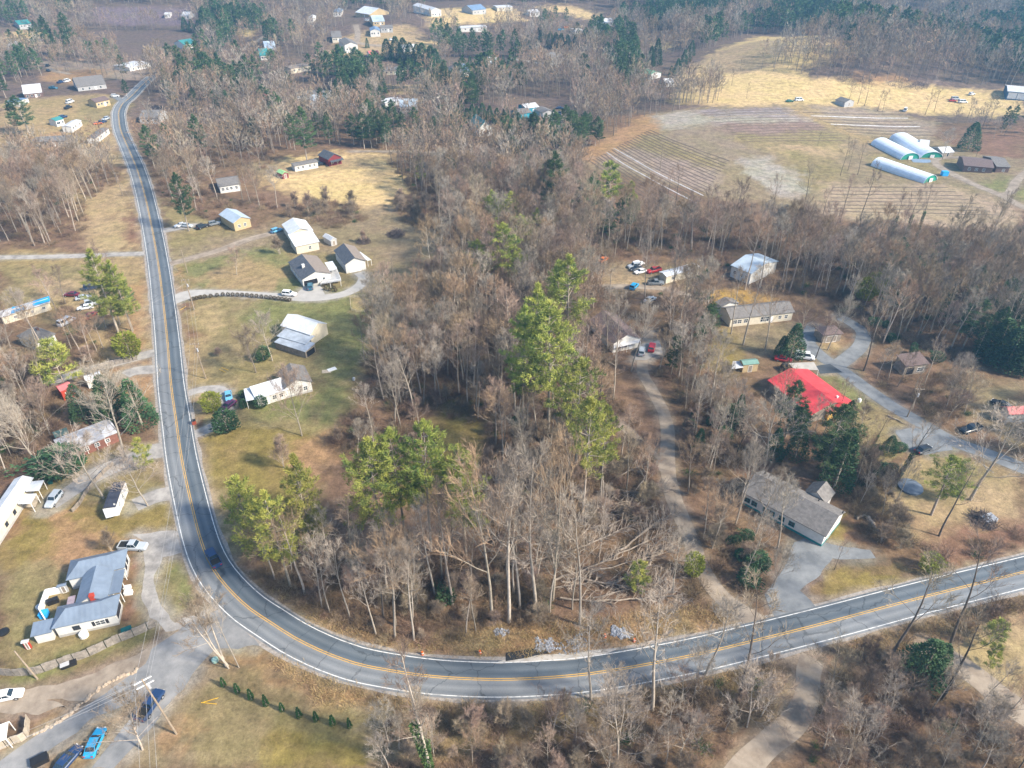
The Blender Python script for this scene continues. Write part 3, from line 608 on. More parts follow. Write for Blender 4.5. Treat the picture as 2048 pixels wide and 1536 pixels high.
# 2 white trailer at left edge
h = newb('mobile_home', 'long cream trailer home with white metal roof, cut by the left edge'); b = block(h, (-26,1096), (67,955), (29,957), 2.9, 'gx', .8, W_CREAM, R_WHITE, base=CONCB)
wins(b, 'f', (-.25,.1,.42), 1.1, .8, .9, frame=SHUT)
p = plate(h, [(60,963),(88,960),(78,981),(51,983)], 2.7, .08, 'porch_roof', R_WHITE['Y']); plate(h, [(47,988),(73,987),(62,1007),(35,1008)], 2.7, .08, 'porch_roof', R_WHITE['Y']); posts(h, [(86,961),(77,980),(72,988),(61,1006)], 2.6)
plate(h, [(52,992),(80,990),(70,1014),(44,1014)], .5, .12, 'deck', TIMBER)
# 3 dark roofed trailer
h = newb('camper_trailer', 'narrow white trailer with a flat dark roof beside the big bare tree', 'trailer'); b = block(h, (206,1016), (231,1013), (244,963), 2.7, 'gx', .25, W_WHITE, R_BLK, over=.08)
plate(h, [(205,1018),(231,1015),(239,1029),(212,1036)], 2.3, .1, 'nose_cap', R_LGREY, dz=[.35,.35,-.8,-.8]); wins(b, 'r', (-.5,.1,.6), 1.1, .8, .8); door(b, 'r', -.15)
posts(h, [(228,1008)], 2.9, 'vent', TRIM, .2)
plate(h, [(238,985),(250,983),(253,966),(244,963)], 2.2, .08, 'awning', R_LGREY)
# 4 long rusty trailer
h = newb('mobile_home', 'long brown-red trailer home under a streaked rusty metal roof'); b = block(h, (123,909), (236,864), (219,836), 2.8, 'gx', .6, paint('faded_brown_red', (.22,.10,.075), var=.25), R_RUST)
wins(b, 'f', (-.7,-.2,.2,.6), 1.0, .9, .9); plate(h, [(165,884),(204,868),(210,876),(170,893)], 2.5, .08, 'porch_roof', R_RUST['X']); posts(h, [(171,892),(190,884),(209,876)], 2.4)
shed('garden_shed', 'red shed with a rounded dark green roof behind the rusty trailer', (110,876), (138,866), (133,855), 2.2, W_RED, mat('moss_green_roofing', (.07,.12,.11), .7, .2, .6), rise=.9)
shed('garden_shed', 'bright red shed with a flaking red and white roof', (120,783), (145,773), (139,761), 3.0, W_RED, R_PINK)
shed('garden_shed', 'white shed half hidden behind the dark evergreen clump', (171,762), (203,752), (197,742), 2.6, W_WHITE, R_LGREY)
# 14 tarp trailer and grey hipped house
h = newb('mobile_home', 'cream trailer home with blue tarps spread over its roof'); b = block(h, (1,635), (101,604), (98,592), 2.7, 'gx', .4, W_CREAM, R_LGREY)
plate(h, [(22,627),(50,618),(49,609),(24,614)], 3.0, .03, 'tarp', PLAST_B); plate(h, [(64,612),(100,602),(98,592),(66,602)], 3.05, .03, 'tarp', PLAST_B); wins(b, 'f', (-.5,0,.2,.7), 1.0, .8, .7)
h = newb('cottage', 'dark grey hip-roofed cottage beside the tarped trailer'); b = block(h, (32,672), (72,687), (98,662), 3.0, 'hip', 1.8, W_WHITE, R_GREY); chimney(b, 1, .5, 2.2, W_BRICK, .6); wins(b, 'f', (-.6,.1,.6)); plate(h, [(60,690),(98,662),(112,680),(75,700)], .6, .12, 'deck', TIMBER)
# 6 white house
h = newb('farmhouse', 'white house with long white metal roof and a grey gabled end, beside the loop driveway')
b = block(h, (568,778), (625,763), (612,730), 3.2, 'gy', 1.9, W_WHITE, R_GREY, base=CONCB); wins(b, 'f', (.5,), 1.0); wins(b, 'r', (-.4,.4))
b = block(h, (511,799), (592,774), (588,752), 2.7, 'shed', .8, W_WHITE, R_WHITE); wins(b, 'f', (-.1,.25,.6), .9); door(b, 'f', -.5)
b = block(h, (492,802), (510,798), (504,774), 2.6, 'flat', 0, W_WHITE, R_WHITE, wall_on=False); posts(h, [(493,801),(509,797),(488,782)], 2.5)
# 7 barn
h = newb('barn', 'big barn with gleaming white metal roof and cream gable end', 'barn'); b = block(h, (560,651), (620,670), (652,646), 3.6, 'gx', 2.0, W_CREAM, R_WHITE, over=.15)
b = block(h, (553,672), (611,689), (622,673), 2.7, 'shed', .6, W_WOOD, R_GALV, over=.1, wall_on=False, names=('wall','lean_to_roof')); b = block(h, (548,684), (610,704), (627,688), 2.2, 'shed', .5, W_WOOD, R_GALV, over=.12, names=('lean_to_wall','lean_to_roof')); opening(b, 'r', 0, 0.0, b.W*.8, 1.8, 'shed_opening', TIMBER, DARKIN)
# 8, 9 house and garage: shaded left and sunlit right roof slopes painted in
h = newb('ranch_house', 'cream house, shaded roof slope coloured dark, lit slope taupe, and an open gable-end garage'); b = block(h, (603,560), (663,546), (641,510), 3.0, 'gy', 1.9, W_WHITE, R_DARK, rm2=R_TAN, base=CONCB)
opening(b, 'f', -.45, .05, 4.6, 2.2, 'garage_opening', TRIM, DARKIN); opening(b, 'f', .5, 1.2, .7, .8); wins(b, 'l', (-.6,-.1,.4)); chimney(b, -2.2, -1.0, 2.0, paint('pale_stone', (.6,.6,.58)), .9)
plate(h, [(640,568),(682,561),(672,536),(661,539)], 1.1, .15, 'deck', W_GREY); plate(h, [(649,525),(665,522),(674,537),(659,541)], 2.9, .1, 'porch_roof', R_WHITE['Y']); posts(h, [(681,562),(660,565),(673,538)], 1.9, 'deck_post', TRIM)
tl = local(h)
def rail(root, px, z0, z1, m, name='railing'):
    tl = local(root); q = MB()
    for a, b in zip(px, px[1:]):
        A_, B_ = P(*a, z1), P(*b, z1); q.tube(tl(A_), tl(B_), .05, .05, 4); n = max(2, int((B_-A_).length/.45))
        for k in range(n+1): c = A_.lerp(B_, k/n); q.tube(tl(c), tl(c-Vector((0,0,z1-z0))), .025, .025, 4)
    return q.build(name, m, root)
rail(h, [(640,565),(682,558),(672,533)], 1.1, 2.0, TRIM)
h = newb('garage', 'detached white garage with a large white door and roof slopes coloured shaded and lit', 'garage'); b = block(h, (689,530), (733,521), (712,492), 3.4, 'gy', 1.9, W_WHITE, R_DARK, rm2=R_TAN)  # left slope's shade and right slope's sun put into the shingle colours
opening(b, 'f', -.05, .05, b.L*.58, 2.7, 'garage_door', TRIM, DOOR_W); b = block(h, (735,521), (742,519), (728,501), 2.4, 'flat', 0, W_WHITE, R_WHITE, wall_on=False, names=('wall','carport_roof')); posts(h, [(735,521),(742,519)], 2.3)
# 10 farmhouse
h = newb('farmhouse', 'cream farmhouse with white metal roofs forming a T, at the end of the dirt driveway'); b = block(h, (590,493), (639,483), (631,465), 3.2, 'shed', 1.3, W_CREAM, R_WHITE); wins(b, 'f', (.2,)); wins(b, 'l', (-.4,.3)); b = block(h, (578,470), (627,461), (606,441), 3.4, 'gy', 1.8, W_CREAM, R_WHITE)
shed('garden_shed', 'small silver shed with a rounded roof behind the cream farmhouse', (661,482), (674,478), (667,466), 2.2, W_GREY, R_LGREY, 'gy', rise=.9)
h = newb('cottage', 'tan house with pale blue roof among trees beside the parked cars'); b = block(h, (466,447), (502,437), (486,415), 3.4, 'gy', 1.6, W_TAN, R_LBLUE); wins(b, 'f', (-.4,.3))
h = newb('cottage', 'white house with grey roof screened by trees above the tan house'); b = block(h, (437,374), (482,368), (478,350), 3.0, 'gx', 1.5, W_WHITE, R_GREY); wins(b, 'f', (-.7,-.3,.1,.6)); door(b, 'f', .35)
h = newb('cabin', 'dark red cabin with black gabled roof and porch at the golden meadow', 'cabin'); b = block(h, (656,320), (684,314), (669,302), 3.2, 'gy', 2.0, W_BARN, R_DARK); wins(b, 'f', (-.4,.4)); plate(h, [(662,325),(688,319),(684,314),(659,320)], 2.6, .12, 'porch_roof', R_DARK); posts(h, [(663,325),(675,322),(687,319)], 2.5, m=TIMBER)
h = newb('mobile_home', 'white trailer home with flat grey roof next to the dark red cabin'); b = block(h, (588,332), (637,324), (633,317), 2.8, 'gx', .4, W_WHITE, R_GREY); wins(b, 'f', (-.7,-.3,.3,.7)); door(b, 'f', 0)
shed('garden_shed', 'tiny red shed with a light green barrel roof at the meadow corner', (564,349), (577,346), (572,338), 2.2, W_BARN, R_LGREEN, 'gy', rise=.8)
# right side
h = newb('ranch_house', 'house with a vivid red metal roof'); b = block(h, (1535,760), (1622,830), (1700,800), 3.0, 'gx', 2.0, W_WOOD, R_REDM, over=.5); wins(b, 'l', (-.6,-.2,.5)); wins(b, 'f', (-.5,-.1)); chimney(b, 6, 3, 1.5, paint('white_flue', (.75,.75,.75)), .35, 'flue')
b2_ = block(h, (1660,826), (1711,806), (1676,768), 2.8, 'gy', 1.4, W_YEL, R_REDM, over=.5); opening(b2_, 'f', 0, .6, 1.2, 1.2)
plate(h, [(1588,738),(1637,740),(1628,724),(1577,726)], 2.5, .1, 'carport_roof', mat('weathered_sheet', (.42,.39,.35), .8, .15, .7)); posts(h, [(1588,738),(1637,740),(1578,727)], 2.4)
s, b = shed('garden_shed', 'tan shed with a green and red roof on the lawn behind the red roofed house', (1487,730), (1519,727), (1516,716), 2.6, W_TAN, mat('faded_green_roofing', (.16,.28,.24), .6, .2, .8)); plate(s, [(1463,738),(1487,735),(1485,722),(1466,722)], 2.0, .06, 'lean_to_roof', R_LGREY); posts(s, [(1463,738),(1467,723)], 1.9, m=TIMBER)
h = newb('ranch_house', 'long house with a broad weathered grey shingle roof beside the tarmac driveway'); b = block(h, (1484,984), (1652,1074), (1688,1022), 3.3, 'gx', 2.4, W_WHITE, R_GREY, base=paint('teal_foundation', (.02,.22,.22))); wins(b, 'f', (-.88,-.7,-.4,-.25,.0,.25), 1.1, 1.1, 1.1, frame=paint('teal_trim', (.03,.25,.27)))
block(h, (1607,985), (1652,1008), (1668,984), 3.2, 'gy', 1.8, W_WHITE, R_GREY)
door(b, 'r', -.2, 1.2)
for x in (-8, 4, 9): c = MB(); c.tube(b.T(Vector((x, 2.6, b.hw+.9))), b.T(Vector((x, 2.6, b.hw+1.7))), .12, .12, 6, cap=True); c.build('vent_pipe', SHUT, b.ro)
h = newb('ranch_house', 'long white house with mottled grey roof in the clearing with orange grass'); b = block(h, (1461,638), (1590,624), (1566,601), 3.0, 'gx', 1.7, W_CREAM, R_GREY); wins(b, 'f', (-.85,-.7,-.5), 1.0, 1.2, 1.2); wins(b, 'f', (.05,.17), .7, 1.5, 1.6); door(b, 'f', .32); wins(b, 'f', (.6,.8)); block(h, (1443,614), (1480,607), (1470,596), 2.8, 'gy', 1.1, W_WHITE, R_GREY)
h = newb('cottage', 'pale blue-grey roofed house seen through trunks in the right-hand wood'); b = block(h, (1461,530), (1503,547), (1530,512), 4.2, 'gx', 1.6, W_WHITE, R_LBLUE); wins(b, 'f', (-.6,.1,.6), 1.6)
h = newb('mobile_home', 'bright white-roofed trailer home in the woodland yard'); b = block(h, (1333,553), (1402,535), (1394,524), 2.9, 'gx', .5, W_CREAM, R_WHITE); wins(b, 'f', (-.6,.4))
h = newb('ranch_house', 'brown-roofed house with a white gable end at the top of the gravel track'); b = block(h, (1226,688), (1282,676), (1262,622), 3.2, 'gy', 2.2, W_WHITE, R_BROWN); wins(b, 'f', (-.5,.0)); door(b, 'f', .4); plate(h, [(1228,696),(1282,684),(1281,676),(1226,688)], 2.7, .1, 'porch_roof', R_LGREY); posts(h, [(1229,695),(1255,689),(1281,683)], 2.6)
h = newb('cottage', 'brown hip-roofed outbuilding inside the gravel loop', 'outbuilding'); b = block(h, (1646,671), (1688,667), (1668,650), 2.8, 'hip', 1.3, W_WOOD, R_BROWN); opening(b, 'f', 0, .1, 3.0, 2.0, 'garage_door', TRIM, W_WOOD)
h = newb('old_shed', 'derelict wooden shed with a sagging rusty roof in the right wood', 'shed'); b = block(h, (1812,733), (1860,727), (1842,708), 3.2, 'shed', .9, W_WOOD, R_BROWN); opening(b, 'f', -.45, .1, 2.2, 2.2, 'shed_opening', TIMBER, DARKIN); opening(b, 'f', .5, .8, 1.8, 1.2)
h = newb('cottage', 'house with a faded red roof at the right edge above the lane'); block(h, (2018,829), (2064,827), (2055,811), 2.8, 'gx', 1.2, W_GREY, R_PINK)
# farm
POLY = mat('white_polythene', (.72,.78,.84), .35, .10, .5, ribs='X', rib_scale=4)
W_GH = paint('green_end_wall', (.02,.26,.19))
def greenhouse(A, B, C, label, z=2.6):
    g = newb('greenhouse', label, 'greenhouse', 'polythene greenhouses on the farm'); b = block(g, A, B, C, .01, 'arch', z*1.35, W_GH, POLY, names=('end_wall','cover'))
    L, Wd = b.L/2+.7, b.W/2; m = MB(); m.prism([(-1,0),(1,0),(1,2.1),(-1,2.1)], 'x', L-.33, L-.22, 0, b.T); m.build('door', TRIM, g, fix=True)
greenhouse((1741,289), (1801,320), (1834,316), 'front one of the paired long white greenhouses with green end walls'); greenhouse((1778,279), (1841,316), (1870,307), 'rear one of the paired long white greenhouses with green end walls'); greenhouse((1741,332), (1847,367), (1872,360), 'long white greenhouse standing alone in front of the pair')
h = newb('ranch_house', 'low brick ranch house with grey roof by the curving farm road'); b = block(h, (1928,331), (1990,334), (1986,317), 3.0, 'gx', 1.5, W_BRICK, R_BROWN); wins(b, 'f', (-.6,-.1,.4)); b = block(h, (1994,331), (2024,331), (2019,312), 3.3, 'gx', 1.6, W_BRICK, R_GREY); wins(b, 'f', (.2,))
s, b = shed('shed', 'metal-roofed shed nearest behind the paired greenhouses', (1838,291), (1858,293), (1856,283), 2.6, W_GREY, R_LGREY); s, b = shed('shed', 'low pale lean-to by the gnarled farm tree', (1886,305), (1910,303), (1903,293), 2.2, W_WOOD, R_LGREY)
shed('field_hut', 'small grey hut with dark roof in the golden pasture', (1690,206), (1709,204), (1700,194), 2.6, W_GREY, R_GREY, 'gy', 'hut')
h = newb('machine_shed', 'blue metal machine shed with two white doors at the right edge of the pasture', 'shed'); b = block(h, (2014,185), (2075,188), (2074,172), 4.2, 'gx', 1.4, paint('blue_metal_siding', (.05,.14,.26)), R_LGREY); opening(b, 'f', -.6, .1, 4.5, 3.4, 'garage_door', TRIM, DOOR_W); opening(b, 'f', .05, .1, 4.5, 3.4, 'garage_door', TRIM, DOOR_W)
# turquoise workshop, chapel
h = newb('workshop', 'turquoise-walled workshop with grey roof, lowest of its cluster', 'workshop'); b = block(h, (1036,229), (1064,225), (1055,214), 3.4, 'gx', 1.4, W_BLUE, R_GREY); wins(b, 'f', (-.3,)); 
h = newb('workshop', 'turquoise-walled workshop with white roof and white door behind the lowest one', 'workshop'); b = block(h, (1052,218), (1079,214), (1068,204), 3.6, 'gx', 1.4, W_BLUE, R_LGREY); opening(b, 'f', .5, .1, 3.5, 2.6, 'garage_door', TRIM, DOOR_W)
h = newb('workshop', 'grey gabled shed right of the turquoise workshops', 'workshop'); b = block(h, (1085,227), (1110,223), (1101,213), 2.8, 'gy', 1.3, W_GREY, R_GREY)
h = newb('chapel', 'white gabled building with teal roof in front of the evergreen hedge', 'chapel'); b = block(h, (957,259), (986,256), (970,238), 4.0, 'gy', 3.6, W_WHITE, R_TEAL); wins(b, 'f', (.1,), 1.2, 2.4, 1.5)
h = newb('cottage', 'house with green roof at the left corner of the golden pasture'); block(h, (1300,150), (1324,145), (1317,130), 3.2, 'gy', 1.6, W_WHITE, R_GREEN)
shed('shed', 'small white shed beside the green roofed house', (1331,166), (1350,164), (1346,157), 2.6, W_WHITE, R_LGREY)
h = newb('farmhouse', 'white house with steep gable alone on the far wooded hill'); block(h, (1808,45), (1824,44), (1821,36), 3.5, 'gx', 1.5, W_WHITE, R_LGREY); block(h, (1821,46), (1833,44), (1829,34), 5.0, 'gy', 4.5, W_WHITE, R_LGREY)
# village
def small(label, A, B, C, hw=3.0, roof='gx', wall=W_WHITE, rm=R_GREY, name='cottage', rise=None, cat='house'):
    h = newb(name, label, cat); b = block(h, A, B, C, hw, roof, rise, wall, rm, over=.25)
    for u in (-.65,-.2,.6): opening(b, 'f', u, 1.0, 1.0, 1.1, bars=False)
    door(b, 'f', .25); return h
MH = 'mobile_home'
for a in [
 ('white trailer home nearest the far bend of the road', (143,255),(163,240),(152,232),2.8,'gx',W_WHITE,R_LGREY,MH,.5),
 ('white trailer home with grey roof and carport left of the road', (191,277),(218,256),(206,250),2.8,'gx',W_WHITE,R_GREY,MH,.5),
 ('small blue and white house touching the far trailer home', (111,243),(128,238),(122,231),3,'gx',W_WHITE,R_TEAL),
 ('long low house with weathered grey roof at the left field', (60,284),(134,283),(130,271),2.8,'gx',W_WOOD,R_GREY,MH,.7),
 ('tan house with brown roof by the far road junction', (191,206),(220,200),(214,192),3,'gx',W_TAN,R_BROWN),
 ('wide house with dull blue-grey roof behind the parked trucks', (153,173),(212,167),(206,157),3,'gx',W_GREY,R_GREY),
 ('white trailer home with pale roof above the far left yards', (258,134),(301,126),(296,117),3,'gx',W_WHITE,R_LGREY,MH,.6),
 ('grey house half hidden right of the far road bend', (277,236),(318,238),(318,222),3,'gx',W_GREY,R_GREY),
 ('cottage with teal roof in the far left woods', (369,91),(393,86),(388,77),3,'gx',W_WHITE,R_TEAL),
 ('trailer with blue carport at the left edge', (10,204),(36,204),(34,196),2.6,'gx',W_WHITE,R_BLU2,MH,.4),
 ('pale roofed house near the left edge behind the big pines', (46,187),(84,183),(78,174),3,'gx',W_BRICK,R_LGREY),
 ('white house with gable towards the village clearing', (689,94),(716,92),(702,75),4.5,'gy',W_WHITE,R_GREY),
 ('tan house with grey roof just behind the white gabled one', (664,78),(684,76),(680,64),3,'gx',W_CREAM,R_GREY),
 ('white house with blue roof in the village clearing', (740,65),(761,64),(757,52),3.5,'gy',W_WHITE,R_BLU2),
 ('low grey barn attached to the clearing yard', (761,58),(786,57),(784,50),3,'gx',W_GREY,R_GREY,'barn',None),
 ('tan trailer home on the wooded slope left of the village', (582,139),(621,132),(616,123),3,'gx',W_CREAM,R_TAN,MH,.5),
 ('long grey trailer home under the evergreen screen', (765,142),(806,141),(803,132),2.8,'gx',W_CREAM,R_GREY,MH,.5),
 ('white cottage with faded red roof left of the evergreen screen', (740,113),(760,112),(757,102),3,'gx',W_WHITE,R_PINK),
 ('long white trailer home on the right village slope', (921,57),(974,57),(971,49),2.8,'gx',W_WHITE,R_LGREY,MH,.5),
 ('white trailer home at the top edge of the golden slope', (994,16),(1026,16),(1023,9),2.8,'gx',W_CREAM,R_LGREY,MH,.5),
 ('blue-grey roofed house at the top of the golden slope', (945,21),(973,20),(969,11),3.5,'gx',W_GREY,R_BLU2),
 ('white farmhouse highest in the village', (862,21),(883,20),(879,9),5,'gy',W_WHITE,R_LGREY),
 ('long tan barn with white roof at the top of the lane', (710,27),(739,27),(737,20),3,'gx',W_TAN,R_WHITE,'barn',None),
 ('tan house with pale metal roof beside the junk yard', (746,47),(770,44),(765,33),3,'gx',W_TAN,R_LBLUE),
 ('white cottage with blue roof on the orange clearing', (921,145),(943,141),(936,131),3,'gx',W_WHITE,R_BLU2),
 ('white cottage in the dark evergreen strip', (975,131),(992,130),(986,121),3,'gx',W_WHITE,R_LGREY),
 ('long white trailer home behind the tall meadow pine', (605,190),(656,189),(653,180),2.8,'gx',W_WHITE,R_GREY,MH,.5),
 ('blue-grey roofed workshop among the village wrecks', (619,208),(658,205),(652,193),3,'gx',W_GREY,R_LBLUE),
 ('white roofed trailer home in the middle of the village', (770,206),(808,198),(803,191),2.8,'gx',W_WHITE,R_WHITE,MH,.4),
 ('open sided shop with pale blue roof beside the white roofed trailer', (799,214),(835,212),(829,200),3.2,'gx',W_GREY,R_LBLUE,'workshop',None),
 ('slim white trailer home behind the spreading pine', (872,189),(893,179),(889,175),2.8,'gx',W_WHITE,R_LGREY,MH,.4),
 ('cottage with pink-red roof in the left village wood', (522,200),(553,198),(549,188),3,'gx',W_GREY,R_PINK),
 ('white shed on the far wooded slope', (613,38),(626,37),(623,31),3,'gy',W_WHITE,R_LGREY),
 ('blue roofed cottage below the top edge', (665,27),(682,26),(678,17),3,'gy',W_WHITE,R_BLU2),
 ('dark grey house beyond the far paddock', (1101,121),(1130,119),(1123,109),3,'gx',W_GREY,R_GREY),
 ('low white house behind the far golden hill', (1205,46),(1228,44),(1224,38),3,'gx',W_WHITE,R_LGREY),
 ('white trailer by the orange trucks on the far paddock', (1150,62),(1166,61),(1164,55),2.8,'gx',W_WHITE,R_LGREY,MH,.4),
 ('far white house below the curved golden hill', (1060,27),(1080,26),(1077,19),3,'gx',W_WHITE,R_LGREY),
 ('pale cottage left of the evergreen screen', (805,97),(832,95),(828,88),3,'gx',W_WHITE,R_LGREY),
 ('blue-grey house on the left lane into the village', (530,98),(552,95),(548,86),3,'gx',W_GREY,R_LBLUE),
 ('small teal roofed cottage under the left lane', (520,112),(540,110),(536,101),3,'gx',W_WHITE,R_TEAL),
 ('wooden gabled shed below the turquoise workshop', (1094,293),(1114,297),(1105,285),3,'gx',W_WOOD,R_BROWN,'shed',None),
 ('long white trailer home in the far left paddock', (14,90),(36,89),(33,82),2.8,'gx',W_WHITE,R_LGREY,MH,.4),
 ('teal roofed barn on the far left field', (38,52),(64,50),(60,40),3,'gx',W_GREY,R_TEAL,'barn',None),
 ('white domed shed beyond the purple orchard', (328,30),(340,29),(337,23),3,'gx',W_WHITE,R_LGREY,'shed',.8),
 ('grey-white barn at the orchard end', (362,33),(378,32),(376,26),3,'gx',W_GREY,R_LGREY,'barn',None),
]: small(a[0], *a[1:5], roof=a[5], wall=a[6], rm=a[7], **({'name': a[8], 'rise': a[9]} if len(a) > 8 else {}))
h = newb('gazebo', 'white canopy tent cut by the left edge at the bottom', 'canopy'); block(h, (-22,1490), (12,1478), (19,1442), 2.6, 'hip', 1.2, W_WHITE, mat('off_white_canvas', (.70,.68,.62), .8), over=.1, wall_on=False); posts(h, [(12,1478),(18,1443)], 2.5)

# ================================================================ VEHICLES
def carpaint(n, c): return mat('paint_'+n, c, .28, .03, .5, spec=.6)
CP = dict(white=carpaint('white', (.78,.79,.80)), silver=carpaint('silver', (.42,.46,.50)), black=carpaint('black', (.02,.025,.035)), navy=carpaint('navy', (.02,.05,.13)), blue=carpaint('blue', (.02,.32,.60)), teal=carpaint('teal', (.02,.12,.19)), lblue=carpaint('light_blue', (.14,.40,.62)), red=carpaint('red', (.45,.02,.03)), maroon=carpaint('maroon', (.16,.015,.04)), purple=carpaint('purple', (.08,.02,.07)), orange=carpaint('orange', (.62,.16,.03)), grey=carpaint('grey', (.18,.20,.22)), green=carpaint('green', (.03,.16,.10)), tan=carpaint('tan', (.5,.42,.3)))
CGL = mat('car_glass', (.02,.035,.05), .06, .2, .5, spec=.9); TYRE = mat('tyre_rubber', (.02,.02,.02), .85); RIM = mat('alloy_rim', (.45,.46,.48), .35, metal=.6); LAMP = mat('lamp_lens', (.75,.75,.72), .15, spec=.8); TAIL = mat('tail_lens', (.45,.02,.02), .2)
SPEC = { # length, width, belt z, roof z, cabin from/to (x), slopes, bed
 'sedan': (4.75,1.82,.92,1.43,-1.75,1.05,.62,.75), 'suv': (4.7,1.88,1.05,1.74,-2.2,.95,.25,.6), 'pickup': (5.5,1.95,1.08,1.82,-.75,1.15,.18,.55), 'van': (5.4,2.0,1.15,2.1,-2.6,1.75,.12,.55)}
CARM = {}
def car_meshes(kind):
    L, Wd, zb, zr, c0, c1, s0, s1 = SPEC[kind]; hl, hw_ = L/2, Wd/2; body = MB()
    xs = [-hl, -hl+.12, -hl+.5, c0 if kind != 'sedan' else -1.2, 0, c1+.1, hl-.7, hl-.2, hl]
    tops = {'sedan': [.72,.88,.93,.93,.93,.92,.80,.70,.55], 'suv': [.85,1.0,1.05,1.05,1.05,1.04,.95,.85,.6], 'pickup': [1.0,1.06,1.06,1.06,1.08,1.07,1.0,.95,.7], 'van': [1.0,1.12,1.15,1.15,1.15,1.14,1.0,.88,.6]}[kind]
    wf = [.86,.95,1,1,1,1,.98,.92,.80]; R_ = []
    for x, t, f in zip(xs, tops, wf): R_.append([(x,-hw_*f*.92,.28),(x,-hw_*f,.5),(x,-hw_*f*.99,t-.12),(x,-hw_*f*.86,t),(x,hw_*f*.86,t),(x,hw_*f*.99,t-.12),(x,hw_*f,.5),(x,hw_*f*.92,.28)])
    vs = [v for r in R_ for v in r]; fs = []
    for i in range(len(R_)-1):
        for k in range(8): fs.append((i*8+k, i*8+(k+1)%8, (i+1)*8+(k+1)%8, (i+1)*8+k))
    fs += [tuple(range(8))[::-1], tuple(range(len(vs)-8, len(vs)))]
    body.add(vs, fs)
    if kind == 'pickup':
        bed0, bed1 = -hl+.12, c0-.05
        for y in (-1, 1): body.box(bed0, bed1, min(y*hw_*.99, y*hw_*.88), max(y*hw_*.99, y*hw_*.88), 1.0, 1.28)
        body.box(-hl+.03, -hl+.14, -hw_*.9, hw_*.9, .95, 1.28)
    bw, tw = hw_*.90, hw_*.74; z0 = zb-.03; x0, x1, t0, t1 = c0, c1, c0+s0, c1-s1
    cab = [(x0,-bw,z0),(x1,-bw,z0),(x1,bw,z0),(x0,bw,z0),(t0,-tw,zr),(t1,-tw,zr),(t1,tw,zr),(t0,tw,zr)]
    body.add(cab, [(4,5,6,7),(0,1,5,4),(1,2,6,5),(2,3,7,6),(3,0,4,7)])
    cv = [Vector(p) for p in cab]
    def pane(a, b, c, d, m0=.08, m1=.14, split=None):
        a, b, c, d = (cv[i] for i in (a, b, c, d)); n = (b-a).cross(d-a).normalized()*.012; out = []
        segs = [(m0*.6, 1-m0*.6)] if not split else [(m0*.5, split-.02), (split+.02, 1-m0*.5)]
        q = MB()
        for u0, u1 in segs:
            f = lambda u, v: a.lerp(b, u).lerp(d.lerp(c, u), v)+n
            q.add([f(u0,m1), f(u1,m1), f(u1,1-m1*.7), f(u0,1-m1*.7)], [(0,1,2,3)])
        return q
    parts = [('windscreen', pane(1,2,6,5), CGL), ('rear_window', pane(3,0,4,7), CGL), ('side_window', pane(0,1,5,4,split=.5), CGL), ('side_window', pane(2,3,7,6,split=.5), CGL)]
    if kind == 'pickup': q = MB(); q.box(-hl+.15, c0-.06, -hw_*.87, hw_*.87, 1.065, 1.08); parts.append(('bed_liner', q, TYRE))
    for y in (-1, 1):
        q = MB(); q.box(hl-.14, hl-.02, min(y*hw_*.45,y*hw_*.74), max(y*hw_*.45,y*hw_*.74), .6, .76); parts.append(('headlight', q, LAMP))
        q = MB(); q.box(-hl-.02, -hl+.06, min(y*hw_*.5,y*hw_*.84), max(y*hw_*.5,y*hw_*.84), .72, .9); parts.append(('tail_light', q, TAIL))
    for x in (-L*.30, L*.31):
        for y in (-1, 1):
            q = MB(); q.tube((x, y*(hw_-.20), .34), (x, y*(hw_+.02), .34), .35, .35, 14, cap=True); parts.append(('wheel', q, TYRE))
            q = MB(); q.tube((x, y*(hw_-.02), .34), (x, y*(hw_+.035), .34), .2, .2, 10, cap=True); parts.append(('rim', q, RIM))
    bm = finish(body, 'car_body', [CP['white']]); out = [('body', bm)]
    for nme, q, m in parts: out.append((nme, finish(q, 'car_'+nme, [m])))
    return out
def car(kind, color, at, to, label, group=None, sc=1.0, name=None):
    if kind not in CARM: CARM[kind] = car_meshes(kind)
    p = P(*at); q = P(*to); d = q-p; BLD.append((p.x, p.y, 2.5)); nm = name or {'sedan':'parked_car','suv':'parked_suv','pickup':'pickup_truck','van':'parked_van'}[kind]
    o = empty(nm, p+Vector((0,0,.05)), math.atan2(d.y, d.x), label, {'sedan':'car','suv':'car','pickup':'truck','van':'van'}[kind], group); o.scale = (sc,)*3
    last = None; far = p.y > 330
    for pn, me in CARM[kind]:
        if far and pn in ('headlight','tail_light','rim','bed_liner'): continue
        if pn == 'body':
            key = (kind, color)
            if key not in CARM: m2 = me.copy(); m2.materials[0] = CP[color]; CARM[key] = m2
            me = CARM[key]
        c = bpy.data.objects.new(pn, me); COL.objects.link(c); c.parent = last if pn == 'rim' else o
        if pn == 'wheel': last = c
    return o
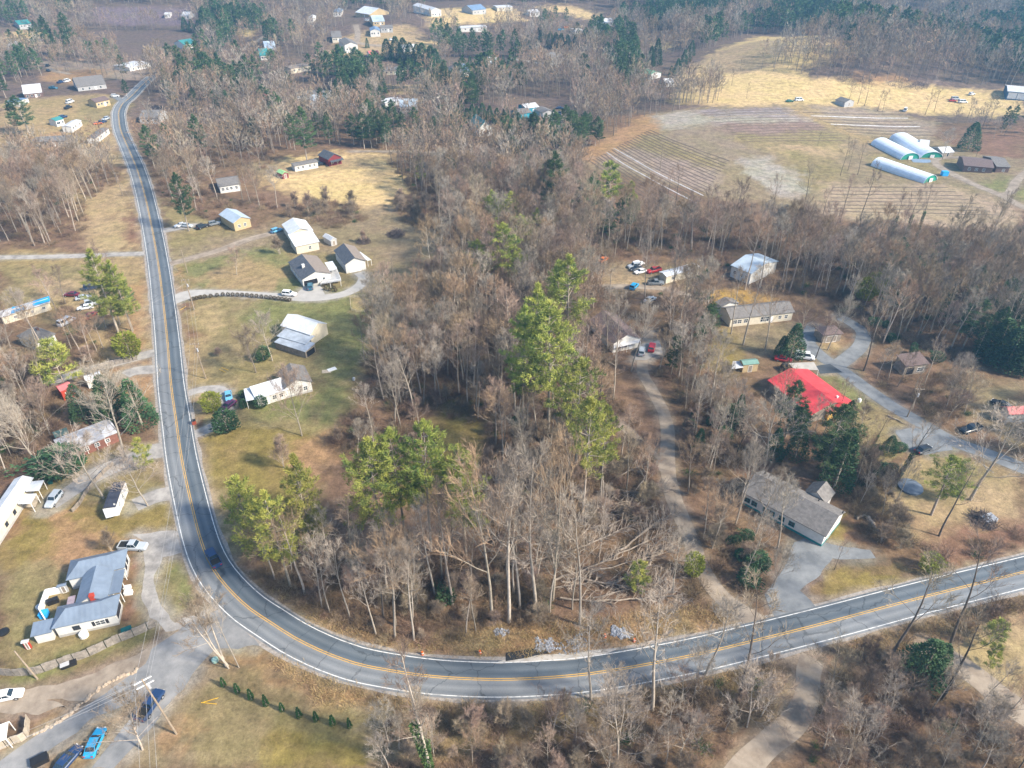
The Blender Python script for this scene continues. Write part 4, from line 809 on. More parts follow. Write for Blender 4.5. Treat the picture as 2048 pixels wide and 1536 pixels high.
for a in [
 ('pickup','navy',(428,1120),(416,1098),'dark blue pickup driving on the road in the curve'),
 ('sedan','blue',(193,1489),(206,1460),'bright blue sedan parked on the gravel at the bottom left'),
 ('sedan','navy',(138,1524),(152,1508),'dark blue car beside the bright blue sedan, cut by the bottom edge'),
 ('pickup','navy',(303,1414),(314,1398),'dark pickup parked under the utility pole'),
 ('sedan','white',(17,1395),(36,1391),'white sedan cut by the left edge near the canopy tent'),
 ('suv','silver',(110,1003),(98,1018),'silver car parked in front of the cream trailer home'),
 ('pickup','silver',(268,1097),(284,1097),'silver pickup behind the corner of the blue-grey roofed house'),
 ('sedan','lblue',(458,796),(460,808),'light blue sedan beside the yellow-green shrub'),
 ('sedan','purple',(457,815),(448,822),'dark purple car touching the light blue sedan'),
 ('suv','white',(579,591),(592,592),'white van-like car on the concrete driveway'),
 ('suv','teal',(621,576),(621,566),'dark blue car in front of the open garage'),
 ('suv','lblue',(554,464),(566,460),'pale blue car beside the cream farmhouse'),
 ('sedan','white',(362,453),(352,455),'white car first from the road below the tan house'), ('sedan','silver',(374,454),(386,455),'silver car second from the road below the tan house'), ('suv','black',(405,456),(416,452),'dark car third from the road, under the trees'), ('suv','grey',(430,450),(440,448),'grey car last in the row beside the tan house'),
 ('van','white',(1608,717),(1625,719),'white van with roof racks beside the red roofed house'),
 ('sedan','red',(1566,722),(1578,724),'red car left of the white van'), ('suv','black',(1577,738),(1590,736),'dark car under the edge of the grey carport'),
 ('suv','silver',(1283,706),(1285,694),'silver car in front of the brown-roofed house'), ('suv','red',(1303,698),(1305,690),'red car beside the silver one at the brown-roofed house'),
 ('sedan','black',(1845,902),(1858,896),'black car on the tarmac parking pad'), ('pickup','black',(1940,862),(1925,866),'black pickup heaped with scrap beside the tarmac lane'), ('sedan','black',(2001,812),(1992,808),'black car near the faded red roof at the right edge'),
 ('suv','navy',(183,578),(198,575),'dark blue car, left of two by the tall verge pines'), ('pickup','navy',(202,574),(212,573),'dark blue pickup, right of two by the tall verge pines'), ('sedan','maroon',(144,592),(134,592),'maroon wreck among the bare trees'), ('sedan','silver',(168,598),(178,596),'silver wreck right of the maroon one'), ('van','silver',(190,609),(202,606),'grey boat-shaped van among the wrecks'), ('sedan','white',(172,618),(160,620),'white wreck below the grey van'), ('sedan','red',(183,634),(190,629),'red wreck closest to the orange bank'), ('van','white',(135,647),(146,641),'white van body among the wrecks beside the cottage'),
 ('suv','white',(1276,531),(1284,529),'white car, upper one of the woodland yard group'), ('suv','silver',(1268,535),(1260,536),'grey car left in the woodland yard group'), ('sedan','white',(1281,546),(1272,548),'white car, lowest of the woodland yard group'), ('sedan','black',(1272,540),(1262,542),'dark car between two white ones in the woodland yard'), ('pickup','red',(1307,544),(1298,546),'red truck in the woodland yard'), ('sedan','orange',(1207,522),(1214,518),'orange machine-like car at the left of the woodland yard'), ('suv','blue',(1268,576),(1272,572),'blue car beside the woodland track'), ('pickup','grey',(1311,569),(1320,569),'grey truck beside the woodland track'), ('sedan','silver',(1300,602),(1308,598),'pale car in the brush behind the brown-roofed house'),
 ('suv','silver',(212,240),(205,242),'dark car beside the road near the grey roofed trailer'), ('suv','navy',(206,246),(213,244),'blue car by the far roadside trailer'), ('sedan','orange',(196,249),(204,248),'orange car by the far roadside trailer'), ('suv','navy',(127,236),(134,234),'dark car between the two far trailer homes'),
 ('suv','white',(231,194),(238,194),'white car at the far road junction'), ('pickup','black',(137,217),(144,214),'black pickup on the far left yard'), ('van','white',(141,206),(150,203),'white truck behind the black pickup'), ('pickup','navy',(122,166),(130,164),'blue truck, left one before the wide blue-grey roof'), ('van','white',(135,164),(143,162),'white truck, right one before the wide blue-grey roof'), ('pickup','teal',(107,178),(118,178),'teal box truck in the far left yard'), ('suv','black',(96,133),(102,128),'dark car where the far left track starts'), ('sedan','black',(97,143),(104,146),'black car below the far left track'),
 ('suv','white',(1103,243),(1110,243),'white car in the row below the turquoise workshops'), ('sedan','black',(1115,246),(1122,247),'dark car in the row below the turquoise workshops'), ('pickup','navy',(1119,230),(1120,224),'dark blue truck right of the workshops'), ('sedan','orange',(1110,230),(1112,225),'orange-red car right of the workshops'), ('suv','lblue',(1080,228),(1081,222),'light blue car between the workshops'), ('pickup','navy',(1119,252),(1120,246),'blue truck lowest below the workshops'), ('sedan','navy',(1120,218),(1127,218),'dark blue car beyond the workshops'), ('suv','black',(1067,226),(1070,222),'black car at the door of the turquoise workshop'),
 ('van','white',(1598,202),(1610,202),'white motorboat-like van in the golden pasture'), ('sedan','green',(1579,204),(1588,204),'green car left of the white van in the pasture'), ('van','white',(1810,222),(1815,214),'white truck in the hedgerow below the pasture'), ('van','silver',(1910,200),(1925,200),'silver tanker-like van in the right pasture'), ('van','white',(1925,206),(1938,206),'white trailer-like van below the silver one'), ('suv','white',(1943,190),(1952,188),'white car furthest up the right pasture'), ('sedan','white',(2043,187),(2052,187),'white car in front of the blue machine shed'),
 ('suv','white',(784,81),(790,80),'white car in the village clearing'), ('sedan','white',(705,212),(712,210),'white car in the village wood, left'), ('sedan','silver',(787,210),(793,208),'silver car by the open sided shop'), ('van','white',(780,221),(788,219),'white van below the open sided shop'), ('sedan','white',(600,198),(607,197),'white wreck by the blue-grey roofed workshop'), ('sedan','navy',(628,192),(634,190),'blue wreck by the blue-grey roofed workshop'), ('suv','black',(892,149),(895,145),'dark truck on the orange clearing'), ('van','white',(925,153),(930,150),'white box truck on the orange clearing'), ('pickup','orange',(1132,56),(1140,55),'orange truck on the far paddock'), ('pickup','tan',(1160,54),(1168,53),'tan truck on the far paddock'), ('pickup','blue',(1122,61),(1128,61),'blue car on the far paddock'),
 ('suv','black',(640,331),(645,330),'black car at the end of the white trailer by the red cabin'), ('van','white',(751,31),(758,30),'white van at the top of the village lane'), ('sedan','white',(743,38),(750,37),'white car by the junk yard'), ('suv','silver',(735,42),(742,41),'silver car by the junk yard'), ('sedan','red',(1905,203),(1912,203),'red tractor-like car in the right hedgerow')]: car(*a)

# ================================================================ POLES, WIRES, FENCES, SMALL THINGS
WIRE = mat('pale_wire', (.35,.34,.33), .6); POLE = mat('weathered_pole', (.30,.24,.18), .9, .25, 1.2); METAL = mat('grey_metal', (.45,.46,.48), .5, .1, 1)
POLES = {}
def pole(key, base, topy, label, arms=1, lean=0.0, az=0.0):
    p = P(*base); h = max(6, min(16, top_height(p, topy))); o = empty('utility_pole', p, az, label, 'utility pole', 'utility poles'); o.rotation_euler.y = lean
    m = MB(); m.tube((0,0,-.3), (0,0,h), .17, .11, 8, cap=True); m.build('pole', POLE, o)
    for a in range(arms):
        z = h-.35-a*1.1; m = MB(); m.box(-1.2, 1.2, -.06, .06, z-.06, z+.06); c = m.build('crossarm', TRIM if key == 'A' else POLE, o)
        for x in (-1.05, -.4, 1.05): q = MB(); q.tube((x,0,z+.06), (x,0,z+.26), .05, .04, 6, cap=True); q.build('insulator', METAL, c)
    if key in 'ABGC': m = MB(); m.tube((.28,0,h-2.6), (.28,0,h-1.7), .2, .2, 10, cap=True); m.build('transformer', METAL, o)
    bpy.context.view_layer.update(); POLES[key] = (o.matrix_world.copy(), h)
pole('A', (353,1468), 1353, 'large utility pole with white crossarms at the gravel road junction', 2, -.05, .6); pole('B', (412,757), 686, 'utility pole with crossarms on the verge beside the long-shadowed lawn', 1, -.03, .1); pole('C', (389,620), 558, 'utility pole at the mouth of the concrete driveway', 1, -.02, .1); pole('D', (266,668), 622, 'short utility pole under the verge pines', 0); pole('E', (75,1358), 1302, 'thin leaning pole at the end of the board fence', 0, -.1); pole('F', (788,568), 515, 'slim pole alone on the lawn right of the garage', 0); pole('G', (1814,834), 776, 'utility pole with a white lamp beside the tarmac lane', 1, .05); pole('H', (246,392), 345, 'utility pole beside the far road', 1); pole('I', (375,545), 500, 'short pole at the dirt driveway', 0); pole('J', (47,178), 145, 'pole near the massive left field pine', 0); pole('K', (1320,340), 290, 'pole in the middle of the planted rows', 0)
def wire(a, b, off, label, sag=1.2, group='overhead wires'):
    def pt(k, o_):
        if isinstance(k, str): M, h = POLES[k]; return M @ Vector((o_, 0, h-.1 if abs(o_) > .1 else h-1.2))
        return Vector(k)
    p0, p1 = pt(a, off), pt(b, off); m = MB(); pr = None
    for i in range(15):
        t = i/14; p = p0.lerp(p1, t)-Vector((0,0,sag*4*t*(1-t)))
        if pr is not None: m.tube(pr, p, .022, .022, 4)
        pr = p
    tag(m.build('overhead_wire', WIRE), label, 'wire', group)
south = P(420, 1536) + Vector((8, -30, 13)); sw = P(-40, 1700) + Vector((-10, 0, 14))
for off, s_ in ((-1.05,'left'), (1.05,'right'), (0,'lowest')):
    wire('A', tuple(south+Vector((off,0,0))), off, 'overhead wire running off the bottom edge from the large pole, %s strand' % s_); wire('A', tuple(sw+Vector((0,off,0))), off, 'overhead wire running to the lower left from the large pole, %s strand' % s_)
    wire('A', 'B', off, 'long overhead wire along the left verge from the large pole, %s strand' % s_, 3.5); wire('B', 'C', off, 'overhead wire between the two verge poles, %s strand' % s_)
wire('C', 'D', 0, 'overhead wire crossing the road to the short pole', .8); wire('C', 'H', 0, 'overhead wire along the road towards the far pole', 3)
def fence(name, px, h, label, m, th=.06, step=1.9, cat='fence', slat=True):
    c = smooth_path([P(*p) for p in px], 1.0) if len(px) > 2 else [P(*px[0]).lerp(P(*px[1]), k/12) for k in range(13)]
    o = empty(name, c[0], 0, label, cat); o.location.z = float(H(c[0].x, c[0].y)); L = local(o); q = MB(); acc = 9; last = c[0]
    for i, (a, b) in enumerate(zip(c, c[1:])):
        a = Vector((a.x,a.y,float(H(a.x,a.y)))); b = Vector((b.x,b.y,float(H(b.x,b.y)))); d = (b-a); d.z = 0; n = Vector((-d.y,d.x,0)).normalized()*th/2; g = (b-a)*.06
        if slat: A_, B_ = a+g, b-g; q.add([L(v) for v in (A_-n,A_+n,B_+n,B_-n)]+[L(v+Vector((0,0,h*(1+.05*((i*7)%3))))) for v in (A_-n,A_+n,B_+n,B_-n)], [(4,5,6,7),(0,1,5,4),(1,2,6,5),(2,3,7,6),(3,0,4,7)])
        else:
            for z in (h*.45, h*.9): q.tube(L(a+Vector((0,0,z))), L(b+Vector((0,0,z))), .05, .05, 4)
        if (a-last).length >= step or i == 0: last = a; MB().tube(L(a-Vector((0,0,.2))), L(a+Vector((0,0,h+.1))), .07, .07, 5, cap=True).build('post', m, o)
    q.build('boards' if slat else 'rail', m, o, fix=True)
fence('board_fence', [(312,1252),(280,1268),(230,1288),(180,1312),(120,1332),(75,1348),(30,1352),(0,1350),(-30,1345)], 1.9, 'weathered grey board fence along the lane in front of the blue-grey roofed house', mat('grey_fence_boards', (.26,.23,.20), .95, .35, 1.5))
fence('board_fence', [(0,1500),(28,1488),(55,1476),(60,1440)], 1.8, 'pale board fence beside the canopy tent', TIMBER)
fence('board_fence', [(275,720),(240,728),(205,738),(180,752)], 1.6, 'old picket fence under the round green tree', mat('grey_fence_boards', (.26,.23,.20)))
fence('board_fence', [(228,930),(205,950),(175,985),(160,1010),(145,1025)], 1.0, 'low dark board edging along the trailer driveway', W_WOOD)
fence('rail_fence', [(700,597),(738,595),(742,621),(706,623),(700,597)], .9, 'wire and rail fence around the square vegetable plot', TIMBER, slat=False, cat='fence')
# planted rows and covers
def rowstrip(name, a, b, wd, m, label, cat, group, h=.12, bend=0):
    p, q = P(*a), P(*b); n = 16; c = []
    nr = Vector((-(q-p).y, (q-p).x, 0)).normalized()
    for i in range(n+1): t = i/n; v = p.lerp(q, t)+nr*(bend*math.sin(math.pi*t)+.5*float(vnoise(p.x*.7+t*6, p.y, 1.0, 5))); c.append(v)
    l_, r_ = offset_path(c, -wd/2), offset_path(c, wd/2); mb = MB(); vs = []
    for i in range(n+1):
        for s, z in ((l_[i], .03), (l_[i].lerp(r_[i], .25), h), (l_[i].lerp(r_[i], .75), h), (r_[i], .03)): vs.append((s.x, s.y, float(H(s.x, s.y))+z+.03))
    mb.add(vs, [(i*4+k, i*4+k+1, (i+1)*4+k+1, (i+1)*4+k) for i in range(n) for k in range(3)]); o = mb.build(name, m)
    if o.data.polygons[0].normal.z < 0: o.data.flip_normals()
    tag(o, label, cat, group)
SOIL = mat('dark_row_soil', (.15,.115,.09), .95, .3, .8); STRAW = mat('straw_row', (.34,.27,.18), .95, .3, .8); FILM = mat('white_row_film', (.45,.42,.40), .6, .15, .8, col2=(.68,.68,.69), thr=(.4,.55))
for k in range(23):
    t = k/22; a = (1180+t*118, 322-t*62); b = (1372+t*86, 440-t*118)
    if k in (6,9): rowstrip('row_cover', a, b, .65, FILM, 'white plastic row cover on the lower left field, %s of two' % ('left' if k == 6 else 'right'), 'row cover', 'white row covers', .15, -2)
    else: rowstrip('crop_row', a, b, .6, SOIL, 'dark planted row on the sloping field', 'crop row', 'rows of the sloping field', bend=-2)
for k in range(17):
    t = k/16; rowstrip('crop_row', (1665-t*8, 372+t*55), (1890+t*110, 372+t*62), .65, SOIL if k % 2 else STRAW, 'planted row below the single greenhouse, %s' % ('dark soil' if k % 2 else 'pale straw'), 'crop row', 'rows below the single greenhouse', bend=1)
for k in range(15):
    t = k/14; wq = k in (3,8); rowstrip('row_cover' if wq else 'crop_row', (1598+t*110, 222+t*46), (1800+t*70, 226+t*48), 1.0 if wq else .8, FILM if wq else (SOIL if k % 2 else STRAW), 'white cover strip on the field above the greenhouses, %s' % ('upper' if k == 3 else 'lower') if wq else 'planted row above the greenhouses, %s' % ('dark soil' if k % 2 else 'pale straw'), 'row cover' if wq else 'crop row', 'rows above the greenhouses')
for k in range(13):
    t = k/12; rowstrip('crop_row', (1400+t*90, 226+t*58), (1592+t*100, 219+t*62), .6, STRAW if k == 2 else SOIL, 'planted row in the upper middle field, %s' % ('pale straw' if k == 2 else 'dark soil'), 'crop row', 'rows of the upper middle field')
# fallen logs
LOGM = mat('dead_log_wood', (.20,.16,.125), .95, .3, .8, col2=(.40,.335,.27))
def log(a, b, r, label, z=.5, branchy=True):
    p, q = P(*a), P(*b); rng = random.Random(int(a[0]*3+b[1])); o = empty('fallen_tree' if branchy else 'fallen_log', p, math.atan2((q-p).y, (q-p).x), label, 'log', 'fallen trees in the central wood' if branchy else None); L = (q-p).length
    m = MB(); n = 8; pts = [Vector((L*k/n, rng.uniform(-.25,.25)*(k>0), z*(.5+.5*k/n)+r*.5)) for k in range(n+1)]
    for k in range(n): m.tube(pts[k], pts[k+1], r*(1-.75*k/n), r*(1-.75*(k+1)/n), 7, cap=(k == 0))
    m.build('trunk', LOGM, o)
    if branchy:
        c = MB()
        for k in range(26):
            t = rng.uniform(.35,1); i = min(int(t*n), n-1); s = pts[i].lerp(pts[i+1], t*n-i); d = Vector((rng.uniform(.3,1), rng.choice((-1,1))*rng.uniform(.3,1), rng.uniform(0,.7))).normalized(); l = rng.uniform(1.5,4.5)*(1.2-t*.5)
            e = s+d*l; c.tube(s, e, .07, .03, 4)
            for _ in range(6): f = s.lerp(e, rng.uniform(.4,1)); c.tube(f, f+(d+rvec(rng)*.8).normalized()*rng.uniform(.5,1.6), .03, .012, 3)
        c.build('branches', LOGM, o)
for i, (a, b) in enumerate([((1115,1072),(1300,1005)),((1010,1145),(1170,1098)),((1240,1105),(1330,1040)),((1180,1150),(1345,1108)),((1200,1130),(1350,1062)),((1110,1165),(1245,1120)),((1185,1200),(1350,1163)),((1195,1206),(1365,1200)),((900,1065),(1030,1130)),((1290,955),(1240,1040)),((1260,990),(1340,985)),((1300,1120),(1362,1085)),((1080,1185),(1190,1172)),((1140,1110),(1260,1060)),((1210,1180),(1300,1135)),((1150,1090),(1215,1010)),((1215,1060),(1290,1020)),((1090,1120),(1160,1060)),((1250,1160),(1330,1075)),((1060,1100),(1140,1130)),((1270,1080),(1350,1030)),((1230,960),(1300,930)),((1120,1200),(1230,1215)),((1160,1160),(1290,1190)),((980,1120),(1080,1150))]):
    log(a, b, .15+.05*(i % 3), 'fallen grey tree with snapped limbs lying in the central wood', 1.1)
log((1735,1036), (1770,1085), .5, 'thick pale fallen log right of the big grey roof', .1, False); log((1713,1038), (1731,1032), .35, 'short pale log beside the thick fallen log', .1, False); log((1775,832), (1812,850), .25, 'long thin log beside the tarmac lane', .1, False)
log((450,1318), (430,1322), .2, 'short stump log at the birch foot', .05, False)
# small things
def boxy(name, at, size, m, label, cat, rz=0, lid=None, kind=None):
    p = P(*at); o = empty(name, p, rz, label, cat); w_, d_, h_ = size; q = MB(); q.box(-w_/2, w_/2, -d_/2, d_/2, 0, h_); c = q.build('body', m, o)
    bv = c.modifiers.new('soft', 'BEVEL'); bv.width = .04; bv.segments = 2
    if lid: q = MB(); q.box(-w_/2-.04, w_/2+.04, -d_/2-.04, d_/2+.04, h_, h_+.09); q.build('lid', lid, o)
    return o
def round_(name, at, r, h, m, label, cat, flat=False):
    p = P(*at); o = empty(name, p, 0, label, cat); q = MB(); q.tube((0,0,0), (0,0,h*.8), r, r, 14); q.tube((0,0,h*.8), (0,0,h), r, r*.6, 14, cap=True); q.build('body', m, o, smooth=False); return o
BIN = mat('green_bin_plastic', (.01,.10,.10), .5); BLK = mat('black_plastic', (.02,.02,.022), .5); OR = mat('orange_plastic', (.75,.14,.02), .5); BARK2 = mat('slash_wood', (.14,.11,.10), .95, .4, 1.5); RIP = mat('pale_riprap', (.30,.32,.36), .9, .3, 1.5)
boxy('wheelie_bin', (102,966), (.8,.9,1.1), BIN, 'dark green wheelie bin by the cream trailer home', 'bin', .4, BLK)
boxy('patio_table', (255,1264), (1.6,1.0,.8), BIN, 'green garden table by the board fence', 'table', .5, BIN); boxy('patio_table', (90,1232), (1.3,1.3,1.0), PLAST_B, 'blue covered table on the white walled patio', 'table', .2, PLAST_B); boxy('grill', (108,1206), (1.8,.8,1.0), BLK, 'black grill on the white walled patio', 'grill', .5, BLK)
boxy('storage_chest', (258,1188), (1.4,.8,.6), TRIM, 'white chest on the path right of the blue-grey roofed house', 'chest', .2, TRIM); boxy('storage_chest', (256,1178), (1.2,.8,.6), TRIM, 'second white chest behind the first on the path', 'chest', .2, TRIM)
round_('gas_tank', (169,1272), .75, 1.1, TRIM, 'white round tank against the white house wall', 'tank'); round_('satellite_dish', (80,1216), .6, .7, METAL, 'grey dish-topped drum outside the patio wall', 'drum'); round_('utility_cabinet', (431,1322), .55, .7, mat('pale_green_enamel', (.35,.52,.44), .5), 'pale green round cabinet beside the birch', 'cabinet'); round_('fire_pit', (8,1265), .9, .35, BLK, 'black fire ring on the lawn at the left edge', 'fire pit')
round_('gas_tank', (1718,803), .5, .9, TRIM, 'small white tank beside the red roof', 'tank'); round_('water_tank', (708,760), .4, .8, METAL, 'small grey tank at the edge of the green lawn', 'tank')
round_('trampoline', (1820,975), 2.6, .5, mat('slate_mat', (.13,.16,.20), .7), 'round dark pool cover on the right lawn', 'pool'); boxy('pool_slab', (1843,322), (9,6,.12), mat('blue_slab', (.20,.27,.36), .7), 'flat blue-grey pad in front of the greenhouses', 'pad', -.2)
boxy('water_tote', (1888,351), (2.6,2.2,1.9), PLAST_B, 'bright blue tank beside the single greenhouse', 'tank', 0, PLAST_B); boxy('board_stack', (653,743), (2.4,1.6,.12), TIMBER, 'tan sheet of plywood on the green lawn', 'board', .2); boxy('board_stack', (664,739), (2.4,1.5,.15), TRIM, 'white sheet beside the plywood on the green lawn', 'board', .6)
boxy('mail_box', (389,848), (.9,.9,1.1), mat('rust_red_metal', (.28,.06,.03), .7), 'rust red planter on the strip between the driveway loops', 'planter', .4, BLK)
boxy('wagon', (141,1330), (2.0,1.0,.6), BLK, 'black utility wagon behind the board fence', 'wagon', .5, BLK); boxy('junk_cart', (82,1524), (2.2,1.3,.9), BLK, 'black cart with junk at the bottom left', 'cart', .6, BLK); boxy('ride_on_mower', (132,1334), (1.3,.8,.7), BLK, 'dark mower left of the wagon', 'mower', .5, METAL)
boxy('playhouse', (1667,820), (1.6,1.6,1.8), W_YEL, 'yellow play hut by the red roof gable', 'playhouse', .3, W_YEL); boxy('junk_pile', (1975,1040), (3.0,2.0,.9), RIP, 'heap of white scrap on the right lawn', 'scrap heap', .3)
def pile(name, at, r, h, m, n, label, cat, sz=.5, kind=None):
    p = P(*at); rng = random.Random(int(at[0])); q = MB()
    for _ in range(n):
        a = rng.uniform(0,6.28); rr = r*math.sqrt(rng.random())*(.75+.3*math.sin(a*2+at[0])+.22*math.sin(a*5+at[1])); z = h*(1-rr/r)*rng.uniform(.0,.6); s = sz*rng.uniform(.4,1.0); d = rvec(rng)*s*.6; e = d.cross(rvec(rng)).normalized()*s*.5; f = d.cross(e).normalized()*s*.35; c = Vector((rr*math.cos(a), rr*math.sin(a), z))
        q.add([c+x*d+y*e+w_*f for x in (-1,1) for y in (-1,1) for w_ in (-1,1)], [(0,1,3,2),(4,6,7,5),(0,4,5,1),(2,3,7,6),(0,2,6,4),(1,5,7,3)])
    o = q.build(name, m, fix=True); o.location = p; return tag(o, label, cat, None, kind)
def sticks(name, at, r, h, m, n, label, cat):
    p = P(*at); rng = random.Random(int(at[1])); q = MB()
    for _ in range(n):
        a = rng.uniform(0,6.28); rr = r*math.sqrt(rng.random()); c = Vector((rr*math.cos(a), rr*math.sin(a), h*(1-rr/r)*rng.random())); d = (rvec(rng)+Vector((0,0,.1))).normalized()*rng.uniform(.5,1.6); q.tube(c-d, c+d, .06, .03, 4)
    o = q.build(name, m); o.location = p; return tag(o, label, cat, None, 'stuff')
sticks('brush_pile', (792,470), 3.4, 2.6, BARK2, 420, 'heap of cut brush on the dull lawn', 'brush pile'); sticks('brush_pile', (728,484), 2.6, 1.8, BARK2, 260, 'second heap of cut brush beside the leafless shrub', 'brush pile'); sticks('brush_pile', (1966,1042), 2.6, 1.6, BARK2, 300, 'dark heap of cut brush on the right lawn', 'brush pile')
sticks('brush_pile', (1705,158), 12, 3.5, BARK2, 500, 'long dark brush heap below the spur wood', 'brush pile'); sticks('brush_pile', (1810,168), 14, 3.5, BARK2, 600, 'long dark brush heap at the hill foot', 'brush pile')
pile('riprap', (1240,1266), 1.7, .3, RIP, 300, 'pale blue-grey stones filling the ditch mouth above the road', 'rocks', .45, 'stuff'); pile('riprap', (1095,1290), 2.3, .2, RIP, 260, 'pale stones spread beside the broken shoulder', 'rocks', .35, 'stuff'); pile('riprap', (1001,1264), 1.3, .4, RIP, 110, 'small patch of pale stones on the tan verge', 'rocks', .35, 'stuff'); pile('riprap', (1150,1290), 2.6, .3, RIP, 160, 'scattered pale stones along the ditch', 'rocks', .3, 'stuff')
for k, ((x, y), l) in enumerate([((845,1309),'leftmost on the verge'), ((960,1307),'second from the left on the verge'), ((1210,1274),'beside the stones of the ditch mouth'), ((1268,1283),'right of the ditch mouth')]):
    p = P(x, y); o = empty('traffic_drum', p, 0, 'small orange marker '+l, 'marker', 'orange markers along the verge'); q = MB(); q.tube((0,0,0), (0,0,.8), .25, .17, 10, cap=True); q.build('body', OR, o); q = MB(); q.tube((0,0,.4), (0,0,.55), .225, .21, 10); q.build('band', TRIM, o)
rk = random.Random(3)
for k in range(34):
    t = k/33; x = 70+t*205+rk.uniform(-3,3); y = 1468-t*132+6*math.sin(t*7)+rk.uniform(-2,2); q = MB(); s = rk.uniform(.25,.5)
    for _ in range(1): q.tube((0,0,-.1), (0,0,s*.6), s, s*.55, 7, cap=True)
    o = q.build('border_stone', mat('tan_stone', (.42,.33,.24), .95, .25, 1.5)); o.location = P(x, y); o.rotation_euler = (rk.uniform(-.3,.3), rk.uniform(-.3,.3), rk.uniform(0,6)); tag(o, 'rough tan stone in the line between the two gravel lanes', 'stone', 'stones lining the gravel lane')
lot('asphalt_patch', [(1012,1305),(1035,1302),(1060,1297),(1085,1300),(1104,1306),(1080,1311),(1050,1316),(1012,1322)], mat('fresh_black_asphalt', (.025,.027,.03), .7, .3, .8), .075, .15)
lot('shoulder_patch', [(985,1327),(1012,1318),(1110,1308),(1190,1302),(1240,1296),(1200,1312),(1110,1322)], mat('pale_shoulder_fill', (.42,.39,.35), .9, .2, .6), .05, .2)
for (x, y, rz_, l) in [(418,1407,-.1,'leftmost'),(420,1401,.35,'crossing the leftmost'),(366,617,1.2,'beside the upper verge pole'),(445,742,-.6,'left of two by the lower verge pole'),(450,738,-.5,'right of two by the lower verge pole')]:
    p = P(x, y); q = MB(); q.tube((-1.3,0,.08), (1.3,0,.08), .05, .05, 6, cap=True); o = q.build('guy_guard', mat('yellow_plastic', (.75,.45,.03), .5)); o.location = p; o.rotation_euler.z = rz_; tag(o, 'yellow plastic tube lying on the grass, '+l, 'tube')

# ================================================================ TREES
BARK = mat('grey_tan_bark', (.25,.21,.17), .95, .3, 1.2, obvar=.35, col2=(.46,.40,.33), detail=4, hv=.012)
TWIG = mat('winter_twigs', (.205,.152,.112), .95, .3, .25, obvar=.36, col2=(.41,.32,.235), detail=3, hv=.022)
TWIG_G = mat('grey_winter_twigs', (.22,.185,.148), .95, .3, .25, obvar=.36, col2=(.43,.38,.315), detail=3, hv=.012)
TWIG_O = mat('tawny_winter_twigs', (.22,.15,.095), .95, .3, .25, obvar=.25, col2=(.40,.285,.185), detail=3, hv=.012)
BARK_FAR = mat('darker_far_bark', (.17,.145,.125), .95, .3, 1.2, obvar=.3, col2=(.30,.26,.22))  # toned-down bark for the far trees
TWIG_PALE = mat('pale_grey_twigs', (.28,.235,.19), .95, .3, .3, obvar=.22, col2=(.42,.36,.295), detail=3, hv=.01)
BARK_PALE = mat('pale_bark', (.30,.26,.215), .95, .3, 1.2, obvar=.2, col2=(.46,.405,.34), detail=4)
BARK_DARK = mat('dark_bark', (.075,.06,.05), .95, .3, 1.2, obvar=.3, col2=(.14,.115,.095), detail=4)
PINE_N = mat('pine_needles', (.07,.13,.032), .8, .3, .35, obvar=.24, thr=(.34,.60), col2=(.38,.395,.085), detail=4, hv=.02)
PINE_D = mat('dark_pine_needles', (.032,.078,.036), .8, .3, .22, obvar=.3, col2=(.10,.16,.055), detail=4, hv=.02)  # deeper green needles of the dark pines
FIR_N = mat('dark_evergreen_needles', (.025,.065,.030), .8, .3, .4, obvar=.25, col2=(.075,.14,.055), detail=4, hv=.015)
SHRUB_Y = mat('yellow_green_leaves', (.13,.16,.02), .8, .3, .8, obvar=.15, col2=(.28,.30,.04), detail=4)
IVY = mat('ivy_leaves', (.03,.07,.02), .7, .3, .8, obvar=.2, col2=(.09,.15,.04), detail=4)
BRUSH_M = mat('brown_brush', (.15,.10,.065), .95, .3, .3, obvar=.45, col2=(.33,.24,.155), detail=4, hv=.02)
GRASS_M = mat('dead_grass_blades', (.30,.21,.10), .95, .3, .3, obvar=.35, col2=(.46,.34,.17), detail=4, hv=.015)

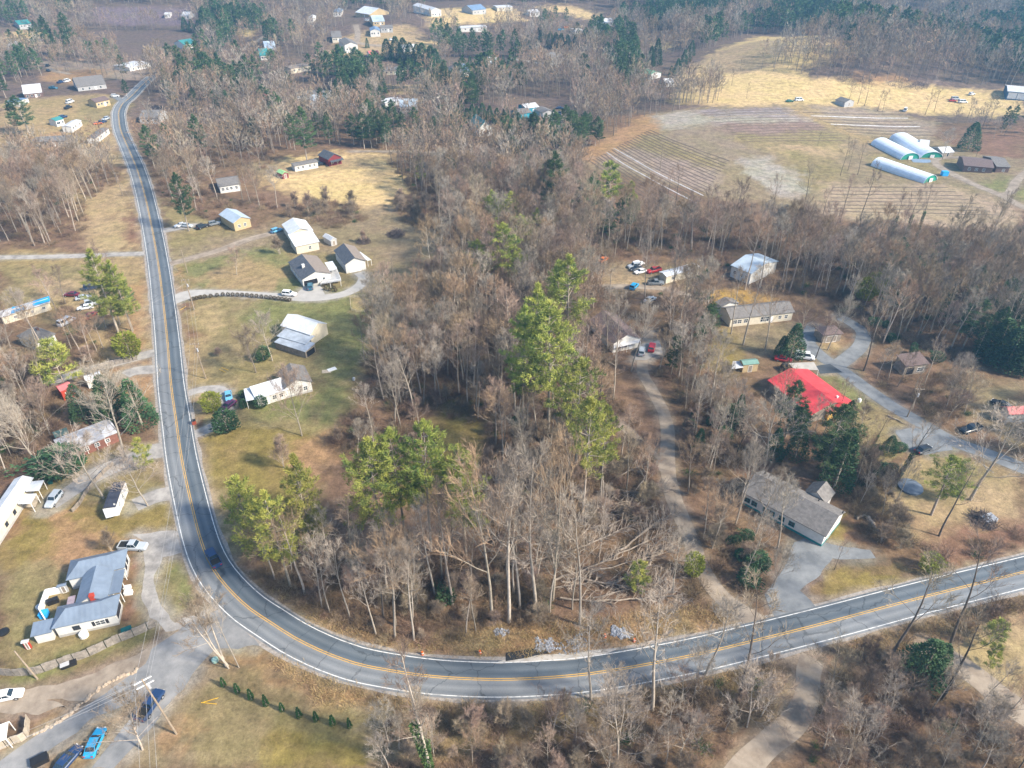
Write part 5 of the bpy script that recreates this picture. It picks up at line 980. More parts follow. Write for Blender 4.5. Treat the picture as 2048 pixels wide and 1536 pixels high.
def blade(mb, p, d, L, w, rng, mi=0):
    s = d.cross(rvec(rng))
    if s.length < 1e-3: return
    s = s.normalized()*(w/2)
    mb.add([p-s, p+s, p+d*L+s*.5, p+d*L-s*.5], [(0,1,2,3)], mi)
def bare_meshes(seed, H_, spread=1.0, low=.42, fine=1.0, twigw=.035, lean=0.0, stems=1, lod=0):
    if not lod: twigw *= .8
    rng = random.Random(seed); T = MB(); C = MB()
    def limb(mb, p, d, L, r, seg, wob, up, sides, taper=.35):
        pts = [p]; rad = [r]; d = d.copy()
        for k in range(seg):
            d = (d + rvec(rng)*wob + Vector((0,0,up))).normalized()
            pts.append(pts[-1]+d*(L/seg)); rad.append(r*(1-(1-taper)*(k+1)/seg))
        for k in range(seg): mb.tube(pts[k], pts[k+1], rad[k], rad[k+1], sides)
        return pts, rad, d
    def at(pts, t):
        f = t*(len(pts)-1); i = min(int(f), len(pts)-2); return pts[i].lerp(pts[i+1], f-i), (pts[i+1]-pts[i]).normalized()
    n1 = int((15 if not lod else 10)*fine); n2 = 6 if not lod else 4; n3 = 5 if not lod else 5; n4 = 6 if not lod else 0
    for s_ in range(stems):
        d0 = (Vector((lean,0,1)) + rvec(rng)*(.04 if stems == 1 else .22)).normalized()
        h = H_*(1 if s_ == 0 else rng.uniform(.75,.95))
        r0 = h*.0115/(stems**.3)
        tp, tr, _ = limb(T, Vector((rng.uniform(-.3,.3)*(stems>1), rng.uniform(-.3,.3)*(stems>1), -.3)), d0, h*.93, r0, 7, .07, .05, 6 if not lod else 4, .18)
        a0 = rng.uniform(0, 6.28)
        for i in range(int(n1/stems**.5)):
            t = low+(1-low)*((i+.5)/(n1/stems**.5))**.9; p, td = at(tp, min(t,.995))
            az = a0+i*2.4+rng.uniform(-.5,.5); el = R(rng.uniform(22,48)+ 30*(t-low))
            d = Vector((math.cos(az)*math.cos(el), math.sin(az)*math.cos(el), math.sin(el)))
            L = h*.33*spread*(1.05-.72*(t-low)/(1-low+.01))*rng.uniform(.75,1.2)
            rr = max(.03, r0*.42*(1.1-t))
            p1, _, _ = limb(T, p, d, L, rr, 4 if not lod else 2, .2, .12, 4 if not lod else 3, .3)
            for j in range(n2):
                t2 = .25+.75*(j+rng.random())/n2; q, qd = at(p1, min(t2,.99))
                d2 = (qd + rvec(rng)*.75+Vector((0,0,.2))).normalized(); L2 = L*.5*rng.uniform(.6,1.2)*(1.15-.5*t2)
                p2, _, _ = limb(C, q, d2, L2, max(.02, rr*.35) if not lod else .05, 3 if not lod else 1, .25, .1, 3, .4)
                for k in range(n3):
                    t3 = .2+.8*(k+rng.random())/n3; a, ad = at(p2, min(t3,.99))
                    d3 = (ad + rvec(rng)*.75+Vector((0,0,.22))).normalized(); L3 = max(.7, L2*.5)*rng.uniform(.6,1.2)
                    if lod: blade(C, a, d3, L3*1.25, twigw*3.0, rng); continue
                    blade(C, a, d3, L3, twigw*1.25, rng); 
                    for m in range(n4):
                        t4 = .25+.75*(m+rng.random())/n4
                        d4 = (d3+rvec(rng)*.7+Vector((0,0,.2))).normalized(); blade(C, a+d3*(L3*t4), d4, rng.uniform(.35,.85), twigw*.85, rng)
    return T, C
def pine_meshes(seed, H_, spread=1.0, low=.35, dens=1.0, lod=0, conical=.0):
    rng = random.Random(seed); T = MB(); C = MB()
    d0 = (Vector((0,0,1))+rvec(rng)*.03).normalized()
    n = 6; pts = [Vector((0,0,-.3))]; r0 = H_*.012
    for k in range(n): pts.append(pts[-1]+(d0+rvec(rng)*.02)*(H_/n))
    for k in range(n): T.tube(pts[k], pts[k+1], r0*(1-.9*k/n), r0*(1-.9*(k+1)/n), 7 if not lod else 4)
    def at(z): 
        f = max(0,min(.999, z))*n; i = int(f); return pts[i].lerp(pts[i+1], f-i)
    nw = int(H_*(1-low)/1.05) if not lod else int(H_*(1-low)/2.0)
    for wv in range(nw):
        t = low+(1-low)*(wv+.5)/nw; q = (t-low)/(1-low)
        prof = (math.sin(math.pi*min(1,(.25+.80*q)))**.7)*(1-conical)+conical*(1.05-q)
        nb = 5 if not lod else 4; a0 = rng.uniform(0,6.28)
        for b in range(nb):
            if rng.random() < .2: continue
            az = a0+b*6.283/nb+rng.uniform(-.35,.35); L = H_*.19*spread*prof*rng.uniform(.65,1.2); el = R(rng.uniform(-8,16)+22*q)
            d = Vector((math.cos(az)*math.cos(el), math.sin(az)*math.cos(el), math.sin(el))); p = at(t)
            e = p+d*L*.55; e2 = e+(d+Vector((0,0,.25))).normalized()*L*.45
            T.tube(p, e, .07 if not lod else .08, .045, 3); T.tube(e, e2, .045, .015, 3)
            side = Vector((-math.sin(az), math.cos(az), 0))
            nc = max(3, int((4+L*2.3)*dens)) if not lod else 4
            for c in range(nc):
                u = .28+.72*(c+rng.random())/nc; base = p.lerp(e, u/.55) if u < .55 else e.lerp(e2, (u-.55)/.45)
                lat = L*.34*(1-.55*u)*rng.uniform(-1,1); cp = base+side*lat+Vector((0,0,rng.uniform(-.1,.35)))
                m = 15 if not lod else 5
                for _ in range(m):
                    dd = (rvec(rng)*.8+d*.55+Vector((0,0,.5))).normalized()
                    blade(C, cp+rvec(rng)*(.26 if not lod else .6), dd, rng.uniform(.3,.65)*(1 if not lod else 2.2), .085 if not lod else .42, rng)
    return T, C
def cone_meshes(seed, H_, rad, n=2200, blob=0.0, size=.30, lowz=.04):
    """dense evergreen with a closed, lumpy outline"""
    rng = random.Random(seed); T = MB(); C = MB(); T.tube((0,0,-.2), (0,0,H_*.9), H_*.014+.05, .03, 6)
    lumps = [(rng.uniform(0,6.28), rng.uniform(.1,.95), rng.uniform(.12,.3)) for _ in range(14)]
    for _ in range(n):
        z = rng.random()**(1.25 if not blob else .9); a = rng.uniform(0,6.283)
        prof = (1-z)**.62 if not blob else math.sqrt(max(0,1-(2*z-1)**2))*.75+.10
        f = 1+sum(s*math.exp(-((math.atan2(math.sin(a-la),math.cos(a-la))/.4)**2+((z-lz)/.12)**2)) for la,lz,s in lumps)*(.6 if not blob else 1.3)-.08
        r = rad*prof*f*(rng.random()**.28); p = Vector((math.cos(a)*r, math.sin(a)*r, H_*(lowz+(1-lowz)*z)))
        d = (Vector((math.cos(a),math.sin(a),.55))+rvec(rng)*.7).normalized(); blade(C, p, d, size*rng.uniform(.7,1.5), size*.55, rng)
    return T, C
def brush_mesh(seed, h=1.3, n=110, w=.03, r=1.3):
    rng = random.Random(seed); C = MB()
    for _ in range(n):
        p = Vector((rng.gauss(0,r*.35), rng.gauss(0,r*.35), -.05)); d = (rvec(rng)*.6+Vector((p.x*.5,p.y*.5,.75))).normalized(); L = h*rng.uniform(.5,1.1)
        blade(C, p, d, L, w, rng)
        for k in range(3): blade(C, p+d*(L*rng.uniform(.3,1)), (d+rvec(rng)*.9).normalized(), L*.5, w*.8, rng)
    return C
def grass_mesh(seed):
    rng = random.Random(seed); C = MB()
    for _ in range(60):
        p = Vector((rng.gauss(0,.5), rng.gauss(0,.5), -.03)); blade(C, p, (rvec(rng)*.8+Vector((0,0,.7))).normalized(), rng.uniform(.3,.7), .05, rng)
    return C

PROTO = {}
def proto(key, name, T, C, tm, cm):
    t = bpy.data.meshes.new(name+'_trunk'); t.from_pydata(T.v, [], T.f); t.materials.append(tm); t.polygons.foreach_set('use_smooth', [True]*len(t.polygons))
    c = bpy.data.meshes.new(name+'_crown'); c.from_pydata(C.v, [], C.f); c.materials.append(cm)
    PROTO[key] = (t, c)
for i in range(9): proto(('bare', i), 'bare', *bare_meshes(100+i, 20, [.85,1.0,.7,1.15,.8,1.0,.65,1.25,.9][i], [.42,.5,.38,.55,.46,.35,.6,.3,.5][i], [1,1,.7,1.2,.9,1,.8,1.1,1.3][i], lean=[0,.05,-.04,.02,.07,-.06,.03,-.03,.1][i]), [BARK, BARK, BARK_PALE, BARK, BARK_DARK, BARK, BARK, BARK, BARK_PALE][i], [TWIG, TWIG_G, TWIG, TWIG_O, TWIG, TWIG_G, TWIG, TWIG_O, TWIG_G][i])
for i in range(3): proto(('open', i), 'open', *bare_meshes(200+i, 14, 1.5, .22, 1.3, twigw=.04), BARK, TWIG_PALE if i == 1 else TWIG)
for i in range(2): proto(('big', i), 'big', *bare_meshes(250+i, 18, 1.45, .3, 1.1, twigw=.05), BARK_PALE, TWIG_PALE)
for i in range(2): proto(('pale', i), 'pale', *bare_meshes(280+i, 20, .9, .45, .9), BARK_PALE, TWIG_PALE)
for i in range(2): proto(('dark', i), 'dark', *bare_meshes(290+i, 18, 1.0, .45, .5), BARK_DARK, TWIG)
for i in range(3): proto(('multi', i), 'multi', *bare_meshes(300+i, 9, 1.1, .15, 1.0, stems=5, twigw=.03), BARK, TWIG)
proto(('birch', 0), 'birch', *bare_meshes(340, 16, .7, .4, .8, stems=3, lean=-.1, twigw=.03), BARK_PALE, TWIG)
for i in range(5): proto(('pine', i), 'pine', *pine_meshes(400+i, 24, [1,1.15,.9,1.05,1.2][i], [.30,.42,.24,.48,.30][i]), BARK, PINE_N)
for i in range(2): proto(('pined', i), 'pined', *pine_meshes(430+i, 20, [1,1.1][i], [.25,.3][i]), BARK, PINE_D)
for i in range(2): proto(('ypine', i), 'ypine', *pine_meshes(440+i, 9, [1.7,1.9][i], .12, 1.0), BARK, PINE_N)
for i in range(3): proto(('cone', i), 'cone', *cone_meshes(500+i, 9, 2.4, 2200), BARK, FIR_N)
for i in range(2): proto(('blob', i), 'blob', *cone_meshes(520+i, 2.4, 1.5, 1100, blob=1, size=.22), BARK, FIR_N)
proto(('yblob', 0), 'yblob', *cone_meshes(530, 4, 2.1, 1700, blob=1, size=.25), BARK, SHRUB_Y)
proto(('sapling', 0), 'sapling', *cone_meshes(540, 1.9, .48, 500, size=.16), BARK, mat('sapling_needles', (.02,.07,.02), .8, .3, .8, obvar=.15, col2=(.05,.13,.03)))
proto(('box', 0), 'box', *cone_meshes(545, 1.1, .6, 320, blob=1, size=.16), BARK, mat('bronze_leaves', (.06,.045,.025), .8, .3, .8, obvar=.2, col2=(.13,.10,.05)))
def ivy_on(T, seed):
    rng = random.Random(seed); C = MB()
    for _ in range(900):
        z = rng.random()**.8*11; a = rng.uniform(0,6.28); p = Vector((math.cos(a)*.35+z*0, math.sin(a)*.35, z))
        blade(C, p, (Vector((math.cos(a),math.sin(a),.3))+rvec(rng)*.6).normalized(), rng.uniform(.15,.4), .2, rng)
    me = bpy.data.meshes.new('ivy'); me.from_pydata(C.v, [], C.f); me.materials.append(IVY); return me
IVYM = ivy_on(None, 5)

NAMES = dict(bare='bare_tree', open='bare_tree', big='bare_tree', pale='bare_tree', dark='bare_tree', multi='leafless_shrub', birch='birch_tree', pine='pine_tree', pined='pine_tree', ypine='pine_tree', cone='evergreen_tree', blob='evergreen_shrub', yblob='evergreen_shrub', sapling='evergreen_sapling', box='clipped_shrub')
PH = dict(bare=20, open=14, big=18, pale=20, dark=18, multi=9, birch=16, pine=24, pined=20, ypine=9, cone=9, blob=2.4, yblob=4, sapling=1.9, box=1.1)
def place_tree(kind, pos, height, label, group=None, var=None, rz=None, wide=1.0, ivy=False, lean=0.0, cat='tree'):
    vs = [k for k in PROTO if k[0] == kind]; key = vs[(var if var is not None else random.randrange(99)) % len(vs)]
    s = height/PH[kind]; o = empty(NAMES[kind], pos, random.uniform(0,6.28) if rz is None else rz, label, cat, group)
    o.scale = (s*wide, s*wide, s); o.rotation_euler.y = lean
    for nm, me in zip(('trunk','crown') if kind not in ('blob','yblob','box','sapling') else ('stem','foliage'), PROTO[key]):
        c = bpy.data.objects.new(nm, me); COL.objects.link(c); c.parent = o
    if ivy:
        c = bpy.data.objects.new('ivy', IVYM); COL.objects.link(c); c.parent = o; c.scale = (.8/wide, .8/wide, .85)
    return o
TREES_XY = []
def T1(kind, base, topy, label, h=None, group=None, **k):
    p = P(*base); hh = h if h else max(1.0, top_height(p, topy)); TREES_XY.append((p.x, p.y, 3.0))
    return place_tree(kind, p, hh, label, group, **k)

LP = [(np.array(pts)[::2], half) for pts, half, rgb, soft in LANES if half > .35]
def onlane(X, Y, pad):
    X = np.asarray(X, float); Y = np.asarray(Y, float); r = np.zeros(X.shape, bool)
    for pts, half in LP:
        q = half+pad; m = np.nonzero((X > pts[:,0].min()-q) & (X < pts[:,0].max()+q) & (Y > pts[:,1].min()-q) & (Y < pts[:,1].max()+q))[0]
        if len(m): r[m] |= (((X[m][:,None]-pts[None,:,0])**2+(Y[m][:,None]-pts[None,:,1])**2).min(1) < q*q)
    return r
def offbuild(X, Y, seed):
    rng = np.random.RandomState(seed+5); keep = np.ones(X.shape, bool); u = rng.rand(X.size)
    for bx, by, br in BLD:
        dx = np.abs(X-bx*(Y/by)); dy = by-Y
        keep &= ~(((X-bx)**2+(Y-by)**2) < (br+2.0)**2)
        keep &= ~((dx < br*.95) & (dy > 0) & (dy < 12+.055*by) & (u < (.5 if by < 330 else .85)))
    return keep
# ---- singled-out trees (foot, photo row of the tip)
T1('pine', (582,1172), 975, 'bushy green pine, leftmost of the pines at the edge of the central wood', wide=.9, var=0)
T1('pine', (632,1122), 903, 'broad yellow-green pine second from the left along the front of the central wood', wide=.92, var=2)
T1('pine', (770,1108), 868, 'very broad pine with layered limbs in the middle of the front pine group', wide=1.0, var=4)
T1('pine', (815,1098), 852, 'tall flat-topped pine behind the broadest pine of the front group', wide=.8, var=1)
T1('pine', (862,1102), 840, 'yellow-topped pine with its long bare trunk showing, beside the olive clearing', wide=.75, var=1)
T1('pine', (932,1112), 882, 'widest yellow-green pine at the right end of the front pine group', wide=.95, var=0)
T1('ypine', (497,1062), 955, 'small dark green pine on the lawn edge, left of the front pine group', wide=.8)
T1('ypine', (530,1110), 1010, 'second small green pine at the lawn edge just above the road bend')
T1('pine', (1163,1052), 788, 'lone pine with a long bare trunk and side stubs above the fallen logs', wide=.75, var=3)
T1('pine', (1200,1010), 810, 'slimmer pine right behind the lone long-trunked pine', wide=.65, var=3)
T1('pine', (1152,945), 712, 'green pine with drooping limbs between the two tall pine clumps', wide=.9, var=1)
T1('pine', (1097,868), 600, 'tallest vivid green pine in the centre of the wood', wide=.95, var=4)
T1('pine', (1045,850), 610, 'dense green pine on the left flank of the tallest central pine', wide=.85, var=0)
T1('pine', (1068,790), 562, 'round-topped pine just behind the tallest central pine', wide=1.0, var=2)
T1('pine', (1133,730), 505, 'bright green pine at the rear right of the central pine clump', wide=1.1, var=0)
T1('pine', (1112,700), 520, 'bushy pine touching the rear right pine of the central clump', wide=.9, var=2)
T1('pine', (1012,610), 445, 'pale green pine standing alone above the central clump', wide=1.1, var=1)
T1('pine', (955,604), 476, 'yellow-green pine with a white dead lower trunk at the lawn edge of the wood', wide=1.05, var=3)
T1('pined', (1105,462), 303, 'tall dark pine in the upper wood, highest of its three', wide=1.1)
T1('pined', (1085,430), 330, 'dark pine just left of the highest upper wood pine')
T1('pined', (1155,428), 358, 'shorter dark pine right of the highest upper wood pine')
T1('ypine', (1218,402), 320, 'wide dark green pine by the lower corner of the planted field', wide=1.1)
T1('ypine', (1258,430), 362, 'small bright green pine beside the wide pine at the field corner', wide=.7)
T1('ypine', (842,366), 308, 'small green pine at the wood edge right of the golden meadow', wide=.7)
T1('pine', (238,668), 498, 'tall full green pine on the left verge of the road', wide=1.2, var=2)
T1('pine', (266,662), 520, 'second tall pine nearest the road on the left verge', wide=1.1, var=2)
T1('pined', (262,622), 560, 'dark pine tucked behind the two tall verge pines')
T1('ypine', (130,772), 680, 'broad bushy pine below the grey hipped roof', wide=1.15)
T1('yblob', (263,716), 668, 'round bright green tree on the orange bank beside the left verge', cat='tree')
T1('cone', (170,838), 770, 'dark evergreen behind the pale sprawling tree', wide=1.2)
T1('cone', (232,838), 752, 'largest dark evergreen of the dense clump by the road', wide=1.45)
T1('cone', (285,850), 760, 'yellowish evergreen at the road end of the dense clump', wide=1.2)
T1('ypine', (293,936), 876, 'small spiky yellow-green pine on the verge beside the long red trailer', wide=.8)
T1('blob', (127,942), 905, 'low spreading dark green shrub in front of the long red trailer', wide=1.9, cat='shrub')
T1('yblob', (427,822), 787, 'round yellow-green shrub by the loop driveway of the white house', cat='shrub')
T1('blob', (455,862), 824, 'dull grey-green round shrub where the driveway rejoins the lawn', wide=.95, cat='shrub')
T1('blob', (524,814), 794, 'glossy dark green shrub against the long white house front', cat='shrub')
T1('blob', (487,796), 782, 'dark round shrub left of the white porch', wide=.8, cat='shrub')
T1('blob', (489,816), 800, 'dark round shrub in front of the white porch corner', wide=.8, cat='shrub')
T1('blob', (527,720), 695, 'dark evergreen shrub under the large bare tree beside the barn', cat='shrub')
T1('pined', (378,462), 345, 'dark pine beyond the road opposite the open meadow', wide=.9)
T1('pined', (310,338), 250, 'tall pine close to the far road, left of a pair', wide=1.1)
T1('pined', (345,320), 245, 'pine right of the pair near the far road', wide=1.0)
T1('pined', (405,322), 228, 'dark pine standing free above the bare grove by the far road', wide=.9)
T1('pined', (60,272), 190, 'massive dark pine at the left field edge', wide=1.5)
T1('pined', (40,268), 200, 'dark pine overlapping the massive pine at the left field edge')
T1('pined', (12,196), 140, 'dark pine cut by the left edge of the photo', wide=1.4)
T1('pined', (255,195), 158, 'dark round pine by the far road junction', wide=1.2)
T1('pined', (105,108), 30, 'leftmost big dark pine on the far left hillside', wide=1.0)
T1('pined', (150,112), 24, 'taller of the big dark pines on the far left hillside', wide=1.2)
T1('pined', (615,328), 212, 'tall pine behind the white trailer by the golden meadow', wide=1.0)
T1('pined', (590,300), 225, 'dark pine just behind the tall meadow pine', wide=.9)
T1('pined', (745,232), 160, 'yellowish pine among the village trailers', wide=1.1)
T1('cone', (765,188), 146, 'dark conical evergreen beside the yellowish village pine', wide=1.1)
T1('pined', (905,190), 138, 'spreading pine in front of the orange clearing', wide=1.2)
T1('pined', (860,215), 160, 'pine left of the spreading pine near the orange clearing')
T1('ypine', (1078,272), 240, 'bushy pine below the turquoise workshop')
T1('ypine', (1050,292), 262, 'light green pine in front of the turquoise workshop drive')
T1('cone', (1580,716), 648, 'dense dark evergreen behind the white van', wide=1.25)
T1('cone', (1560,712), 672, 'dark evergreen joined to the left side of the one behind the van', wide=1.2)
T1('pine', (1862,1030), 912, 'leaning pine with two dark trunks on the open lawn to the right', wide=1.5, var=3)
T1('ypine', (1890,1000), 925, 'smaller pine tuft behind the leaning lawn pine', wide=.7)
T1('pined', (1640,962), 812, 'ivy-dark evergreen left of the pair beside the big grey roof', wide=1.3)
T1('cone', (1668,975), 860, 'ivy-dark evergreen right of the pair beside the big grey roof', wide=.9)
T1('cone', (1590,915), 850, 'dark evergreen mass behind the silver bare tree', wide=1.1)
T1('cone', (1545,915), 858, 'dark evergreen to the left of the silver bare tree', wide=1.1)
T1('cone', (1470,860), 790, 'dark evergreen at the left end of the row by the red roof', wide=.8)
T1('cone', (1395,905), 858, 'small dark evergreen beside the gravel track', wide=1.0)
T1('cone', (1775,905), 872, 'low green conifer by the parking pad', wide=1.5)
rs = random.Random(11)
for k, (q, n_, kd, l, g) in enumerate([([(1890,600),(2060,590),(2060,765),(1950,755),(1880,680)], 17, 'pined', 'dark green tree in the evergreen belt at the right edge', 'evergreen belt at the right edge'), ([(1540,870),(1690,880),(1700,960),(1600,950)], 5, 'pined', 'shaggy dark evergreen in the tangle above the big grey roof', 'evergreen tangle above the grey roof'), ([(1730,560),(1900,560),(1880,660),(1760,640)], 7, 'pined', 'olive-dark evergreen half hidden in the right-hand wood', 'evergreens in the right-hand wood'), ([(1120,420),(1200,400),(1300,440),(1260,520),(1120,500)], 7, 'pined', 'dark pine in the wood below the sloping field', 'dark pines below the sloping field'), ([(820,360),(1060,330),(1080,420),(900,440)], 8, 'pined', 'dark pine scattered in the upper wood', 'dark pines of the upper wood'), ([(1340,640),(1420,620),(1420,780),(1340,760)], 4, 'pined', 'dark pine in the belt right of the brown roof', 'dark pines by the brown roof'), ([(930,480),(1080,470),(1060,640),(960,640)], 6, 'pine', 'slender green pine hidden among trunks left of the central clump', 'slender pines left of the central clump')]):
    w_ = wpoly(q); xs = [p[0] for p in w_]; ys = [p[1] for p in w_]; n = 0
    while n < n_:
        x, y = rs.uniform(min(xs), max(xs)), rs.uniform(min(ys), max(ys))
        if inpoly([x], [y], w_)[0]: n += 1; TREES_XY.append((x,y,3)); place_tree(kd, G(x, y), rs.uniform(11,17) if kd == 'pined' else rs.uniform(17,23), l, g, wide=rs.uniform(.9,1.4))
for k in range(34):
    z_ = [[(1330,800),(1480,830),(1500,960),(1400,980)],[(1620,620),(1760,640),(1900,720),(1780,760)],[(1440,1050),(1540,1100),(1500,1200)],[(1700,880),(1800,900),(1760,1000)],[(880,760),(1180,700),(1200,850),(960,860)]][k % 5]
    w_ = wpoly(z_); xs = [p[0] for p in w_]; ys = [p[1] for p in w_]
    for _ in range(50):
        x, y = rs.uniform(min(xs), max(xs)), rs.uniform(min(ys), max(ys))
        if inpoly([x], [y], w_)[0] and not onlane([x], [y], 2.0)[0] and offbuild(np.array([x]), np.array([y]), 1)[0]: break
    place_tree('blob', G(x, y), rs.uniform(1.6,3.4), 'dark evergreen understory shrub in the woods', 'evergreen understory shrubs', wide=rs.uniform(.8,1.3), cat='shrub')
T1('yblob', (1858,1142), 1112, 'bright yellow-green shrub near the right road edge', wide=1.1, cat='shrub')
T1('yblob', (1385,1150), 1112, 'bright yellow-green bush at the foot of the gravel track', wide=.8, cat='shrub')
T1('ypine', (1272,1182), 1122, 'soft green young pine among the fallen logs', wide=.9)
T1('cone', (1840,1355), 1285, 'round green evergreen above the dirt track at lower right', wide=1.6)
T1('cone', (1870,1340), 1290, 'second green evergreen beside the dirt track at lower right', wide=1.3)
T1('ypine', (1975,1290), 1240, 'small green pine under the leaning tree at lower right')
T1('ypine', (1975,1335), 1290, 'low green pine between the dirt track and the tan field', wide=.7)
T1('blob', (1610,790), 770, 'dark shrub against the red roofed house', cat='shrub')
T1('blob', (893,1205), 1180, 'glossy green holly shrub at a trunk foot in the roadside wood', cat='shrub')
for k, (x, y) in enumerate([(1745,590),(1770,575),(1725,600),(1790,570)]): T1('yblob', (x, y), y-42, 'lime green bamboo-like thicket in the right-hand wood', group='lime green thicket', cat='shrub')
T1('multi', (438,712), 694, 'low dark twiggy bush alone on the verge-side lawn', cat='shrub', wide=1.6); T1('multi', (652,415), 384, 'round bare bush at the lower edge of the golden meadow, left', cat='shrub', wide=1.2); T1('multi', (705,428), 398, 'wide dark bush at the lower edge of the golden meadow, right', cat='shrub', wide=1.6); T1('multi', (728,486), 458, 'fountain-shaped bare shrub by the second brush heap', cat='shrub')
T1('multi', (560,508), 470, 'bare shrub below the parked pale blue car', cat='shrub', wide=1.2)
BIG = 'large bare tree '
T1('big', (252,920), 742, BIG+'with pale sprawling limbs beside the long red trailer', wide=1.15, var=0)
T1('big', (207,996), 872, BIG+'with wide low limbs in front of the dark roofed trailer', wide=1.3, var=1)
T1('big', (296,1012), 905, BIG+'forked low, on the verge beside the dark roofed trailer', wide=1.2, var=0)
T1('open', (604,872), 748, 'fan-shaped bare tree in front of the white house', wide=.9)
T1('multi', (567,936), 865, 'dark fan-shaped shrub on the lawn below the white house', cat='shrub', wide=.8)
T1('big', (545,722), 630, BIG+'overhanging the grey lean-to of the barn', wide=1.1, var=1)
T1('open', (512,745), 655, 'bare tree left of the barn, standing in a brown thicket', var=0)
T1('open', (474,550), 500, 'small round bare tree on the upper lawn', wide=1.2, group=None)
T1('birch', (455,1335), 1172, 'three-stemmed pale birch at the gravel road junction')
T1('pale', (478,1335), 1180, 'slender pale tree right beside the birch at the road junction', wide=.5)
T1('open', (285,1500), 1420, 'low dark bare tree on the gravel patch near the utility pole', wide=1.4)
T1('multi', (225,1105), 1060, 'small pinkish shrub in the orange yard', wide=.8, cat='shrub')
T1('open', (100,870), 775, 'bare tree above the orange bank left of the red trailer', var=2)
T1('open', (72,925), 800, 'pale-trunked bare tree leaning over the left wood edge', var=1, lean=-.12)
T1('big', (1480,1010), 885, BIG+'with orange-tinted crown beside the gravel track fork', wide=.7, var=0)
T1('big', (1530,930), 798, 'silver-grey bare tree with a rounded crown by the red roof', wide=1.2, var=1)
for (b, t, l) in [((1786,972),838,'dark trunked tree leaning right on the lawn by the parking pad'), ((1676,830),760,'dark slender tree in front of the red roof gable'), ((1690,892),800,'dark leaning tree below the red roofed house'), ((1735,910),830,'ivy-clad leaning trunk beside the low conifer'),
                  ((1727,742),600,'tall dark trunk beside the gravel loop'), ((1632,715),630,'bare tree over the grey garage by the loop'), ((1878,1072),930,'dark stout tree on the right lawn behind the leaning pine')]:
    T1('dark', b, t, l, ivy='ivy' in l or 'leaning right' in l, lean=.12 if 'lean' in l else 0)
T1('big', (1940,1000), 820, BIG+'with bleached branches reaching over the right lawn', wide=1.2, var=1, lean=.1)
T1('open', (1545,1175), 1095, 'thin bare tree beside the tarmac driveway mouth', wide=.8)
T1('dark', (1668,1140), 1082, 'small dark fork-trunked tree on the driveway island', wide=.7)
for (b, t, l) in [((1182,1400),1225,'tangled vine-covered tree on the near side of the road, left of three'), ((1305,1420),1185,'mottled pale-barked tree on the near side of the road, middle of three'), ((1410,1350),1190,'thin grey tree on the near verge, right of three'),
                  ((1480,1405),1200,'dark leaning tree above the side track'), ((1770,1330),1130,'dark many-limbed tree beside the right road stretch'), ((1900,1290),1090,'spreading dark tree leaning over the road at far right'), ((1880,1400),1210,'black leaning tree in the lower right thicket')]:
    T1('dark' if 'dark' in l or 'black' in l else 'pale', b, t, l, lean=.15 if 'lean' in l else 0)
T1('bare', (868,1560), 1310, 'moss-covered leaning tree at the bottom centre', ivy=True, lean=-.14, wide=.8)
T1('bare', (862,1548), 1400, 'short mossy trunk right of the leaning tree at the bottom centre', ivy=True, wide=.5)
T1('open', (1235,1520), 1400, 'rounded silvery bare tree in the thicket at the bottom edge', wide=1.1, var=1)
for (b, t) in [((1018,1245),925),((985,1240),940),((1072,1225),905),((1105,1200),915),((1160,1250),1000),((905,1210),980),((1040,1215),960),((752,1268),1120),((828,1280),1100),((790,1275),1090),((870,1190),1000),((700,1235),1090)]:
    T1('pale' if b[0] % 2 == 0 else 'bare', b, t, 'pale bare trunk standing at the roadside front of the central wood', group='trunks along the front of the central wood', wide=.8)
for (b, t) in [((1832,475),372),((1780,480),385),((1805,490),370)]: T1('dark', b, t, 'ivy-clad dark tree at the edge of the lower planted field', group='ivy-clad trees by the planted field', ivy=True, wide=.8)
for (b, t) in [((1350,415),330),((1335,400),340),((1240,480),430),((1185,520),440),((1680,445),350),((1640,460),375),((1720,440),330),((1600,440),330),((1910,480),390),((1985,470),380),((1540,440),350)]: T1('dark', b, t, 'dark bare tree on the near edge of the planted fields', group='bare trees along the planted fields', wide=.8)
for (b, t, w_) in [((1232,728),590,'the brown roof'),((1262,742),600,'the brown roof'),((1215,705),580,'the brown roof'),((1486,690),520,'the orange-grass house'),((1530,700),560,'the orange-grass house'),((1462,668),530,'the orange-grass house'),((1592,712),600,'the orange-grass house'),((1345,600),470,'the woodland trailer'),((1385,605),480,'the woodland trailer'),((1290,600),470,'the woodland trailer'),((1490,580),440,'the pale blue roof'),((1520,575),430,'the pale blue roof'),((1512,1068),930,'the big grey roof'),((1555,1098),950,'the big grey roof'),((1470,1050),900,'the big grey roof'),((1560,850),740,'the red roof'),((1655,700),590,'the gravel loop')]:
    T1('bare', b, t, 'tall bare tree standing in front of '+w_, group='bare trees in front of '+w_[4:], wide=.9)
for (b, t) in [((1680,352),278),((1695,342),282),((1715,350),285),((1635,292),265)]: T1('dark', b, t, 'thin dark tree in the open ground left of the greenhouses', group='thin trees left of the greenhouses', wide=.7)
for (b, t) in [((1695,210),165),((1715,208),160),((1728,212),155),((1755,222),180),((1765,224),182),((1850,230),182),((1868,224),178),((1935,235),195),((1965,255),192),((2020,240),200)]: T1('dark', b, t, 'bare hedgerow tree between the golden pasture and the planted fields', group='hedgerow trees below the golden pasture', wide=1.0)
for (b, t, l) in [((1480,144),118,'upper'),((1463,171),140,'middle'),((1493,197),165,'lower')]: T1('dark', b, t, f'lone bare tree in the golden pasture, {l} of three', wide=.8)
T1('big', (1885,318), 262, BIG+'gnarled, behind the paired greenhouses', wide=1.3, var=0)
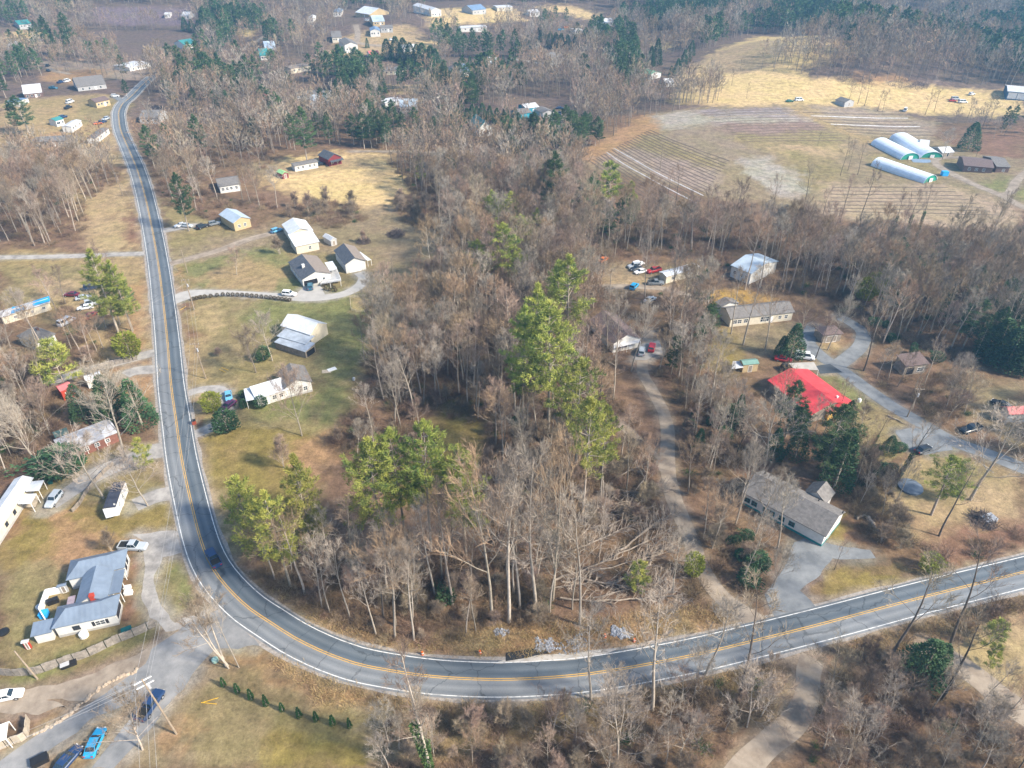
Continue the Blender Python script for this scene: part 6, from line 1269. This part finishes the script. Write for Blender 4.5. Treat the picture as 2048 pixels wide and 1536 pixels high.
T1('cone', (1935,300), 245, 'dark evergreen between the greenhouses and the brick ranch house', wide=1.6)
T1('dark', (1950,318), 282, 'dark slim tree on the lawn above the brick ranch house')
for k, (x, y) in enumerate([(448,1372),(476,1385),(503,1398),(533,1411),(565,1421),(599,1434),(633,1441),(666,1449),(700,1455)][:9]):
    T1('sapling', (x, y), y-20, h=random.uniform(2.0,2.9), wide=random.uniform(.6,.8), label='small dark green conifer sapling in the row on the lawn, number %s from the left' % ('first','second','third','fourth','fifth','sixth','seventh','eighth','ninth')[k], group='conifer sapling row', cat='sapling')
# clipped shrubs edging the concrete drive
for k, t in enumerate(np.linspace(0, 1, 22)):
    q = np.interp(t, [0,.12,.3,.5,.75,1], [387,405,450,490,540,580]), np.interp(t, [0,.12,.3,.5,.75,1], [601,597,592,593,598,603])
    T1('box', q, 0, 'bronze clipped shrub in the row edging the concrete driveway', h=1.2, group='clipped shrubs along the driveway', cat='shrub')
for (x, y) in [(648,573),(655,570),(663,573),(668,578),(672,583),(660,582),(651,580)]: T1('box', (x, y), 0, 'bronze clipped shrub in the bed by the deck', h=1.1, group='clipped shrubs by the deck', cat='shrub')
# dark evergreen screens far off
def screen(px, n, h, label, group, wide=1.1):
    c = [P(*p) for p in px]; L = [0]
    for i in range(1, len(c)): L.append(L[-1]+(c[i]-c[i-1]).length)
    for k in range(n):
        s = L[-1]*k/max(1,n-1); i = max(j for j in range(len(L)) if L[j] <= s+1e-6); i = min(i, len(c)-2)
        p = c[i].lerp(c[i+1], (s-L[i])/(L[i+1]-L[i])); p.z = float(H(p.x, p.y)); TREES_XY.append((p.x,p.y,3))
        place_tree('cone', p, h*random.uniform(.85,1.12), label, group, wide=wide)
screen([(775,120),(800,122),(840,132),(872,144)], 9, 15, 'dark teal evergreen in the solid screen above the village', 'evergreen screen above the village', 1.5)
screen([(935,252),(960,236),(1000,250),(1030,245)], 8, 9, 'dark evergreen in the hedge behind the teal roofed chapel', 'evergreen hedge behind the chapel', 1.3)
screen([(410,50),(432,48),(446,52)], 3, 16, 'dark evergreen in the left clump at the orchard end', 'left orchard evergreens', 1.3)
screen([(452,40),(475,42),(495,44)], 4, 14, 'dark evergreen in the right clump at the orchard end', 'right orchard evergreens', 1.3)
screen([(372,62),(400,66)], 3, 10, 'dark evergreen in the low screen above the teal roofed cottage', 'evergreens above the cottage', 1.4)
screen([(940,132),(985,125),(1020,132),(1040,138)], 8, 7, 'dark evergreen in the strip beside the orange clearing', 'evergreens beside the orange clearing', 1.2)
screen([(1100,95),(1130,100),(1165,98)], 6, 12, 'teal evergreen in the row over the far paddock', 'evergreens over the far paddock', 1.4)
screen([(1035,112),(1060,96),(1085,78)], 6, 11, 'teal evergreen in the slanting row beside the far lane', 'evergreens beside the far lane', 1.3)
screen([(1340,165),(1368,135),(1382,112)], 5, 11, 'dark evergreen at the left corner of the golden pasture', 'evergreens at the pasture corner', 1.1)
screen([(1300,135),(1312,132)], 2, 16, 'dark evergreen left of the green roofed house', 'evergreens left of the green roofed house', 1.0)
screen([(700,100),(745,110)][:1]+[(735,96)], 2, 7, 'small dark evergreen beside the white gabled house', 'evergreens by the white gabled house', 1.0)
screen([(1985,720),(2010,735),(2040,745),(2060,720)], 5, 12, 'dark green holly-like tree at the right edge of the wood', 'dark trees at the right edge', 1.6)
screen([(1995,560+60),(2035,600+50)], 3, 12, 'ivy-green tree in the wood at the right edge', 'ivy-green trees at the right edge', 1.2)

# ---- woods: bare trees by region; the largest-showing become things, the far rest one mass
WOODS = [ # (outline of the feet, spacing m, height range, kinds, words)
 ([(505,1150),(600,1222),(700,1270),(830,1292),(1000,1255),(1150,1240),(1150,1180),(1110,1080),(1010,1060),(960,1120),(760,1120),(620,1130)], 4.9, (13,21), 'bare', 'in the roadside front of the central wood'),
 ([(1150,1240),(1310,1232),(1420,1205),(1370,1130),(1330,1060),(1150,1060)], 11, (9,17), 'bare', 'standing among the fallen logs'),
 ([(960,1060),(1330,1060),(1310,960),(1290,870),(1230,800),(1100,830),(980,850)], 6.8, (12,20), 'bare', 'in the middle of the central wood'),
 ([(720,720),(790,860),(870,830),(980,850),(1100,830),(1230,800),(1210,690),(1190,560),(1180,460),(1060,440),(900,450),(895,540),(850,600),(770,660)], 4.9, (14,23), 'bare', 'in the dark heart of the wood right of the barn lawn'),
 ([(700,830),(790,850),(870,900),(800,1000),(740,960),(650,880)], 8, (9,15), 'bare', 'at the wood edge beside the fan-shaped tree'),
 ([(840,430),(1180,450),(1170,360),(1130,330),(960,300),(780,330),(820,380),(870,420)], 5.4, (14,22), 'bare', 'in the upper wood right of the golden meadow'),
 ([(1190,570),(1330,590),(1440,600),(1420,640),(1400,760),(1330,800),(1300,740),(1320,690),(1270,640),(1190,640)], 4.8, (13,21), 'bare', 'around the brown roofed house in the wood'),
 ([(1180,480),(1420,475),(1640,505),(1740,525),(1700,560),(1640,600),(1560,590),(1520,560),(1400,520),(1320,510),(1190,520)], 5.2, (14,22), 'bare', 'in the wood between the planted field and the white roofed house'),
 ([(1700,530),(2060,530),(2060,700),(1980,720),(1860,720),(1760,690),(1700,640),(1660,600)], 4.7, (13,21), 'bare', 'in the wood along the right side below the planted fields'),
 ([(1320,800),(1400,770),(1470,800),(1520,900),(1460,950),(1380,1010),(1350,900)], 5.0, (10,17), 'bare', 'between the gravel track and the red roofed house'),
 ([(1390,1020),(1470,1040),(1530,1130),(1540,1180),(1480,1200),(1420,1130)], 5.2, (9,15), 'bare', 'beside the gravel track above the road'),
 ([(1700,960),(1780,960),(1830,1080),(1780,1110),(1720,1060)], 5, (8,14), 'bare', 'right of the big grey roof'),
 ([(1740,760),(1900,730),(1960,800),(1930,870),(1850,840)], 6, (8,14), 'bare', 'beyond the tarmac lane on the right'),
 ([(760,1420),(1000,1410),(1230,1385),(1440,1350),(1560,1345),(1560,1420),(1470,1500),(1440,1560),(780,1580)], 5.2, (6,12), 'bare', 'in the thicket below the road at the bottom'),
 ([(1640,1370),(1720,1310),(1840,1330),(1960,1400),(2060,1470),(2060,1580),(1600,1580)], 5.0, (8,14), 'bare', 'in the lower right thicket'),
 ([(1700,1290),(1830,1250),(2050,1200),(2050,1225),(1950,1250),(1830,1300)], 8, (7,12), 'bare', 'on the near verge of the right road stretch'),
 ([(0,690),(60,690),(130,790),(110,880),(60,930),(0,960)], 6, (11,18), 'bare', 'in the wood at the left edge'),
 ([(90,610),(230,590),(250,700),(180,760),(60,720),(120,640)], 6.0, (12,19), 'bare', 'among the parked wrecks on the left'),
 ([(0,340),(120,320),(235,330),(255,360),(180,400),(175,470),(100,495),(0,490)], 5.6, (12,20), 'bare', 'in the wood above the left meadow'),
 ([(285,250),(500,240),(560,310),(500,360),(560,420),(500,440),(420,440),(330,410),(300,340)], 7.5, (12,20), 'bare', 'in the grove right of the far road'),
 ([(1290,720),(1340,740),(1400,760),(1460,760),(1520,790),(1480,830),(1400,800),(1340,820)], 5.2, (10,17), 'bare', 'right of the top of the gravel track'),
 ([(1620,860),(1700,900),(1760,960),(1700,1010),(1660,990)], 5, (9,15), 'bare', 'in the belt between the red and the grey roofs'),
 ([(1480,1100),(1530,1060),(1580,1090),(1550,1150),(1510,1190)], 5.5, (8,13), 'bare', 'beside the mouth of the tarmac driveway'),
 ([(1800,1080),(1900,1100),(2050,1060),(2050,1110),(1880,1150)], 8, (9,14), 'bare', 'on the bank above the right road stretch'),
 ([(0,960),(60,930),(110,900),(100,860),(0,850)], 6, (9,15), 'bare', 'beside the reddish bank at the left'),
 ([(560,430),(620,400),(700,410),(740,440),(660,460)], 9, (5,9), 'multi', 'behind the cream farmhouse'),
 ([(1180,450),(1420,430),(1640,455),(1700,475),(2060,485),(2060,540),(1740,535),(1420,485),(1180,490)], 7.5, (6,11), 'bare', 'in the thicket below the planted fields'),
 ([(790,400),(870,420),(890,480),(850,460),(800,440)], 7, (5,9), 'multi', 'in the reddish thicket at the meadow corner'),
]
FARW = [
 ([(290,150),(700,135),(860,175),(1080,160),(1290,180),(1420,205),(1290,240),(1130,330),(960,300),(820,290),(780,300),(520,310),(440,240),(290,235)], 6.3, (13,22)),
 ([(0,110),(230,110),(300,150),(280,180),(160,140),(80,160),(0,170)], 7.5, (12,20)),
 ([(0,-40),(500,-40),(700,-40),(1000,-40),(1000,5),(860,15),(850,60),(700,60),(640,130),(400,125),(380,60),(170,60),(160,100),(0,60)], 8.0, (12,20)),
 ([(850,60),(1060,50),(1240,45),(1390,60),(1370,150),(1300,190),(1080,165),(880,140)], 7.5, (12,20)),
 ([(1000,-40),(1230,-40),(1260,60),(1180,30),(1000,8)], 8, (12,20)),
 ([(1230,-40),(2100,-40),(2100,172),(1870,168),(1720,160),(1690,120),(1640,68),(1500,70),(1400,110),(1300,60)], 6.6, (14,24)),
 ([(1510,140),(1550,122),(1640,76),(1740,110),(1740,162),(1650,160)], 6, (13,20)),
 ([(1440,170),(1450,205),(1340,215),(1300,205),(1340,190)], 6, (10,16)),
 ([(1870,232),(2060,240),(2060,290),(1940,270)], 9, (8,14)),
 ([(-80,500),(-5,500),(-5,960),(-80,960)], 8, (12,18)), ([(2055,480),(2160,480),(2160,1120),(2055,1120)], 9, (12,18)), ([(-80,60),(-5,60),(-5,330),(-80,330)], 9, (12,18)),
]
CLEAR = [wpoly(p) for p in [
 [(100,600),(0,650),(0,600),(90,580)], [(0,640),(110,640),(110,700),(0,700)], [(1440,590),(1610,590),(1610,690),(1440,700)], [(1200,600),(1340,600),(1330,740),(1200,720)], [(1210,520),(1420,515),(1410,585),(1210,590)],
 [(1450,500),(1540,500),(1540,570),(1460,570)], [(1270,740),(1350,760),(1375,1000),(1400,1080),(1330,1080),(1300,880)], [(1610,630),(1740,630),(1740,750),(1610,750)], [(1790,690),(1880,700),(1880,750),(1800,760)], [(440,350),(520,340),(520,400),(430,400)], [(430,420),(530,420),(530,470),(430,480)],
 [(1585,1300),(1660,1300),(1640,1420),(1560,1540),(1440,1560),(1540,1440)], [(1830,1270),(2050,1400),(2050,1470),(1850,1330)], [(560,300),(720,290),(720,335),(560,345)], [(920,225),(1010,225),(1010,285),(920,290)], [(1025,200),(1155,200),(1155,285),(1060,290)],
 [(680,60),(860,60),(860,118),(680,118)], [(700,20),(780,20),(780,60),(700,60)], [(850,5),(1045,0),(1045,62),(850,62)], [(900,118),(1040,118),(1040,160),(900,168)], [(570,115),(640,115),(640,160),(560,160)], [(760,125),(880,125),(880,160),(760,160)], [(590,175),(680,170),(680,220),(590,222)], [(765,185),(845,180),(845,225),(765,225)],
 [(360,70),(410,66),(410,105),(360,105)], [(250,110),(310,108),(310,145),(250,150)], [(425,340),(500,335),(500,385),(425,385)], [(60,255),(150,255),(150,300),(60,300)], [(120,190),(250,170),(250,290),(120,290)], [(230,180),(340,200),(330,250),(250,420),(225,300)], [(1300,125),(1370,125),(1370,185),(1300,190)], [(1070,100),(1150,100),(1150,135),(1070,135)],
 [(1195,30),(1235,30),(1235,58),(1195,58)], [(1800,20),(1850,20),(1850,62),(1800,62)], [(515,180),(560,180),(560,212),(515,212)], [(910,40),(985,40),(985,70),(910,70)], [(1060,8),(1230,8),(1230,42),(1060,42)], [(190,10),(390,10),(390,50),(190,50)], [(735,95),(770,95),(770,125),(735,125)], [(0,60),(70,60),(70,100),(0,100)], [(0,170),(110,170),(110,210),(0,220)],
 [(1300,75),(1350,85),(1345,110),(1310,105)], [(1140,50),(1200,50),(1200,72),(1140,72)], [(440,105),(530,60),(540,110),(450,125)], [(1040,225),(1050,225),(1050,230),(1040,230)]]]
RD = np.array([(p.x, p.y) for p in ROADC])
def nearroad(X, Y, d):
    X = np.asarray(X); Y = np.asarray(Y); m = np.full(X.shape, 1e9)
    for k in range(0, len(RD), 2): m = np.minimum(m, (X-RD[k,0])**2+(Y-RD[k,1])**2)
    return m < d*d
LM = [('the barn',(600,670)),('the garage',(710,530)),('the cream farmhouse',(610,480)),('the tan house',(480,435)),('the red cabin',(668,315)),('the golden meadow',(690,370)),('the chapel',(970,255)),('the turquoise workshops',(1070,225)),('the sloping field',(1180,330)),('the orange clearing',(930,150)),('the evergreen screen',(820,130)),('the far road bend',(250,210)),('the village shop',(815,208)),('the far left trailers',(160,250)),
 ('the tallest central pine',(1097,868)),('the lone trunked pine',(1163,1052)),('the broadest front pine',(770,1108)),('the fallen trees',(1250,1120)),('the white-trunked pine',(955,604)),('the brown roof',(1250,670)),('the woodland yard',(1290,545)),('the orange-grass house',(1520,620)),('the pale blue roof',(1490,535)),('the gravel loop',(1690,680)),('the derelict shed',(1835,725)),('the lime thicket',(1760,585)),('the ivy-clad trees',(1805,480)),('the red roof',(1620,790)),('the big grey roof',(1590,1010)),('the tarmac pad',(1840,890)),('the leaning pine',(1862,1030)),
 ('the track fork',(1330,940)),('the driveway mouth',(1560,1180)),('the side track',(1610,1380)),('the dirt track',(1900,1330)),('the stones by the road',(1160,1280)),('the saplings',(700,1455)),('the mossy trunks',(862,1530)),('the tarped trailer',(50,620)),('the verge pines',(250,660)),('the dark evergreen clump',(220,850)),('the reddish bank',(60,920)),('the left meadow',(200,440)),('the greenhouses',(1800,320)),('the golden pasture',(1600,180)),('the paddock evergreens',(1130,100)),('the far gabled house',(1815,45)),('the orchard',(280,30)),('the green roof',(1312,148)),('the far lane',(1060,96)),('the meadow pines',(600,320)),('the upper dark pines',(1105,445)),('the right road verge',(1850,1240)),('the black leaning tree',(1880,1400))]
LMW = [(n, P(*p)) for n, p in LM]
def nearest(x, y): return min(LMW, key=lambda k: ((k[1].x-x)**2+(k[1].y-y)**2))
def near(x, y):
    k = nearest(x, y); dx = x-k[1].x*(y/k[1].y); dy = y-k[1].y; far = 'well ' if math.hypot(dx, dy) > 14+.05*y else 'just '
    return far+(('right of ' if dx > 0 else 'left of ') if abs(dx) > abs(dy) else ('behind ' if dy > 0 else 'in front of '))+k[0]
def scatter_in(poly_px, sp, seed, clear=True, road=6.5, jit=.5):
    w_ = wpoly(poly_px); xs = [p[0] for p in w_]; ys = [p[1] for p in w_]; rng = np.random.RandomState(seed)
    gx, gy = np.meshgrid(np.arange(min(xs), max(xs), sp), np.arange(min(ys), max(ys), sp))
    gx = gx.ravel()+rng.uniform(-jit, jit, gx.size)*sp; gy = gy.ravel()+rng.uniform(-jit, jit, gy.size)*sp
    m = inpoly(gx, gy, w_)
    if clear:
        for c in CLEAR: m &= ~inpoly(gx, gy, c)
    m &= ~nearroad(gx, gy, road)
    m &= offbuild(gx, gy, seed)
    m &= ~onlane(gx, gy, .3)
    return np.stack([gx[m], gy[m]], 1), rng
cand = []
tx = np.array(TREES_XY)
for wi, (poly, sp, hr, kind, words) in enumerate(WOODS):
    pts, rng = scatter_in(poly, sp, 1000+wi)
    for p in pts:
        if ((tx[:,0]-p[0])**2+(tx[:,1]-p[1])**2 < 4).any(): continue
        cand.append((p[1], p[0], rng.uniform(*hr), kind, wi))
def tlabel(kd, h, x, y): return '%s %s %s' % ('very tall' if h > 20 else 'tall' if h > 16.5 else 'mid-height' if h > 12 else 'low', dict(pale='pale-barked bare tree', multi='many-stemmed bare shrub', open='round-crowned bare tree', bare='upright grey-brown bare tree')[kd], near(x, y))
cand.sort(); print('WOOD candidates', len(cand))
NB = sum(1 for o in bpy.data.objects if o.name.startswith('bare_tree') and o.parent is None)
BUD = 296-NB; rest = []; used = 0; nshr = 0
for (y, x, h, kind, wi) in cand:
    s = random.random()
    if kind == 'bare' and used < BUD:
        used += 1; kd = 'pale' if s < .14 else ('open' if h < 12 and s < .6 else ('multi' if h < 9.5 else 'bare'))
        place_tree(kd, G(x, y), h*random.uniform(.9,1.1), tlabel(kd, h, x, y), group='bare trees around '+nearest(x, y)[0], wide=random.uniform(.8,1.15), cat='shrub' if kd == 'multi' else 'tree', lean=random.uniform(-.06,.06))
    elif kind == 'multi' and nshr < 40:
        nshr += 1; place_tree('multi', G(x, y), h, 'bare winter shrub '+WOODS[wi][4], group='shrubs '+WOODS[wi][4], wide=1.1, cat='shrub')
    else: rest.append((x, y, h, 0))
print('individual bare', used+NB, 'rest', len(rest))
for wi, (poly, sp, hr) in enumerate(FARW):
    pts, rng = scatter_in(poly, sp, 2000+wi)
    pf = vnoise(pts[:,0], pts[:,1], 45, 21)+.5*vnoise(pts[:,0], pts[:,1], 14, 23)
    for p, q in zip(pts, pf): rest.append((p[0], p[1], rng.uniform(*hr), 1 if wi != 6 and q > ((-.05 if p[0] > 60 else .15) if p[1] > 590 else .28) else 0))
pts, rng = scatter_in([(290,150),(700,150),(1000,240),(960,300),(780,300),(560,330),(440,240),(290,235)], 19, 77)
for p in pts: rest.append((p[0], p[1], rng.uniform(15,22), 1))
for i in range(4):
    T, C = bare_meshes(600+i, 18, [1.1,1.25,1.0,1.3][i], .35, lod=1, twigw=.05); mb = MB(); mb.add(T.v, T.f, 0); mb.add(C.v, C.f, 1); PROTO[('far', i)] = mb
for i in range(3):
    T, C = pine_meshes(620+i, 20, [1.1,1.3,1.0][i], .25, lod=1); mb = MB(); mb.add(T.v, T.f, 0); mb.add(C.v, C.f, 1); PROTO[('farp', i)] = mb

def geo_scatter(name, pts, rot, scl, idx, meshes, label, cat, group=None, kind='stuff'):
    """one object that repeats a few small meshes at given places"""
    col = bpy.data.collections.new(name+'_source')
    for k, me in enumerate(meshes): col.objects.link(bpy.data.objects.new('%s_source_%02d' % (name, k), me))
    me = bpy.data.meshes.new(name); me.from_pydata([tuple(p) for p in pts], [], [])
    for nm, tp, da in (('rot','FLOAT',rot),('scl','FLOAT',scl),('idx','INT',idx)):
        a = me.attributes.new(nm, tp, 'POINT'); a.data.foreach_set('value', np.array(da, np.float32 if tp == 'FLOAT' else np.int32))
    o = bpy.data.objects.new(name, me); COL.objects.link(o)
    ng = bpy.data.node_groups.new(name+'_nodes', 'GeometryNodeTree')
    ng.interface.new_socket('Geometry', in_out='INPUT', socket_type='NodeSocketGeometry'); ng.interface.new_socket('Geometry', in_out='OUTPUT', socket_type='NodeSocketGeometry')
    n = ng.nodes; l = ng.links; gi = n.new('NodeGroupInput'); go = n.new('NodeGroupOutput'); ip = n.new('GeometryNodeInstanceOnPoints')
    ci = n.new('GeometryNodeCollectionInfo'); ci.inputs[0].default_value = col; ci.inputs[1].default_value = True; ci.inputs[2].default_value = True
    def att(nm, tp):
        a = n.new('GeometryNodeInputNamedAttribute'); a.data_type = tp; a.inputs[0].default_value = nm; return a.outputs[0]
    cx = n.new('ShaderNodeCombineXYZ'); l.new(att('rot','FLOAT'), cx.inputs[2]); 
    l.new(gi.outputs[0], ip.inputs['Points']); l.new(ci.outputs[0], ip.inputs['Instance']); ip.inputs['Pick Instance'].default_value = True
    l.new(att('idx','INT'), ip.inputs['Instance Index']); l.new(cx.outputs[0], ip.inputs['Rotation']); l.new(att('scl','FLOAT'), ip.inputs['Scale']); l.new(ip.outputs[0], go.inputs[0])
    md = o.modifiers.new('scatter', 'NODES'); md.node_group = ng
    return tag(o, label, cat, group, kind)
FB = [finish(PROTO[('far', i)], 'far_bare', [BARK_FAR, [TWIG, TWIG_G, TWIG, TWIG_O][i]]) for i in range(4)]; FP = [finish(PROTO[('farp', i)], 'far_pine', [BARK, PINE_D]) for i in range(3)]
# the pines of the far woods that show largest stay things
fp = sorted([r for r in rest if r[3] == 1], key=lambda r: r[1]); fb = [r for r in rest if r[3] == 0]
NP_ = sum(1 for o in bpy.data.objects if o.name.startswith('pine_tree') and o.parent is None); nb_ = 0
for r in fp[:max(0, 290-NP_)]:
    g = 'in the far woods behind the village' if r[1] > 560 else 'scattered in the woods below the village'
    place_tree('pined' if r[0] % 2 > .6 or r[1] > 330 else 'pine', G(r[0], r[1]), r[2]*random.uniform(.75,1.0), ('tall' if r[2] > 18 else 'low')+' dark pine of the far woods, '+near(r[0], r[1]), group='pines around '+nearest(r[0], r[1])[0], wide=random.uniform(1,1.4))
fp = fp[max(0, 290-NP_):]
MIDB = [finish((lambda mb, k: (mb.add([v[:] for v in k[0].v], k[0].f, 0), mb.add(k[1].v, k[1].f, 1), mb)[-1])(MB(), bare_meshes(100+i, 18, .9, [.42,.5,.38,.55][i])), 'mid_bare', [BARK, [TWIG, TWIG_G, TWIG, TWIG_O][i]]) for i in range(4)]
FB += MIDB
geo_scatter('distant_woodland', [G(r[0], r[1]) for r in fb], np.random.uniform(0,6.28,len(fb)), [r[2]/18*np.random.uniform(.85,1.15) for r in fb], [int(abs(r[0]*7.7)) % 4 + (4 if r[1] < 300 else 0) for r in fb], FB, 'far bare winter woodland covering the hills', 'woodland')
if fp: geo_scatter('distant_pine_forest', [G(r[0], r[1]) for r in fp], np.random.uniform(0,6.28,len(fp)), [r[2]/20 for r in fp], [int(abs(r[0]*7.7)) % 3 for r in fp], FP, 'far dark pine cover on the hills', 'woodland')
print('far bare', len(fb), 'far pine', len(fp))

# ---- understory shrubs
us = []
for wi in (0,2,3,4,6,9,10,11,13,14,15,16,17):
    poly, sp, hr, kind, words = WOODS[wi]
    pts, rng = scatter_in(poly, 5.2 if wi != 3 else 8, 5000+wi)
    for p in pts: us.append((p[1], p[0], rng.uniform(2.5,6.5), words))
us.sort()
for (y, x, h, words) in us[:230]:
    place_tree('multi', G(x, y), h, '%s leafless understory shrub %s' % ('tall' if h > 4.5 else 'low', near(x, y)), group='understory shrubs around '+nearest(x, y)[0], wide=random.uniform(.9,1.5), cat='shrub')
print('understory', len(us))
# ---- low cover
BR = [finish(brush_mesh(700+i), 'brush', [BRUSH_M]) for i in range(4)] + [finish(brush_mesh(710, .8, 70, .05, 1.0), 'brush_low', [IVY])]
GR = [finish(grass_mesh(730+i), 'tuft', [GRASS_M]) for i in range(3)]
bp_, bs_ = [], []
for wi, (poly, sp, hr, kind, words) in enumerate(WOODS):
    d = 2.6 if wi != 1 else 5.0
    pts, rng = scatter_in(poly, d if P(*poly[0]).y < 300 else 4.0, 3000+wi, road=5.0)
    for p in pts: bp_.append(G(p[0], p[1])); bs_.append(rng.uniform(.6,1.7))
n = len(bp_); ri = np.random.RandomState(5)
geo_scatter('undergrowth', bp_, ri.uniform(0,6.28,n), bs_, np.where(ri.rand(n) < .06, 4, ri.randint(0,4,n)), BR, 'tangled brown undergrowth on the floor of the woods', 'undergrowth')
gp_ = []
for poly in ([(505,1150),(600,1230),(700,1280),(830,1310),(1000,1318),(1180,1315),(1400,1275),(1520,1245),(1480,1215),(1380,1215),(1180,1240),(1000,1245),(830,1285),(700,1255),(560,1180)], [(760,1400),(1000,1400),(1230,1380),(1540,1320),(1560,1345),(1440,1390),(1100,1420),(840,1440)], [(520,1300),(680,1372),(820,1400),(800,1425),(640,1400)], [(1660,1300),(2048,1195),(2048,1225),(1720,1320)]):
    pts, rng = scatter_in(poly, .95, 4000+len(gp_), road=4.6, clear=False)
    gp_ += [G(p[0], p[1]) for p in pts]
n = len(gp_); geo_scatter('dead_grass', gp_, ri.uniform(0,6.28,n), ri.uniform(.5,1.4,n), ri.randint(0,3,n), GR, 'dry tan grass and leaf litter along the road verges', 'grass')
print('brush', len(bp_), 'tufts', len(gp_))

# ---- labels shared by look-alikes get their place in the row
ORD = 'first second third fourth fifth sixth seventh eighth ninth tenth eleventh twelfth thirteenth fourteenth fifteenth sixteenth seventeenth eighteenth nineteenth twentieth'.split()
def ordw(k): return 'leftmost' if k == 0 else ORD[k] if k < 20 else '%dth' % (k+1) if (k+1) % 10 not in (1,2,3) or k < 14 else '%d%s' % (k+1, {1:'st',2:'nd',3:'rd'}[(k+1) % 10])
by = {}
for o in COL.objects:
    if o.parent is None and o.get('label') and o.get('kind') is None: by.setdefault(o['label'], []).append(o)
for lb, os_ in by.items():
    if len(os_) < 2: continue
    def px(o):
        p = o.location if o.location.length > 1e-3 else o.data.vertices[0].co
        return p.x/(p.y*ct+(CAM_H-p.z)*st)
    os_.sort(key=px)
    for k, o in enumerate(os_):
        t = '%s, %s' % (lb, 'leftmost' if k == 0 else 'rightmost' if k == len(os_)-1 else ordw(k)+' from the left')
        if len(t.split()) <= 16: o['label'] = t

# ================================================================ AIR
hz = MB(); hz.box(-3400, 3400, -120, 3300, -12, 420); m = bpy.data.materials.new('thin_blue_haze'); m.use_nodes = True; n = m.node_tree.nodes; n.remove(n['Principled BSDF'])
v = n.new('ShaderNodeVolumePrincipled'); v.inputs['Color'].default_value = (.26,.60,1.0,1); v.inputs['Density'].default_value = .00032; v.inputs['Anisotropy'].default_value = .2; m.node_tree.links.new(v.outputs[0], n['Material Output'].inputs['Volume'])
tag(hz.build('haze', m), 'thin blue winter haze', 'haze', None, 'stuff')
